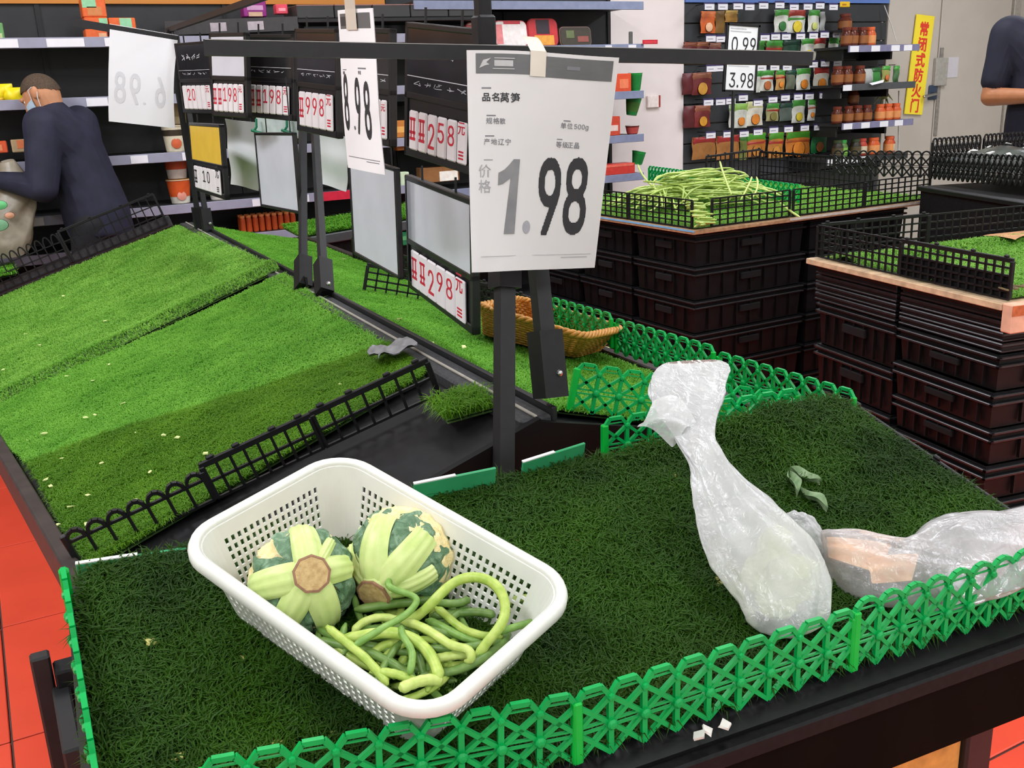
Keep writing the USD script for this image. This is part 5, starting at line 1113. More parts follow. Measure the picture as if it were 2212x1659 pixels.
for i in range(22):
    f = i / 22; z = .012 + .085 * (1 - f) + r.uniform(-.004, .004); x0 = .02 + .0; y0 = .06 - .09 * f
    P = [(S1 @ [x, y0 + .02 * math.sin(3 * x * 10 + i), z + .012 * math.sin(9 * x + i), 1])[:3] for x in np.linspace(-.005 + r.uniform(0, .02), q - .012 - r.uniform(0, .02), 5)]
    solo('long_bean', bean_vf(P, .0048, i, 5, 14), PB[i % 3], 'pale green long bean packed in the gap at the front corner of the bean table', 'bean', True, 'beans in the corner gap')
for k, (pts, lab) in enumerate(((((2.8846,4.0379,1.035), (2.7955,3.825,0.965), (2.7676,3.6528,0.915)), 'long bean sticking up at the back left of the bean heap'), (((3.0094,3.5775,1.06), (2.9426,3.4551,0.985), (2.9233,3.3937,0.93)), 'long bean standing upright out of the bean heap'),
      (((3.1298,3.4975,0.985), (3.0286,3.4181,0.94), (2.9849,3.4031,0.9)), 'bean poking up right of the heap, left one of two'), (((3.1419,3.4804,0.985), (3.0933,3.4185,0.945), (3.011,3.3724,0.9)), 'bean poking up right of the heap, right one of two'),
      (((3.0969,3.2849,0.895), (3.0017,3.1274,0.88), (2.9322,2.9853,0.866)), 'bean hanging out over the table edge between two front panels'), (((2.8608,3.8773,0.92), (2.9791,3.9885,0.975), (3.0306,4.0119,0.97)), 'bean with a bent tip at the left of the heap'),
      (((2.4739,3.0857,0.862), (2.5326,3.1129,0.872), (2.5753,3.1341,0.89)), 'lowest bean spilling out of the corner gap'), (((2.6907,3.6017,0.88), (2.7254,3.6037,0.885), (2.779,3.6402,0.89)), 'short bean poking through the left mesh panel'))):
    solo('long_bean', bean_vf([np.array(p) for p in pts], .0048, k, 6, 18), PB[1], lab, 'bean', True)
# fences beyond the bean table
for k, (a, b, lab) in enumerate((((3.6186,4.4161,0.86), (4.1837,4.6026,0.86), 'black mesh fence panel behind the bean table before the peg wall'), ((4.0375,4.4488,0.86), (3.9016,3.503,0.86), 'black mesh fence panel beyond the bean table, before the hanging pouches'))):
    a, b = np.array(a), np.array(b); d = b - a; L = np.linalg.norm(d); nn = max(1, round(L / .5))
    for j in range(nn): fence_grid('fence_panel', lab + (f', {ORD[j]} from the left' if nn > 1 else ''), 'fence beyond the bean table', 12, 4, L / nn - .004, .15, BLK, FR(a + d * j / nn, d, (0, 0, 1)))
solo('rear_display', MB().cbox(np.array((4.0375,4.4488,0.86)) * [1, 1, 0] + [-1.3, -.25, .0], np.array((4.0375,4.4488,0.86)) * [1, 1, 0] + [.35, .02, .855], .004) if False else MB().cbox((3.95, 4.55, 0), (4.6, 5.05, .80), .004), BLKD, 'low black display base between the bean table and the peg wall', 'display stand', False)

# ---- second stack, right
n0 = np.array((2.2118,1.5386,0.85)); n1 = np.array((2.3434,2.3211,0.85))
S2 = FR(n0, n1 - n0, (0, 0, 1)); Ls = float(np.linalg.norm(n1 - n0))            # x away along the left face, y to the left (out of the stack), so the stack is at -y
half = Ls / 2
cB = cS = cF = None
def mkc(name_lab, X, w, d, h, ref):
    if ref is None:
        t = thing('plastic_crate', name_lab, 'crate', X, 'crates under the turf table'); crate_parts(t, w, d, h); return t
    dup(ref, name_lab, X, 'crates under the turf table'); return ref
for k in range(5):
    cB = mkc(f'black crate under the right turf table, {("bottom", "second from bottom", "third from bottom", "fourth from bottom", "top full-height")[k]} in the far column', S2 @ T(half + .01, -.62, -z1 + k * .142), half - .02, .60, .139, cB)
for k in range(7):
    cS = mkc(f'shallow black crate under the right turf table, {ORD[k]} from the bottom in the near column', S2 @ T(.01, -.61 + .008 * (k % 2), -z1 + k * .1015), half - .02, .60, .098, cS)
fo0 = None
for col in (0, 1):
    for k in range(4):
        X = S2 @ T(.006 + col * (half + .003), -.615, -z1 + .712 + k * .0285); lab = f'flat folded black crate, {ORD[3 - k]} from top, {"near" if col == 0 else "far"} column under the right turf table'
        if fo0 is None:
            fo0 = thing('folded_crate', lab, 'folded crate', X, 'folded crates under the turf table'); w_, d_2 = half - .012, .605
            part(fo0, 'body', MB().cbox((.004, .004, 0), (w_ - .004, d_2 - .004, .022), .003), CRATE, False)
            part(fo0, 'rim', MB().cbox((0, 0, .015), (w_, d_2, .0265), .003), CRIM, False); part(fo0, 'rim', MB().cbox((0, 0, .002), (w_, d_2, .008), .002), CRIM, False)
        else: dup(fo0, lab, X)
t2 = thing('table_board', 'pale wooden board lying on the crates of the right turf table', 'board', S2)
part(t2, 'board', MB().cbox((.0, -1.3, -.022), (Ls + .02, .012, -.004), .002), M('pale_board', C(206, 176, 140), .7, .25, 30), False)
part(t2, 'end_timber', MB().cbox((-.035, -1.3, -.075), (.0, .010, -.002), .003), M('end_timber_wood', C(226, 176, 146), .7, .15, 25), False, 'pinkish end timber')
part(t2, 'painted_edge', MB().box((-.0365, -1.3, -.030), (-.0345, .010, -.004)), M('orange_paint', C(200, 108, 62), .7, .3, 60), False, 'orange painted edge of the timber')
a4 = [(S2 @ [x, y, .0, 1])[:3] for x, y in ((.02, -.03), (.02, -1.28), (Ls - .02, -1.28), (Ls - .02, -.03))]
turf('turf_mat', 'fresh green turf on the right turf table with a bare spot', a4[::1], TURF_LIT, 42000, .016, .0042, 42, (0, 0, 1), lambda u, v: .018 * np.exp(-((v - .86) / .06) ** 2) + .004 * np.sin(9 * u + 4 * v))
q = np.array((3.0063,2.0848,0.866)); solo('bare_patch', MB().add(*grid_vf(8, 8, lambda u, v: np.stack([q[0] + .26 * (u - .3), q[1] + .12 * (v - .5) + .02 * np.sin(5 * u), q[2] + .004 * np.sin(4 * u + 3 * v) + .012], 1))), M('cardboard_patch', C(190, 140, 96), .8, .2, 30), 'light brown cardboard scrap lying on the right turf table', 'cardboard', False)
gP = fence_grid('fence_panel', 'black mesh fence panel on the right turf table, nearest and with a solid lower half', 'fence around the right turf table', 14, 5, half + .0, .098, BLK, S2 @ T(.0, -.01, .004), True, 0, .005, 3)
fence_grid('fence_panel', 'black mesh fence panel on the right turf table, farther one with open mesh', 'fence around the right turf table', 13, 4, half - .01, .098, BLK, S2 @ T(half + .006, -.012, .004), False)
for k in range(3):
    Xk = S2 @ T(Ls - .012, -.02 - .42 * k, .004) @ RZ(-90)
    fence_grid('fence_panel', f'black mesh fence panel along the back of the right turf table, {ORD[k]} from the left', 'back fence of the right turf table', 13, 4, .415, .10, BLK, Xk, k != 1)
solo('wire_scrap', MB().tube([np.array((2.2195,1.5521,0.875)) + [.03 * t_, .02 * math.sin(t_ * 5), .004] for t_ in np.linspace(-.2, 2.6, 14)], .003, 5), M('tan_cord', C(120, 104, 70), .7), 'brown cord lying at the near end of the right turf table', 'cord', True)
# ---- far island under dark film, with round-arched edging
FAR = 'round-arched black edging of the far island'
fr0 = None
def far_row(a, b, labf):
    global fr0
    a, b = np.array(a), np.array(b); d = b - a; L = np.linalg.norm(d); n = max(1, round(L / .40)); 
    for k in range(n):
        X = FR(a + d * k / n, d, (0, 0, 1)) @ np.diag([L / n / .40, 1, 1, 1])
        if fr0 is None: fr0 = fence_lattice('fence_panel', labf(k), FAR, 11, .40, .115, BLK, BLK, X, 'round', .006)
        else: dup(fr0, labf(k), X, FAR)
far_row((3.66,3.518,0.9533), (3.7653,3.0505,0.9571), lambda k: f'black round-arched fence panel right of the bean table, {ORD[k]} from the left')
far_row((3.7596,3.0406,0.954), (3.4475,2.2829,0.9817), lambda k: f'black round-arched fence panel in front of the dark film, {ORD[k]} from the left')
far_row((3.9703,3.2149,0.9971), (4.3324,3.2345,0.9936), lambda k: f'black round-arched fence panel behind the dark film by the door, {ORD[k]} from the left')
far_row((4.3487,3.2264,0.9951), (4.9519,3.2014,0.9934), lambda k: f'black round-arched fence panel behind the dark film beside the right-hand person, {ORD[k]} from the left')
e0, e1 = np.array((3.7366,3.0819,0.9352)), np.array((3.346,1.9829,0.9826))
d = (e1 - e0) * [1, 1, 0]; Xf = FR(e0 * [1, 1, 0], d, (0, 0, 1))
t = thing('far_island', 'black base of the far produce island at the right, under the dark film', 'display island', Xf)
part(t, 'base', MB().cbox((0, .01, 0), (np.linalg.norm(d), (.55), e0[2] - .03), .004), BLKD, False)
part(t, 'top_rim', MB().cbox((-.01, -.005, e0[2] - .035), (np.linalg.norm(d), (.56), e0[2] - .015), .003), BLK, False)
A4 = [np.array(q) for q in ((3.8329,3.0749,0.9959), (3.5321,2.065,0.9934), (4.6854,2.7604,1.0172), (4.0497,3.1815,1.0228))]
def film(u, v):
    P = (A4[0] * (1 - u)[:, None] + A4[1] * u[:, None]) * (1 - v)[:, None] + (A4[3] * (1 - u)[:, None] + A4[2] * u[:, None]) * v[:, None]
    q = np.stack([u * 9, v * 9, u * 0], 1); return P + np.array([0, 0, 1]) * (.07 * np.sin(PI * np.clip(u * 1.2, 0, 1)) * np.sin(PI * v) + .03 * (meshkit.fbm(q, 3, 3) - .5))[:, None]
P, F = grid_vf(50, 30, film)
solo('plastic_film', MB().add(P, F).add(P - [0, 0, .002], F[:, ::-1]), M('dark_film', C(74, 80, 74), .22, .25, 14, bump=.8, bscale=40, spec=.6), 'dark shiny plastic film covering the far produce island before the right-hand person', 'plastic film', True)
crumbs('paper_scraps', 'white flecks scattered over the dark plastic film', [film(np.array([u]), np.array([v]))[0] for u, v in ((.2, .35), (.28, .45), (.31, .3), (.38, .6), (.42, .25), (.45, .8), (.5, .4), (.52, .85), (.55, .9), (.35, .9), (.15, .8), (.48, .65))], M('white_fleck', C(220, 220, 214), .6), .012, (0, 0, 1), 12)
# red carton piece seen low between the island and the near stand's right end
solo('carton_scrap', MB().cbox(np.array((2.937,2.0244,0.0)) + [0, 0, .0], np.array((2.937,2.0244,0.0)) + [.12, .10, .06], .004), M('reddish_carton', C(168, 96, 74), .7, .2, 30), 'reddish carton piece on the floor beyond the right edge of the near turf', 'carton', False)
fence_grid('fence_panel', 'black mesh fence panel hanging beside the right edge of the near turf', None, 16, 3, .62, .09, BLK, FR(np.array(CPR_ := (1.365, 1.27, .735)), np.array([.0, -1, -.28]), (0, 0, 1)), True)

# ================================================================ shelving along the back
def gondola(name, label, x0, x1, yl, yb, zs, ztop, strips_col, tags=(), base=.12, lip=.045):
    t = thing(name, label, 'shelving unit')
    part(t, 'back_panel', MB().box((x0, yb - .02, 0), (x1, yb, ztop)), STEELD, False)
    n = max(1, round((x1 - x0) / .92))
    for k in range(n + 1): part(t, 'upright', MB().box((x0 + (x1 - x0) * k / n - .012, yb - .03, .05), (x0 + (x1 - x0) * k / n + .012, yb - .018, ztop)), BLKM, False)
    for z in zs:
        s = part(t, 'shelf', MB().box((x0, yl + .004, z - .025), (x1, yb - .02, z)), STEELD, False)
        part(s, 'price_strip', MB().cbox((x0, yl - .006, z - lip), (x1, yl + .005, z + .004), .002), strips_col, False)
    part(t, 'base', MB().box((x0, yl - .02, 0), (x1, yb, base)), STEELD, False)
    for (x, z, w) in tags: part(t, 'price_label', MB().box((x, yl - .0085, z - lip + .004), (x + w, yl - .006, z - .002)), TAGW, False)
    return t
YL = 5.5
xA0, xA1 = -2.4, (2.3626,5.5,1.1564)[0]
zA = [(0.9413,5.5,1.7376)[2], (0.9024,5.5,1.4557)[2], (0.8621,5.5,1.1643)[2], (0.8248,5.5,0.8939)[2], (1.4052,5.5,0.7045)[2]]
tA = [((0.2199,5.49,1.7286)[0], zA[0], .10), ((0.4443,5.49,1.7257)[0], zA[0], .17), ((0.7087,5.49,1.7223)[0], zA[0], .10), ((0.5817,5.49,1.4497)[0], zA[1], .10), ((0.7492,5.49,1.151)[0], zA[2], .085), ((1.0074,5.49,1.1459)[0], zA[2], .06),
      ((0.2368,5.49,0.8783)[0], zA[3], .06), ((1.3459,5.49,0.8636)[0], zA[3], .08), ((1.6357,5.49,0.8357)[0], zA[3], .03), ((1.313,5.49,1.1432)[0], zA[2], .1)]
gondola('store_shelf', 'long half-empty dark grey store shelf with silver price strips behind the stooping man', xA0, xA1, YL, 5.92, zA, (0.9613,5.9,1.9291)[2], STEEL, tA)
a, b = (1.7131,5.485,0.8164), (1.9119,5.485,0.8198)
solo('promo_strip', MB().box((a[0], 5.48, zA[3] - .045), (b[0] + .1, 5.492, zA[3] + .004)), mcol(206, 36, 62), 'red and white promotion strip on the lowest visible strip of the long shelf', 'label', False)
xB0, xB1 = xA1 + .02, (3.9756,5.5,1.3597)[0]
zB = [(3.3881,5.5,1.9136)[2], (3.3806,5.5,1.6587)[2], (3.8653,5.5,1.3694)[2], (3.8632,5.5,1.095)[2], (3.8613,5.5,0.8442)[2], .45]
tB = [((3.6761,5.49,1.6675)[0], zB[1], .05), ((3.8533,5.49,1.6538)[0], zB[1], .06)]
gondola('store_shelf', 'dark store shelf with microwave meal packs and cups, ending at the white column', xB0, xB1, YL, 5.92, zB, 2.05, M('bluish_strip', C(132, 140, 166), .35, .1, 20), tB)
# slanting upper shelf of dark boxes behind the upper price boards
a, b = np.array((1.0581,5.78,1.8077)), np.array((1.7025,5.5,1.8536)); b[2] = a[2] = (a[2] + b[2]) / 2; d = b - a; L = np.linalg.norm(d)
t = thing('upper_shelf', 'dark upper shelf board slanting behind the upper price boards', 'shelf', FR(a, d, (0, 0, 1)))
part(t, 'board', MB().cbox((0, 0, -.055), (L, .28, .0), .004), M('dark_brown_shelf', C(50, 46, 46), .5, .15, 20), False)
part(t, 'price_strip', MB().cbox((0, -.006, -.07), (L, .0, .004), .002), M('dark_strip', C(62, 60, 60), .4), False)
for q in (.34, .62): part(t, 'price_label', MB().box((L * q, -.0085, -.058), (L * (q + .12), -.006, -.014)), M('dim_label', C(176, 166, 170), .5), False)
XQ = [(1.6993,5.5,1.8232), (1.9126,5.5,1.8249), (2.1337,5.5,1.8267), (2.363,5.5,1.8285), (2.601,5.5,1.8303), (2.8421,5.5,1.8323)]
for k in range(5):
    a, b = np.array(XQ[k]), np.array(XQ[k + 1]); d = b - a; L = np.linalg.norm(d); t = thing('display_box', f'dark grey display box on the upper shelf behind the boards, {ORD[k]} from the left', 'box', FR(a, d, (0, 0, 1)), 'dark boxes on the upper shelf')
    part(t, 'box', MB().cbox((.003, 0, 0), (L - .003, .25, .07), .004), M('dark_box_card', C(58, 58, 58), .5, .1, 10), 30)
    part(t, 'top_trim', MB().box((.003, -.002, .064), (L - .003, .004, .069)), M('reddish_trim', C(150, 110, 104), .5), False)
t = thing('upper_shelf', 'dark level upper shelf carrying the row of dark boxes', 'shelf'); a, b = np.array(XQ[0]), np.array(XQ[5])
part(t, 'board', MB().cbox((0, -.01, -.022), (np.linalg.norm(b - a), .30, -.001), .003, FR(a, b - a, (0, 0, 1))), BLKM, False)

# ---- goods
def snap(z):
    return min(zA + zB, key=lambda q: abs(q - z)) if min(abs(q - z) for q in zA + zB) < .045 else z
def boxpack(name, label, px, Y, dep, body, prints, cat='pack', group=None):
    """a carton standing with its front face at Y; px = two world corners (left-bottom, right-top)"""
    (x0, _, z0), (x1, _, z1) = px; w, h = x1 - x0, z1 - z0; z0 = snap(z0)
    t = thing(name, label, cat, T(x0, Y, z0), group)
    part(t, 'carton', MB().cbox((0, 0, 0), (w, dep, h), .004), body, 30)
    for nm, (u0, v0, u1, v1), mt in prints:
        part(t, nm, MB().box((u0 * w, -.0012, v0 * h), (u1 * w, .001, v1 * h)), mt, False)
    return t
OR, MINT, TAN = mcol(226, 102, 48), mcol(146, 206, 160), mcol(206, 130, 74)
boxpack('noodle_carton', 'orange instant food carton at the top of its stack on the top shelf', ((0.6398,5.6,1.841), (0.7527,5.6,1.93)), 5.6, .1, OR, [('print', (.02, .5, .6, .98), MINT), ('picture', (.2, .1, .8, .55), TAN)])
boxpack('noodle_carton', 'orange carton with a mint corner under the top one on the top shelf', ((0.6414,5.6,1.7954), (0.7526,5.6,1.8407)), 5.6, .1, OR, [('print', (.62, .1, .98, .9), MINT)])
boxpack('noodle_carton', 'orange carton at the bottom of its stack on the top shelf, behind the black rail', ((0.6385,5.6,1.7474), (0.7414,5.6,1.7947)), 5.6, .1, OR, [('print', (.6, .1, .95, .6), mcol(226, 170, 130))])
boxpack('noodle_carton', 'single orange and mint carton right of the stack on the top shelf', ((0.7563,5.6,1.7461), (0.8844,5.6,1.847)), 5.6, .1, OR, [('print', (.4, .45, .85, .98), MINT)])
boxpack('snack_pack', 'green pack on the top shelf at the far left edge', ((0.2232,5.6,1.7521), (0.2728,5.6,1.8315)), 5.6, .08, mcol(104, 158, 96), [('print', (.1, .1, .8, .4), mcol(196, 206, 150))])
def pillow(w, h, d, n=10, seed=0, top=True):
    def fn(s):
        def g(u, v):
            e = (np.clip(np.sin(PI * u), 0, 1) ** .55) * (np.clip(np.sin(PI * v), 0, 1) ** .6)
            return np.stack([w * u + .004 * np.sin(9 * v + seed), s * (d / 2 * e + .0008), h * v], 1)
        return g
    P, F = grid_vf(n, n, fn(-1)); Q, _ = grid_vf(n, n, fn(1)); return np.vstack([P, Q]), np.vstack([F, F[:, ::-1] + len(P)])
YB = mcol(244, 220, 30); YB2 = mcol(250, 196, 50)
for k, (a, b, lab) in enumerate((((0.1294,5.6,1.4383), (0.264,5.6,1.5375), 'bright yellow snack bag at the left edge of the second shelf'), ((0.2239,5.56,1.4298), (0.304,5.56,1.5179), 'bright yellow snack bag against the man\'s face on the second shelf'))):
    t = thing('snack_bag', lab, 'snack bag', T(a[0], a[1], a[2]) @ RX(8)); w, h = b[0] - a[0], b[2] - a[2]
    part(t, 'bag', pillow(w, h, .06), YB, True); part(t, 'print', MB().add(*[pillow(w * .7, h * .3, .05)[0] + [w * .15, -.008, h * .15], pillow(w * .7, h * .3, .05)[1]]), YB2, True)
solo('shelf_tray', MB().cbox(np.array((0.0736,5.52,1.423)) + [0, 0, -.012], np.array((0.3199,5.52,1.4276)) + [0, .25, .004], .003), mcol(176, 196, 150), 'pale green tray under the yellow snack bags', 'tray', False)
boxpack('snack_pack', 'small orange-red pack on the third shelf at the left edge', ((0.1177,5.55,1.2123), (0.1966,5.55,1.2692)), 5.55, .08, mcol(226, 92, 50), [('print', (.2, .2, .7, .7), mcol(246, 150, 100))])
boxpack('snack_pack', 'small orange and cream pack on the third shelf by the man\'s arm', ((0.2155,5.55,1.2105), (0.2963,5.55,1.2724)), 5.55, .08, mcol(196, 170, 130), [('print', (.3, .3, .95, .95), mcol(236, 132, 84))])
def cup(name, label, base, h, rt, rb, body, band, lid, band_z=(.15, .6), tilt=None, cat='cup', pic=None, group=None):
    base = (base[0], base[1], snap(base[2]))
    X = T(*base) if tilt is None else T(*base) @ tilt
    t = thing(name, label, cat, X, group)
    part(t, 'cup', MB().lathe([(rb * .95, 0), (rb, .003), (rt, h - .004), (rt * 1.05, h - .003), (rt * 1.05, h)], 24), body, 30)
    z0, z1 = h * band_z[0], h * band_z[1]; r = lambda z: rb + (rt - rb) * z / h + .0008
    part(t, 'label_band', MB().lathe([(r(z0) - .002, z0), (r(z0), z0), (r(z1), z1), (r(z1) - .002, z1)], 24), band, 30)
    part(t, 'lid', MB().lathe([(rt * 1.04, h), (rt * 1.0, h + .003), (0, h + .0035)], 24), lid, 30)
    if pic:
        zc = h * .33; m = MB().add(*lathe_vf([(h * .20, 0), (h * .19, .002), (0, .003)], 16), T(0, -r(zc) + .001, zc) @ RX(90)); part(t, 'bowl_picture', m, pic, True)
    return t
CRM_, BEIGE, ORG = mcol(226, 214, 186), mcol(198, 180, 140), mcol(222, 92, 40)
q = (1.0009,5.62,1.166); cup('noodle_cup', 'beige noodle cup with a yellow and black label and bowl picture, on the third shelf', q, .135, .060, .047, CRM_, mcol(60, 52, 40), BEIGE, (.62, .85), None, 'noodle cup', mcol(206, 96, 56))
q = (1.0434,5.68,1.2566); cup('noodle_cup', 'beige noodle cup stacked behind, above the labelled one on the third shelf', (q[0], q[1] + .02, zA[2] + .141), .13, .058, .046, BEIGE, mcol(176, 150, 110), BEIGE, (.3, .8), None, 'noodle cup')
c_ = cup('noodle_cup', 'orange and white noodle cup, lower of the two stacked on the fourth shelf', (0.9921,5.62,0.8796), .125, .062, .048, mcol(228, 222, 206), ORG, mcol(220, 160, 90), (.3, .98), None, 'noodle cup', mcol(226, 150, 130))
q = (0.9906,5.62,0.9788); cup('noodle_cup', 'dull orange and white noodle cup, upper of the two stacked on the fourth shelf', (q[0], q[1], zA[3] + .131), .125, .062, .048, mcol(206, 196, 186), mcol(190, 80, 44), mcol(190, 110, 70), (.4, .99), None, 'noodle cup')
cup('noodle_cup', 'white noodle cup with an orange side half hidden behind the yellow price board', (1.2051,5.64,0.8746), .12, .060, .047, mcol(226, 220, 210), mcol(226, 130, 40), mcol(230, 200, 90), (.5, .95), None, 'noodle cup')
# row of red-orange jars low on the shelf
for k in range(9):
    xk = (1.3051,5.7,0.7522)[0] + k * .036
    for j in range(2):
        t = thing('sauce_jar', f'small red-orange jar, {ORD[k]} from left in the {"front" if j == 0 else "back"} row of the low shelf', 'jar', T(xk + .003 * j, 5.6 + .06 * j, zA[4]), 'red-orange jars on the low shelf')
        part(t, 'glass', MB().lathe([(.014, 0), (.016, .004), (.016, .07), (.012, .08)], 12), mcol(206, 84, 34), 30); part(t, 'lid', MB().lathe([(.0145, .08), (.0145, .094), (0, .095)], 12), mcol(236, 146, 84), 30)
# goods of the second shelf unit
def tray(name, label, pa, pb, Y, film, body, prints, cat='ready meal'):
    (x0, _, z0), (x1, _, z1) = pa, pb; w, h = x1 - x0, z1 - z0; t = thing(name, label, cat, T(x0, Y, snap(z0)) @ RX(-8))
    rr = min(w, h) * .24; pl = sg.box(rr, rr, w - rr, h - rr).buffer(rr, 6); v, f = prism_vf(list(pl.exterior.coords)[:-1], 1.0)
    part(t, 'tray', MB().add(v * [1, 1, .04], f, T(0, .04, 0) @ STAND), body, 30)
    pl2 = pl.buffer(-.006); v, f = prism_vf(list(pl2.exterior.coords)[:-1], 1.0); part(t, 'lid_film', MB().add(v * [1, 1, .004], f, T(0, 0, 0) @ STAND), film, 30)
    for nm, (u0, v0, u1, v1), mt in prints: part(t, nm, MB().cbox((u0 * w, -.0055, v0 * h), (u1 * w, -.003, v1 * h), .001), mt, False)
    return t
GL_ = mcol(246, 236, 232, .15)
tray('meal_tray', 'pink and white ready-meal tray half hidden by the upper pole', (2.7407,5.56,1.6769), (2.8786,5.56,1.824), 5.56, GL_, mcol(206, 90, 96), [('print', (.05, .1, .3, .9), mcol(216, 110, 110))])
tray('meal_tray', 'pink ready-meal tray with a white glare, on the shelf right of the upper pole', (2.9271,5.56,1.6742), (3.1581,5.56,1.8311), 5.56, GL_, mcol(214, 80, 86), [('print', (.05, .12, .25, .85), mcol(226, 130, 130)), ('print', (.3, .86, .8, .97), mcol(206, 60, 70))])
tray('meal_tray', 'red ready-meal tray with a dark centre band and noodle picture', (3.1613,5.56,1.6681), (3.3756,5.56,1.8359), 5.56, mcol(196, 44, 48), mcol(180, 36, 42), [('print', (.28, .45, .72, .95), mcol(48, 36, 44)), ('picture', (.2, .05, .85, .4), mcol(232, 160, 60))])
tray('meal_tray', 'dark ready-meal tray with faint green print, right of the red one', (3.3871,5.56,1.6647), (3.6197,5.56,1.7831), 5.56, mcol(62, 54, 42), mcol(120, 92, 84), [('print', (.2, .4, .45, .8), mcol(100, 112, 70)), ('print', (.55, .2, .9, .5), mcol(150, 80, 70))])
boxpack('price_ticket', 'red price ticket at the end of the shelf left of the white column', ((3.9546,5.48,1.6348), (4.0759,5.48,1.6613)), 5.48, .003, mcol(196, 40, 54), [('print', (.1, .2, .9, .8), mcol(212, 60, 70))], 'label')
boxpack('snack_pack', 'orange-red square pack beside the upper green cup near the white column', ((3.791,5.55,1.3787), (3.9161,5.55,1.4932)), 5.55, .06, mcol(222, 82, 48), [('print', (.25, .2, .8, .7), mcol(240, 130, 90))])
boxpack('snack_pack', 'orange-red pack with a white band on the second lower shelf near the white column', ((3.7002,5.55,1.109), (3.8257,5.55,1.2319)), 5.55, .06, mcol(206, 74, 52), [('print', (.0, .25, .85, .55), mcol(232, 206, 196))])
boxpack('snack_pack', 'red carton on the lowest visible shelf beside the bean table', ((3.6761,5.52,0.8567), (3.9209,5.52,0.9267)), 5.52, .12, mcol(206, 62, 52), [('print', (.05, .75, .95, .95), mcol(232, 110, 90))])
GC, GCB = mcol(34, 160, 66), mcol(28, 128, 56)
LIDG = mcol(190, 186, 178)
cup('drink_cup', 'bright green cup on the highest cup shelf beside the white column', (3.9804,5.6,1.379), .115, .048, .032, GC, GCB, LIDG, (.1, .9))
cup('drink_cup', 'tilted dark green cup with yellow print beside the white column', (3.9494,5.6,1.2174), .11, .052, .034, GCB, mcol(70, 120, 44), mcol(70, 44, 36), (.2, .75), RY(10))
cup('drink_cup', 'dark red cup with a clear lid on the second lower shelf by the white column', (3.9561,5.6,1.0943), .055, .046, .034, mcol(120, 44, 40), mcol(196, 80, 74), LIDG, (.1, .8))
cup('drink_cup', 'tilted bright green cup at the lowest shelf end by the white column', (3.9931,5.6,0.9372), .085, .046, .032, GC, GCB, LIDG, (.1, .8), RY(12))
p = (3.8451,5.54,1.668); solo('shelf_ticket_clip', MB().cbox((p[0] + .02, 5.5, p[2] - .02), (p[0] + .05, 5.51, p[2] + .07), .004), M('dark_clip', C(92, 92, 90), .4), 'grey clip standing on the shelf edge before the white column', 'clip', False)
a, b = (4.307,5.92,1.2516), (4.404,5.92,1.3332)
t = thing('wall_switch', 'small white card with a reddish side on the white column', 'card'); part(t, 'card', MB().cbox((a[0], 5.905, a[2]), (b[0], 5.929, b[2]), .003), mcol(244, 228, 222), 30); part(t, 'side', MB().box((b[0], 5.907, a[2]), (b[0] + .014, 5.929, b[2])), mcol(160, 50, 44), False, 'reddish side')
# odds and ends glimpsed between the boards
boxpack('snack_pack', 'purple snack pack on the slanting upper shelf', ((1.4525,5.64,1.8443), (1.5772,5.64,1.9241)), 5.64, .08, mcol(140, 40, 122), [('picture', (.2, .02, .8, .3), mcol(206, 170, 140)), ('print', (.15, .42, .85, .72), mcol(196, 150, 186))])
boxpack('snack_pack', 'small pink pack beside the purple one on the slanting upper shelf', ((1.6137,5.58,1.8533), (1.6777,5.58,1.9026)), 5.58, .06, mcol(226, 76, 96), [('print', (.2, .3, .8, .6), mcol(246, 160, 170))])
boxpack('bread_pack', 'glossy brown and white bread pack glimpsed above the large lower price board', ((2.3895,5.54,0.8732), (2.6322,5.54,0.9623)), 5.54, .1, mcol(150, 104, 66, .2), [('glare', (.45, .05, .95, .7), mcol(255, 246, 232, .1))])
boxpack('snack_pack', 'tall orange and brown striped pack seen between two boards', ((2.2362,5.54,1.0888), (2.302,5.54,1.259)), 5.54, .05, mcol(196, 120, 50), [('print', (.1, .3, .9, .45), mcol(90, 60, 40)), ('print', (.1, .6, .9, .8), mcol(232, 170, 90))])
boxpack('snack_pack', 'green and white carton seen between the tall whiteboard and the large price board', ((2.2457,5.54,0.833), (2.3028,5.54,0.9586)), 5.54, .06, mcol(206, 222, 186), [('print', (.1, .05, .9, .35), mcol(70, 170, 90))])
p = (2.2125,5.4,0.6605); solo('white_disc', MB().add(*lathe_vf([(.042, 0), (.044, .006), (.036, .014), (0, .016)], 24), T(*p) @ RX(90)), mcol(240, 240, 236, .2), 'round white dish glimpsed between the whiteboard and the large price board', 'dish', 30)
boxpack('green_label', 'small green label on the low stand between tall whiteboard and large price board', ((1.7766,4.46,0.6643), (1.835,4.46,0.7301)), 4.462, .018, mcol(40, 130, 80), [('print', (.1, .4, .9, .7), mcol(90, 170, 110))])

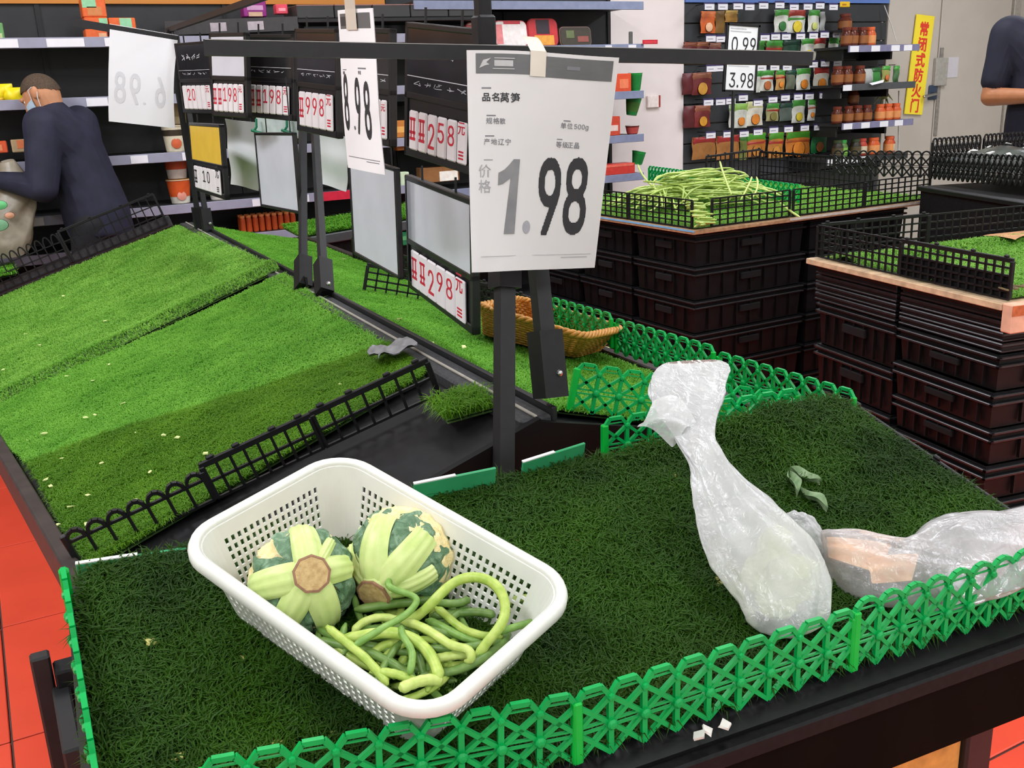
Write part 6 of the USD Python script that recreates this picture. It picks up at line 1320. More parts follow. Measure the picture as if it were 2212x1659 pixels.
# ================================================================ peg wall with hanging pouches, and the jar shelves
YP = 5.90
pw = thing('peg_wall', 'dark grey slatted peg wall holding the hanging snack pouches', 'display wall')
z0, z1_ = .0, zb + .0
nsl = 14
for k in range(nsl):
    za, zc = z1_ * k / nsl, z1_ * (k + 1) / nsl
    part(pw, 'slat', MB().cbox((XC1, 5.945, za + .004), (XD, 5.985, zc - .004), .003), M('slat_dark_grey', C(54, 56, 58), .5, .08, 8), False)
def pouch(label, a, b, body, head, pic, band=None, Y=YP, group='pouches hanging on the peg wall', depth=.035):
    (x0, _, z0), (x1, _, z1) = a, b; w, h = x1 - x0, z1 - z0
    t = thing('snack_pouch', label, 'snack pouch', T(x0, Y, z0) @ RY(rnd.uniform(-1.5, 1.5)), group)
    part(t, 'pouch', pillow(w, h, depth, 8, w * 50), body, True)
    if head is not None:
        v, f = pillow(w * .96, h * .30, depth * .72, 8, 1); part(t, 'header', (v + [w * .02, -depth * .16, h * .69], f), head, True)
    if band is not None:
        v, f = pillow(w * .96, h * .16, depth * .9, 8, 1); part(t, 'band', (v + [w * .02, -depth * .12, h * .52], f), band, True)
    if pic is not None:
        v, f = lathe_vf([(w * .27, 0), (w * .22, .004), (0, .006)], 14); part(t, 'picture', (np.asarray((T(w * .5, -depth * .42, h * .27) @ RX(90))[:3, :3] @ v.T).T + [w * .5, -depth * .44, h * .27], f), pic, True)
    m = MB().tube([(w * .5, depth * .3, h + .006), (w * .5, .075, h + .008)], .0025, 5); part(t, 'hook', m, BLKM, True)
    return t
GW, GH, RDK, RED_, ORA, GLD, GRY, YLW, WHT = mcol(224, 226, 214), mcol(74, 158, 62), mcol(98, 34, 38), mcol(184, 58, 52), mcol(220, 104, 46), mcol(176, 132, 62), mcol(92, 100, 92), mcol(230, 206, 62), mcol(230, 226, 208)
ORP, DKG = mcol(232, 140, 50), mcol(40, 74, 58)
def Z(x0, y0, x1, y1): return x0, y0, x1, y1
rows = [[((4.763,5.9,1.7449), (4.8942,5.9,1.8938), ORA, mcol(236, 130, 76), mcol(240, 190, 150), None, 'orange'), ((4.8977,5.9,1.7436), (4.9833,5.9,1.8938), mcol(130, 96, 44), None, None, None, 'brown-gold'), ((4.9853,5.9,1.8185), (5.0992,5.9,1.9), GLD, mcol(206, 170, 90), None, None, 'gold'),
         ((5.4559,5.9,1.7447), (5.5945,5.9,1.9034), GW, GH, mcol(56, 120, 60), None, 'white and green'), ((5.5841,5.88,1.7389), (5.7611,5.88,1.9018), GW, mcol(170, 62, 50), YLW, GH, 'white, red and green'), ((5.7903,5.9,1.7449), (5.904,5.9,1.9036), GW, GH, mcol(206, 214, 120), None, 'narrow white and green'), ((5.9138,5.9,1.7539), (5.9672,5.9,1.8903), mcol(170, 172, 168), None, None, None, 'grey edge-on')],
        [((4.6079,5.9,1.5722), (4.7306,5.9,1.689), RDK, mcol(130, 70, 50), None, None, 'dark red'), ((4.7326,5.9,1.5632), (4.8397,5.9,1.6876), RDK, mcol(150, 90, 60), None, None, 'dark red with gold print'), ((4.8423,5.9,1.5609), (4.9504,5.9,1.6798), mcol(112, 48, 42), mcol(150, 100, 80), None, None, 'dull red'),
         ((5.2837,5.9,1.5449), (5.3631,5.9,1.6937), mcol(60, 120, 52), GH, None, None, 'plain green'), ((5.3745,5.9,1.5331), (5.5409,5.9,1.6914), mcol(110, 110, 60), GH, None, RED_, 'green and red'), ((5.5482,5.9,1.5458), (5.718,5.9,1.6892), DKG, mcol(30, 62, 48), None, None, 'dark green edge-on'),
         ((5.7314,5.9,1.5385), (5.8692,5.9,1.7008), GW, GH, YLW, None, 'white with green header'), ((5.8548,5.88,1.5384), (5.984,5.88,1.7015), WHT, RED_, YLW, None, 'white with red header'), ((6.0159,5.9,1.5358), (6.1221,5.9,1.7012), GW, GH, YLW, None, 'white with green header and yellow fruit')],
        [((4.6065,5.9,1.3286), (4.7047,5.9,1.4752), RDK, None, None, None, 'dark red'), ((4.6911,5.88,1.3219), (4.8702,5.88,1.4764), mcol(116, 44, 44), mcol(150, 92, 66), mcol(206, 150, 60), None, 'wide dark red'),
         ((5.2834,5.9,1.3204), (5.3361,5.9,1.4746), GW, GH, None, None, 'narrow green and white'), ((5.3286,5.88,1.3284), (5.4635,5.88,1.4805), GW, GH, mcol(190, 110, 60), RED_, 'green, red and white'), ((5.4892,5.9,1.3299), (5.5795,5.9,1.4783), mcol(206, 160, 96), GH, ORP, RED_, 'green, red and orange'), ((5.5916,5.9,1.3331), (5.6829,5.9,1.4757), mcol(110, 116, 96), DKG, None, None, 'glassy grey edge-on'),
         ((5.6961,5.9,1.3227), (5.8398,5.9,1.4819), GW, GH, ORP, None, 'white with green header and orange fruit'), ((5.8733,5.88,1.323), (6.0334,5.88,1.4832), WHT, RED_, ORP, None, 'white with red header and orange fruit')],
        [((4.6175,5.9,1.0958), (4.7208,5.9,1.2501), RDK, None, None, None, 'dark red'), ((4.7158,5.88,1.0942), (4.8624,5.88,1.2506), mcol(130, 48, 46), mcol(160, 96, 70), mcol(224, 160, 50), None, 'wide dark red with yellow print'),
         ((5.0408,5.9,1.0772), (5.0936,5.9,1.2413), GW, mcol(150, 190, 110), None, None, 'narrow white'), ((5.086,5.88,1.0718), (5.2142,5.88,1.2495), GW, mcol(150, 196, 90), ORP, None, 'white with lime header'), ((5.2071,5.87,1.0791), (5.3681,5.87,1.2566), WHT, mcol(214, 214, 150), ORP, None, 'cream with egg-yellow fruit'), ((5.402,5.9,1.1064), (5.5262,5.9,1.2371), mcol(176, 172, 120), GH, mcol(140, 130, 70), RED_, 'green and brown'),
         ((5.5375,5.9,1.0998), (5.6678,5.9,1.2314), mcol(96, 108, 100), DKG, None, None, 'grey edge-on'), ((5.6616,5.88,1.0801), (5.7957,5.88,1.2502), GW, GH, YLW, None, 'white with green header and yellow sun'), ((5.8299,5.9,1.0891), (5.9077,5.9,1.2496), GW, GH, ORP, mcol(206, 120, 100), 'narrow white with orange fruit')],
        [((4.7012,5.9,0.8635), (4.9189,5.9,1.0236), mcol(168, 112, 56), mcol(160, 42, 40), None, None, 'brown with red header'), ((4.9275,5.9,0.8484), (5.1453,5.9,1.0212), mcol(176, 116, 58), mcol(168, 44, 42), None, None, 'brown with bright red header'), ((5.1514,5.9,0.8335), (5.222,5.9,1.0238), mcol(120, 130, 60), mcol(70, 130, 56), None, None, 'narrow green'),
         ((5.2199,5.88,0.8435), (5.4058,5.88,1.0244), mcol(192, 120, 50), mcol(80, 160, 44), mcol(200, 130, 50), RED_, 'green and orange'), ((5.4327,5.9,0.8288), (5.5839,5.9,1.0215), mcol(196, 130, 56), mcol(84, 158, 46), mcol(206, 140, 60), RED_, 'green and orange with a red band'), ((5.6128,5.88,0.8318), (5.8636,5.88,1.0139), mcol(214, 128, 50), mcol(80, 156, 48), ORP, mcol(186, 90, 44), 'wide orange and green'), ((5.8796,5.88,0.8359), (6.0467,5.88,1.0114), mcol(34, 116, 62), mcol(40, 134, 66), mcol(150, 90, 46), None, 'solid green with a brown picture')]]
for i, row in enumerate(rows):
    for j, (a, b, body, head, pic, band, ds) in enumerate(row):
        pouch(f'{ds} snack pouch, {ORD[j]} from left, {("top", "second", "third", "fourth", "lowest")[i]} peg wall row', a, b, body, head, pic, band)
tag0 = None
trows = [[(1532, 14), (1561, 14), (1594, 13), (1619, 15), (1649, 12), (1684, 11), (1715, 15), (1745, 14), (1771, 12), (1800, 15)], [(1535, 83), (1557, 84), (1652, 81), (1675, 79), (1698, 79), (1729, 78), (1757, 77), (1781, 75), (1808, 74)], [(1536, 148), (1556, 147), (1645, 146), (1673, 145), (1700, 145), (1757, 139), (1782, 137), (1809, 136)],
         [(1530, 221), (1556, 220), (1578, 218), (1605, 211), (1637, 222), (1669, 215), (1696, 211), (1724, 209), (1748, 208), (1779, 206), (1808, 207)], [(1535, 292), (1572, 290), (1607, 289), (1637, 285), (1671, 281), (1703, 279), (1738, 276), (1767, 275), (1800, 273)]]
TXY = [[(4.7568,5.8,1.9158), (4.8771,5.8,1.916), (5.0161,5.8,1.9194), (5.1234,5.8,1.9134), (5.2534,5.8,1.923), (5.4082,5.8,1.9265), (5.5486,5.8,1.9141), (5.686,5.8,1.9175), (5.8067,5.8,1.9243), (5.9446,5.8,1.9148)],
       [(4.7738,5.8,1.7042), (4.8659,5.8,1.7), (5.2759,5.8,1.7046), (5.3783,5.8,1.7099), (5.4822,5.8,1.7087), (5.6242,5.8,1.7104), (5.7546,5.8,1.7123), (5.8678,5.8,1.7177), (5.9972,5.8,1.7197)],
       [(4.7824,5.8,1.5012), (4.8667,5.8,1.5022), (5.2537,5.8,1.4959), (5.3793,5.8,1.496), (5.5025,5.8,1.493), (5.7676,5.8,1.5066), (5.8866,5.8,1.5106), (6.0173,5.8,1.511)],
       [(4.7621,5.8,1.2701), (4.8726,5.8,1.2689), (4.9673,5.8,1.2716), (5.0845,5.8,1.2898), (5.228,5.8,1.2481), (5.3718,5.8,1.2656), (5.4953,5.8,1.2742), (5.6257,5.8,1.276), (5.7392,5.8,1.2751), (5.888,5.8,1.2764), (6.0303,5.8,1.2677)],
       [(4.7882,5.8,1.0392), (4.948,5.8,1.037), (5.1022,5.8,1.0319), (5.2364,5.8,1.038), (5.3913,5.8,1.0433), (5.5399,5.8,1.0423), (5.7054,5.8,1.044), (5.8454,5.8,1.0403), (6.0073,5.8,1.039)]]
for i, row in enumerate(TXY):
    for j, p in enumerate(row):
        lab = f'white price tag in purple holder, {ORD[j]} from left, {("top", "second", "third", "fourth", "lowest")[i]} row of peg wall tags'; X = T(*p)
        if tag0 is None:
            tag0 = thing('price_tag', lab, 'price tag', X, 'price tags on the peg wall')
            part(tag0, 'holder', MB().cbox((-.046, -.002, -.020), (.046, .004, .028), .002), TAGH, False); part(tag0, 'card', MB().box((-.042, -.0035, -.022), (.044, -.0015, .016)), TAGW, False)
            part(tag0, 'print', MB().box((-.03, -.0042, -.006), (.02, -.003, -.002)), INKG, False); part(tag0, 'arm', MB().tube([(0, .004, .02), (0, .17, .02)], .003, 5), BLKM, True)
        else: dup(tag0, lab, X, 'price tags on the peg wall')
p = (6.0681,5.8,1.9347)
boxpack('price_tag', 'yellow price tag at the right end of the top row on the peg wall', ((6.0165,5.8,1.9149), (6.12,5.8,1.9547)), 5.80, .01, mcol(236, 190, 40), [('print', (.2, .3, .6, .6), mcol(176, 120, 40))], 'price tag')
# jar shelves sticking out of the wall beside the door
def jar(label, p, h, r, glass, lid, lab_, group):
    t = thing('sauce_jar', label, 'jar', T(*p), group)
    part(t, 'glass', MB().lathe([(r * .85, 0), (r, h * .06), (r * 1.02, h * .62), (r * .72, h * .80), (r * .72, h * .84)], 16), glass, 30)
    part(t, 'lid', MB().lathe([(r * .78, h * .83), (r * .80, h * .85), (r * .80, h * .98), (r * .74, h), (0, h)], 16), lid, 30)
    part(t, 'label', MB().lathe([(r * 1.0, h * .14), (r * 1.03, h * .15), (r * 1.04, h * .55), (r * 1.0, h * .56)], 16), lab_, 30)
    return t
BRN, BRL, GOLD_ = mcol(92, 40, 24, .2), mcol(110, 46, 30, .3), mcol(150, 92, 48)
ORJ, ORL = mcol(206, 92, 44, .25), mcol(226, 150, 90)
def jshelf(label, a, b, zt, depth, tags, col):
    t = thing('jar_shelf', label, 'shelf')
    part(t, 'board', MB().box((a[0], a[1] + .004, zt - .02), (b[0], a[1] + depth, zt)), STEELD, False)
    part(t, 'price_strip', MB().cbox((a[0], a[1] - .006, zt - .045), (b[0], a[1] + .004, zt + .004), .002), col, False)
    for q in (a[0] + .02, b[0] - .22): part(t, 'bracket', MB().box((q, a[1] + .08, zt - .10), (q + .02, a[1] + depth, zt - .02)), BLKM, False)
    for q in tags: part(t, 'price_label', MB().box((q[0] - .045, a[1] - .0085, zt - .043), (q[0] + .045, a[1] - .006, zt - .001)), TAGW, False)
PST = M('violet_grey_strip', C(124, 122, 150), .35, .1, 20)
YJ = 5.55
j1a, j1b = (5.8597,5.55,1.5885), (6.617,5.55,1.6161); z_1 = (6.1837,5.55,1.6225)[2]
jshelf('topmost jar shelf with a violet-grey price strip beside the grey door', j1a, j1b, z_1, .42, [(5.9155,5.55,1.6005), (6.1366,5.55,1.6035), (6.3483,5.55,1.6101), (6.484,5.55,1.6147)], PST)
j2a, j2b = (5.8511,5.55,1.3334), (6.6006,5.55,1.343); z_2 = (6.2091,5.55,1.3485)[2]
jshelf('second jar shelf, plain dark, beside the grey door', j2a, j2b, z_2, .42, [(5.8654,5.55,1.3329)], M('dull_dark_strip', C(74, 76, 78), .45))
j3a, j3b = (5.8357,5.55,1.0332), (6.6064,5.55,1.0497); z_3 = (6.2351,5.55,1.0678)[2]
jshelf('third jar shelf with a violet-grey price strip beside the grey door', j3a, j3b, z_3, .42, [(5.8924,5.55,1.0472), (6.0776,5.55,1.0481), (6.2772,5.55,1.0484), (6.44,5.55,1.0508)], PST)
j4a, j4b = (5.6703,5.55,0.8158), (6.5701,5.55,0.7992); z_4 = (6.0579,5.55,0.8145)[2]
jshelf('lowest jar shelf beside the grey door, just above the arched fence', j4a, j4b, z_4, .42, [(5.747,5.55,0.8073), (5.8723,5.55,0.8058), (5.9849,5.55,0.8019), (6.084,5.55,0.7988)], STEELD)
G1 = 'jars on the shelves beside the door'
SN = ('topmost', 'second', 'third', 'lowest')
for i, (xs_, zt, h, r, kinds) in enumerate((
    ([(5.9094,5.62,1.6567)[0], (5.9715,5.62,1.6559)[0], (6.0728,5.62,1.6545)[0], (6.1557,5.62,1.6534)[0]], z_1, .135, .042, 'bbbo'), ([(5.8374,5.66,1.3964)[0], (5.9347,5.62,1.3923)[0], (6.0659,5.62,1.3885)[0]], z_2, .135, .044, 'bbb'),
    ([(5.8538,5.62,1.1266)[0], (5.9703,5.62,1.1213)[0], (6.0687,5.62,1.1167)[0], (6.1683,5.62,1.1121)[0], (6.3098,5.62,1.1056)[0], (6.3969,5.62,1.1016)[0], (6.4849,5.62,1.0975)[0]], z_3, .125, .040, 'bbbbooo'), ([(5.8789,5.64,0.8681)[0], (5.925,5.6,0.8664)[0], (6.0668,5.64,0.8564)[0], (6.1337,5.6,0.8535)[0], (6.2505,5.66,0.8444)[0], (6.2708,5.6,0.845)[0], (6.4421,5.66,0.8326)[0], (6.4362,5.6,0.8347)[0]], z_4, .13, .042, 'dgdrooro'))):
    for j, (x, kd) in enumerate(zip(xs_, kinds)):
        gl_, li, la = {'b': (BRN, BRL, GOLD_), 'o': (ORJ, mcol(214, 96, 50), ORL), 'g': (mcol(86, 120, 60), mcol(50, 150, 60), mcol(120, 180, 70)), 'd': (mcol(50, 46, 34), mcol(56, 70, 44), mcol(88, 76, 50)), 'r': (mcol(176, 62, 44), mcol(190, 70, 54), mcol(206, 190, 160))}[kd]
        nm = {'b': 'dark brown sauce jar', 'o': 'orange-red sauce jar', 'g': 'green-lidded jar', 'd': 'dull dark jar', 'r': 'red jar'}[kd]
        jar(f'{nm}, {ORD[j]} from the left on the {SN[i]} jar shelf beside the door', (x, 5.62, zt), h, r, gl_, li, la, G1)
jar('dark brown jar stacked behind and above the others on the third jar shelf', ((6.2093,5.8,1.2086)[0], 5.80, z_3 + .128), .125, .042, BRN, BRL, GOLD_, G1)
jar('dark brown jar at the back left of the third jar shelf', ((6.2172,5.8,1.1098)[0], 5.80, z_3), .125, .042, BRN, BRL, GOLD_, G1)
jar('dark brown jar at the top right end of the peg wall', ((6.0753,5.86,1.7699)[0], 5.80, (6.0146,5.8,1.7462)[2]), .12, .05, BRN, BRL, GOLD_, G1); solo('shelf_bracket', MB().box(((5.9326,5.8,1.7469)[0], 5.72, (6.0146,5.8,1.7462)[2] - .012), ((6.1022,5.8,1.7454)[0], 5.95, (6.0146,5.8,1.7462)[2] - .001)), BLKM, 'small black ledge under the jar at the top right of the peg wall', 'ledge', False)
for k, (a, b, bd, hd, lab) in enumerate((((6.077,5.6,1.3472), (6.1953,5.6,1.4582), mcol(176, 178, 172), None, 'silvery pouch leaning among the packs on the second jar shelf'), ((6.1639,5.58,1.3406), (6.2719,5.58,1.4623), mcol(60, 130, 60), mcol(40, 90, 46), 'green pouch leaning on the second jar shelf'), ((6.2845,5.6,1.3542), (6.3686,5.6,1.4742), mcol(150, 150, 80), GH, 'green-topped pack with an orange print on the second jar shelf'), ((6.4085,5.62,1.3509), (6.4679,5.62,1.4727), mcol(70, 110, 66), GH, 'green pack at the right end of the second jar shelf'))):
    t = pouch(lab, a, b, bd, hd, mcol(206, 110, 60) if k == 2 else None, None, 5.6, 'packs on the second jar shelf')
solo('price_ticket', MB().add(*quad((6.0784,5.53,1.3521), (6.2339,5.53,1.3741), (6.2146,5.52,1.3542), (6.0979,5.52,1.3378), .002, (0, -1, 0))), TAGW, 'loose white ticket lying on the front of the second jar shelf', 'label', False)
solo('hang_cord', MB().tube([(6.5977,5.9,1.9349), (6.6326,5.85,1.7929), (6.6514,5.8,1.6576)], .004, 6), M('white_cord', C(206, 202, 194), .6), 'white cord hanging down to the topmost jar shelf before the door', 'cord', True)
solo('white_rod', MB().tube([(6.6,5.7,1.2838), (6.6438,5.7,0.8006)], .006, 8), M('white_cord', C(206, 202, 194), .6), 'thin white rod standing at the right end of the jar shelves', 'rod', True)
solo('white_rod', MB().tube([(6.5148,5.75,1.2454), (6.5358,5.75,0.915)], .005, 8), M('white_cord', C(206, 202, 194), .6), 'thinner white rod left of the first at the end of the jar shelves', 'rod', True)
t = thing('dried_sprig', 'dry yellow-green sprig hanging at the end of the third jar shelf', 'sprig')
for k in range(7):
    o = np.array((6.4717,5.72,1.2325)); a = k * .9; part(t, 'leaf', MB().tube([o, o + [.06 * math.cos(a), .02, .03 * math.sin(a) + .02], o + [.11 * math.cos(a), .02, .05 * math.sin(a) - .02]], [.005, .008, .002], 5), mcol(130, 134, 70), True)

# ---- tall price stand before the peg wall: 0.99 and 3.98
sp_ = thing('price_stand', 'black stand with white price cards 0.99 and 3.98 before the peg wall', 'price stand')
f0, f1_ = np.array((4.1167,4.75,0.8741)), np.array((4.0876,4.75,1.355))
f0 = np.array([f1_[0], 4.75, .80]); part(sp_, 'pole', MB().tube([f0, f1_], .010, 8), BLKM, True)
tl, tr, bl2, br2 = (np.array(q) for q in ((3.9999,4.75,1.7344), (4.2382,4.75,1.7332), (4.0171,4.75,1.3496), (4.2463,4.75,1.3361)))
X = FR(bl2, br2 - bl2, (0, 0, 1)); w = np.linalg.norm(br2 - bl2); h = tl[2] - bl2[2]
fr_ = MB()
for lo, hi in (((-.012, 0), (w + .012, .012)), ((-.012, h - .014), (w + .012, h)), ((-.012, 0), (.004, h)), ((w - .004, 0), (w + .012, h)), ((-.012, h * .47), (w + .012, h * .50))): fr_.cbox((lo[0], -.008, lo[1]), (hi[0], .008, hi[1]), .002, X)
part(sp_, 'frame', fr_, BF, False)
for (za, zc, tx) in ((.50, .97, '0.99'), (.02, .47, '3.98')):
    cd = part(sp_, 'price_card', MB().box((.004, -.003, za * h), (w - .004, .004, zc * h), X), PAPER, False)
    v, f = text_vf(tx, 1.0, .0008, False); s_ = np.array([w * .80 / v[:, 0].max(), h * .215, 1.5])
    part(cd, 'price_figure', MB().add(v * s_, f, X @ T(w * .14, -.0032, h * (.59 if za > .3 else .07)) @ STAND), INK, False)
    for q in (.05, .09): part(cd, 'small_print', MB().box((w * .08, -.0042, zc * h - h * q), (w * (.4 + q * 4), -.003, zc * h - h * (q - .015)), X), INKL if za < .3 else M('faint_print', C(190, 190, 192), .6), False)

# ================================================================ people
SKIN = M('skin', C(196, 138, 100), .5, .06, 30, spec=.4)
SKIN2 = M('skin_tan', C(176, 116, 78), .5, .08, 30, spec=.4)
BUZZ = M('buzz_cut_hair', C(58, 46, 36), .8, .3, 200, col2=C(96, 78, 60), bump=.5, bscale=800)
HAIRM = M('short_dark_hair', C(34, 30, 27), .7, .3, 300, bump=.6, bscale=700)
NAVY = M('navy_jacket', C(34, 35, 54), .75, .2, 14, bump=.3, bscale=60)
NAVY2 = M('dark_navy_shirt', C(28, 30, 46), .75, .15, 20, bump=.2, bscale=80)
TROU = M('dark_trousers', C(30, 30, 34), .8, .2, 20)
SHOE = M('black_shoe', C(20, 20, 20), .4)
MASK = M('pale_blue_mask', C(176, 200, 216), .7, .05, 60)
def body(bones, J, refine=.03, smooth=8):
    """one smooth skin over tapered bones: J name -> (point, radius); bones: pairs of names"""
    sph = {}
    def ball(n):
        if n not in sph:
            p, r = J[n]; r3 = np.broadcast_to(np.asarray(r, float), (3,)); s = trimesh.creation.icosphere(2, 1.0); sph[n] = np.array(s.vertices) * r3 + np.array(p)
        return sph[n]
    out = manifold3d.Manifold()
    for b in bones: out += manifold3d.Manifold.hull_points(np.vstack([ball(n) for n in b]).astype(np.float64))
    m = out.refine_to_length(refine).to_mesh(); t = trimesh.Trimesh(np.array(m.vert_properties[:, :3], float), np.array(m.tri_verts), process=True)
    trimesh.smoothing.filter_taubin(t, .5, .53, smooth); return np.array(t.vertices), np.array(t.faces)
def hand_joints(J, bones, pre, wrist, fwd, side, nrm, curl=.5):
    """palm, four fingers and a thumb beyond the wrist; fwd = along the hand, side = towards the thumb, nrm = towards the palm side"""
    w, f, s, n = (np.array(k, float) for k in (wrist, fwd, side, nrm)); f /= np.linalg.norm(f); s = s - f * (s @ f); s /= np.linalg.norm(s); n = np.cross(f, s) if n is None else n / np.linalg.norm(n)
    for k, o in enumerate((.026, .009, -.009, -.026)):
        L = (.070, .078, .073, .058)[k]; base = w + f * .088 + s * o
        J[pre + f'k{k}'] = (base, .0105); a1, a2 = curl * .7, curl * 1.5
        p1 = base + (f * math.cos(a1) + n * math.sin(a1)) * L * .55; p2 = p1 + (f * math.cos(a2) + n * math.sin(a2)) * L * .45
        J[pre + f'm{k}'] = (p1, .009); J[pre + f't{k}'] = (p2, .0075); bones += [(pre + f'k{k}', pre + f'm{k}'), (pre + f'm{k}', pre + f't{k}')]
        J[pre + f'p{k}'] = (w + f * .02 + s * o * .7, .013)
    bones += [(pre + 'p0', pre + 'p1', pre + 'k0', pre + 'k1'), (pre + 'p1', pre + 'p2', pre + 'k1', pre + 'k2'), (pre + 'p2', pre + 'p3', pre + 'k2', pre + 'k3')]
    J[pre + 'th0'] = (w + f * .025 + s * .022, .014); J[pre + 'th1'] = (w + f * .062 + s * .052 + n * .012, .011); J[pre + 'th2'] = (w + f * .092 + s * .058 + n * .022, .009)
    bones += [(pre + 'th0', pre + 'th1'), (pre + 'th1', pre + 'th2')]
def person(name, label, pos, face, P, jacket, skin, sleeve, mask, scale=1.0, hair=None):
    """P: joints in the person's own frame (forward, left, up); jacket and trousers are children of the one skin body"""
    X = np.eye(4); f = np.array([*face, 0.]); f /= np.linalg.norm(f); X[:3, 0] = f; X[:3, 1] = np.cross((0, 0, 1), f); X[:3, 3] = pos; X[:3, :3] *= scale
    t = thing(name, label, 'person', X); g = lambda k: np.array(P[k], float)
    J = {'hip': (g('hip'), (.115, .155, .11)), 'belly': ((g('hip') + g('chest')) / 2, (.10, .14, .12)), 'chest': (g('chest'), (.11, .16, .13)), 'neck': (g('neck'), .055), 'head': (g('head'), (.088, .072, .095)), 'jaw': (g('head') + g('hd') * .035 + np.array([0, 0, -.062]), (.052, .050, .040))}
    bones = [('hip', 'belly'), ('belly', 'chest'), ('neck', 'head'), ('head', 'jaw'), ('chest', 'neck')]
    for s, q in (('l', 1), ('r', -1)):
        J['sh' + s] = (g('sh' + s), .062); J['el' + s] = (g('el' + s), .043); J['wr' + s] = (g('wr' + s), .027)
        J['th' + s] = (g('hip') + [0, .085 * q, -.05], .088); J['kn' + s] = (g('kn' + s), .056); J['an' + s] = (g('an' + s), .040); J['toe' + s] = (g('an' + s) + [.15, 0, -.045], .033); J['heel' + s] = (g('an' + s) + [-.02, 0, -.04], .036)
        bones += [('chest', 'sh' + s), ('sh' + s, 'el' + s), ('el' + s, 'wr' + s), ('hip', 'th' + s), ('th' + s, 'kn' + s), ('kn' + s, 'an' + s), ('an' + s, 'toe' + s, 'heel' + s)]
        fw = g('wr' + s) - g('el' + s); sd = np.array([0, -q * .6, .8]); hand_joints(J, bones, 'h' + s, g('wr' + s) - fw / np.linalg.norm(fw) * .01, fw, sd, np.cross(fw / np.linalg.norm(fw), sd) * (q if True else 1), .55)
    # ears and nose belong to the head
    hd = g('hd') / np.linalg.norm(g('hd')); lf = np.array([0, 1, 0.]) - hd * hd[1]; lf /= np.linalg.norm(lf); upv = np.cross(hd, lf); h0 = g('head')
    J['nose'] = (h0 + hd * .094 - upv * .012, .012); J['nose0'] = (h0 + hd * .082 + upv * .018, .009); bones += [('nose', 'nose0')]
    for s, q in (('l', 1), ('r', -1)):
        J['ear' + s] = (h0 + lf * .076 * q + upv * .006 - hd * .004, (.018, .010, .028)); J['ear0' + s] = (h0 + lf * .066 * q - hd * .006 - upv * .012, (.012, .010, .018)); bones += [('ear' + s, 'ear0' + s)]
        J['brow' + s] = (h0 + hd * .078 + lf * .030 * q + upv * .030, .012); bones += [('brow' + s, 'nose0')]
    v, fc = body(bones, J, .014, 6); part(t, 'body', (v, fc), skin, True)
    for q in (1, -1):
        s = trimesh.creation.icosphere(2, .0095); part(t, 'eye', (np.array(s.vertices) + h0 + hd * .072 + lf * .031 * q + upv * .012, np.array(s.faces)), M('eye_white', C(226, 222, 216), .3), True)
        s = trimesh.creation.icosphere(2, .0055); part(t, 'pupil', (np.array(s.vertices) + h0 + hd * .0772 + lf * .031 * q + upv * .012, np.array(s.faces)), M('pupil_dark', C(30, 22, 18), .3), True)
    if not mask: part(t, 'mouth', MB().tube([h0 + hd * .083 + lf * k * .022 - upv * (.055 + .003 * abs(k)) for k in (-1, -.5, 0, .5, 1)], .005, 6), M('lip', C(166, 92, 80), .5), True)
    # hair cap
    s = trimesh.creation.icosphere(4, 1.0); v = np.array(s.vertices); v = (np.outer(v[:, 0] * .0905, hd) + np.outer(v[:, 1] * .0755, lf) + np.outer(v[:, 2] * .0985, upv)) + h0 - hd * .003 + upv * .003; fc = np.array(s.faces)
    rel = v - h0; ok = (rel @ upv > .030 - .075 * np.clip(-(rel @ hd) / .09, 0, 1) + .030 * np.clip((rel @ hd) / .09, 0, 1)); keep = ok[fc].all(1); part(t, 'hair', (v, fc[keep]), hair or HAIRM, True)
    def grow(keys, add, nm, mat, ref=.02, extra=None, ends=()):
        K = {k: (J[k][0], np.asarray(J[k][1]) + add) for k in J}
        if extra: K.update(extra)
        b2 = keys; v, fc = body(b2, K, ref, 6); v = v + (.010 * (meshkit.fbm(v * 9., 3, 5) - .5))[:, None] * np.array([1, 1, .6]); return part(t, nm, (v, fc), mat, True)
    jb = [('hemlow', 'hip', 'belly'), ('belly', 'chest'), ('chest', 'collar')]
    ex = {'hemlow': (g('hip') + [0, 0, -.10], (.150, .185, .04)), 'collar': (g('neck') + (g('neck') - g('chest')) * .08 * 0 - [0, 0, .02], .075), 'hip': (J['hip'][0], np.array((.145, .18, .11))), 'belly': (J['belly'][0], np.array((.14, .175, .13)))}
    for s in 'lr':
        jb += [('chest', 'sh' + s)]
        if sleeve == 'long': jb += [('sh' + s, 'el' + s), ('el' + s, 'cuff' + s)]; ex['cuff' + s] = (g('wr' + s) - (g('wr' + s) - g('el' + s)) * .06, .040)
        else: jb += [('sh' + s, 'slv' + s)]; ex['slv' + s] = (g('sh' + s) + (g('el' + s) - g('sh' + s)) * .72, .064)
    grow(jb, .026, 'jacket' if sleeve == 'long' else 'shirt', jacket, .02, ex)
    tb_ = []
    for s in 'lr': tb_ += [('hip', 'th' + s), ('th' + s, 'kn' + s), ('kn' + s, 'trh' + s)]
    grow(tb_, .018, 'trousers', TROU, .025, {'trh' + s: (g('an' + s) + [0, 0, .03], .062) for s in 'lr'})
    for s in 'lr':
        v, fc = body([('an' + s, 'toe' + s, 'heel' + s)], {k: (J[k][0], np.asarray(J[k][1]) + .012) for k in ('an' + s, 'toe' + s, 'heel' + s)}, .02, 4); v[:, 2] = np.maximum(v[:, 2], .0); part(t, 'shoe', (v, fc), SHOE, True)
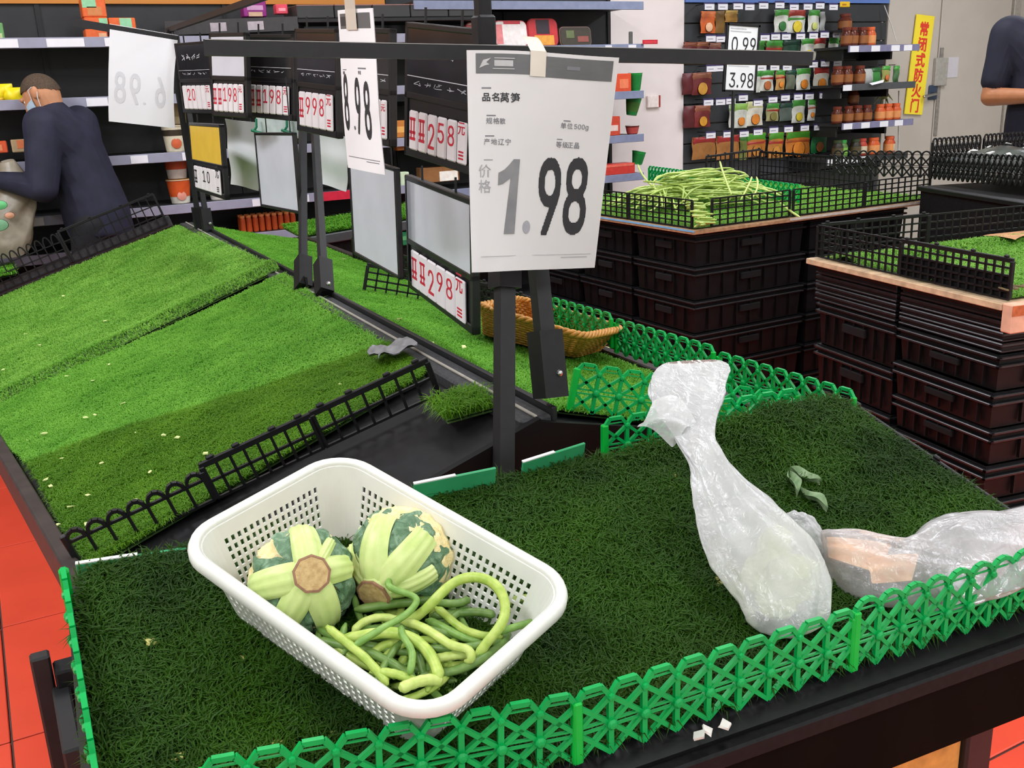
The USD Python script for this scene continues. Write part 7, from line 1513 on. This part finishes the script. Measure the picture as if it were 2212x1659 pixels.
    if mask:
        def mk(u, v_): 
            a = (u - .5) * 2.5; return h0 + np.outer(.098 * np.cos(a) + .012 * np.sin(PI * v_), hd) + np.outer(.074 * np.sin(a), lf) - np.outer(.005 + .088 * v_, upv)
        Pm, Fm = grid_vf(14, 10, mk); part(t, 'face_mask', MB().add(Pm, Fm).add(Pm - hd * .003, Fm[:, ::-1]), MASK, True, 'pale blue face mask')
        for q in (1, -1):
            e = h0 + lf * .082 * q; part(t, 'mask_strap', MB().tube([mk(np.array([.5 + .5 * q]), np.array([.1]))[0], e + upv * .03 + hd * .012, e + upv * .03 - hd * .012], .0022, 5).tube([mk(np.array([.5 + .5 * q]), np.array([.9]))[0], e - upv * .02 + hd * .0, e + upv * .0 - hd * .016], .0022, 5), M('mask_strap', C(216, 216, 216), .6), True)
    return t
f1d = np.array([-.86, .50]); 
hp_ = np.array((0.518,5.2895,0.8879))
person('person', 'stooping man in a navy jacket and pale blue face mask at the long shelf', (hp_[0], hp_[1], 0), f1d, dict(
    hip=(-.02, 0, .92), chest=(.06, 0, 1.21), neck=(.125, 0, 1.405), head=(.165, .0, 1.475), hd=(.80, .10, -.60), shl=(.09, .185, 1.335), shr=(.09, -.185, 1.335), ell=(.11, .25, 1.06), elr=(.16, -.25, 1.08), wrl=(.35, .19, 1.10), wrr=(.40, -.15, 1.12),
    knl=(.04, .10, .50), knr=(.04, -.10, .50), anl=(-.02, .10, .075), anr=(-.02, -.10, .075)), NAVY, SKIN, 'long', True, 1.0, BUZZ)
q = np.array((4.8998,3.2812,1.1492))
person('person', 'person in a dark navy short-sleeved shirt with folded arms, cut by the right edge', (q[0], q[1], 0), (-.75, -.62), dict(
    hip=(0, 0, .95), chest=(.0, 0, 1.28), neck=(.01, 0, 1.49), head=(.03, 0, 1.62), hd=(1, 0, -.1), shl=(.0, .19, 1.43), shr=(.0, -.19, 1.43), ell=(.03, .25, 1.16), elr=(.03, -.25, 1.16), wrl=(.22, .06, 1.19), wrr=(.24, -.04, 1.16),
    knl=(.02, .10, .52), knr=(.02, -.10, .52), anl=(0, .11, .075), anr=(0, -.11, .075)), NAVY2, SKIN2, 'short', False, 1.10)
# the stooping man's carrier bag
CB = M('carrier_bag_film', C(150, 136, 116), .35, .25, 12, col2=C(196, 186, 164), trans=.35)
cbl = [loop((-0.0035,5.3366,0.768), (0.1901,5.2311,0.7592), .06), loop((-0.0253,5.3806,0.8649), (0.2302,5.2414,0.8533), .10), loop((0.0128,5.3956,0.9698), (0.2528,5.2648,0.9588), .10), loop((0.0858,5.3844,1.0516), (0.2601,5.2894,1.0437), .07), loop((0.1145,5.3866,1.1036), (0.2442,5.3195,1.1083), .04), loop((0.147,5.3939,1.1767), (0.207,5.3648,1.1846), .02)]
V, F, n, nth = bag_vf(cbl, 48, 5, .08, 6, 5)
t = thing('carrier_bag', 'crumpled beige carrier bag with green print held by the stooping man', 'bag'); part(t, 'film', (V, F), CB, True)
o = np.array((0.1206,5.1745,0.9735))
for k, (dx, dz, s_, c) in enumerate(((-.01, .02, .030, (110, 200, 130)), (-.03, -.07, .040, (120, 170, 130)), (.02, -.03, .022, (206, 150, 120)))):
    v, f = lathe_vf([(s_, 0), (s_ * .9, .004), (0, .006)], 12); part(t, 'print', MB().add(v * [1, .7, 1], f, T(o[0] + dx, o[1], o[2] + dz) @ RX(90)), mcol(*c), True)
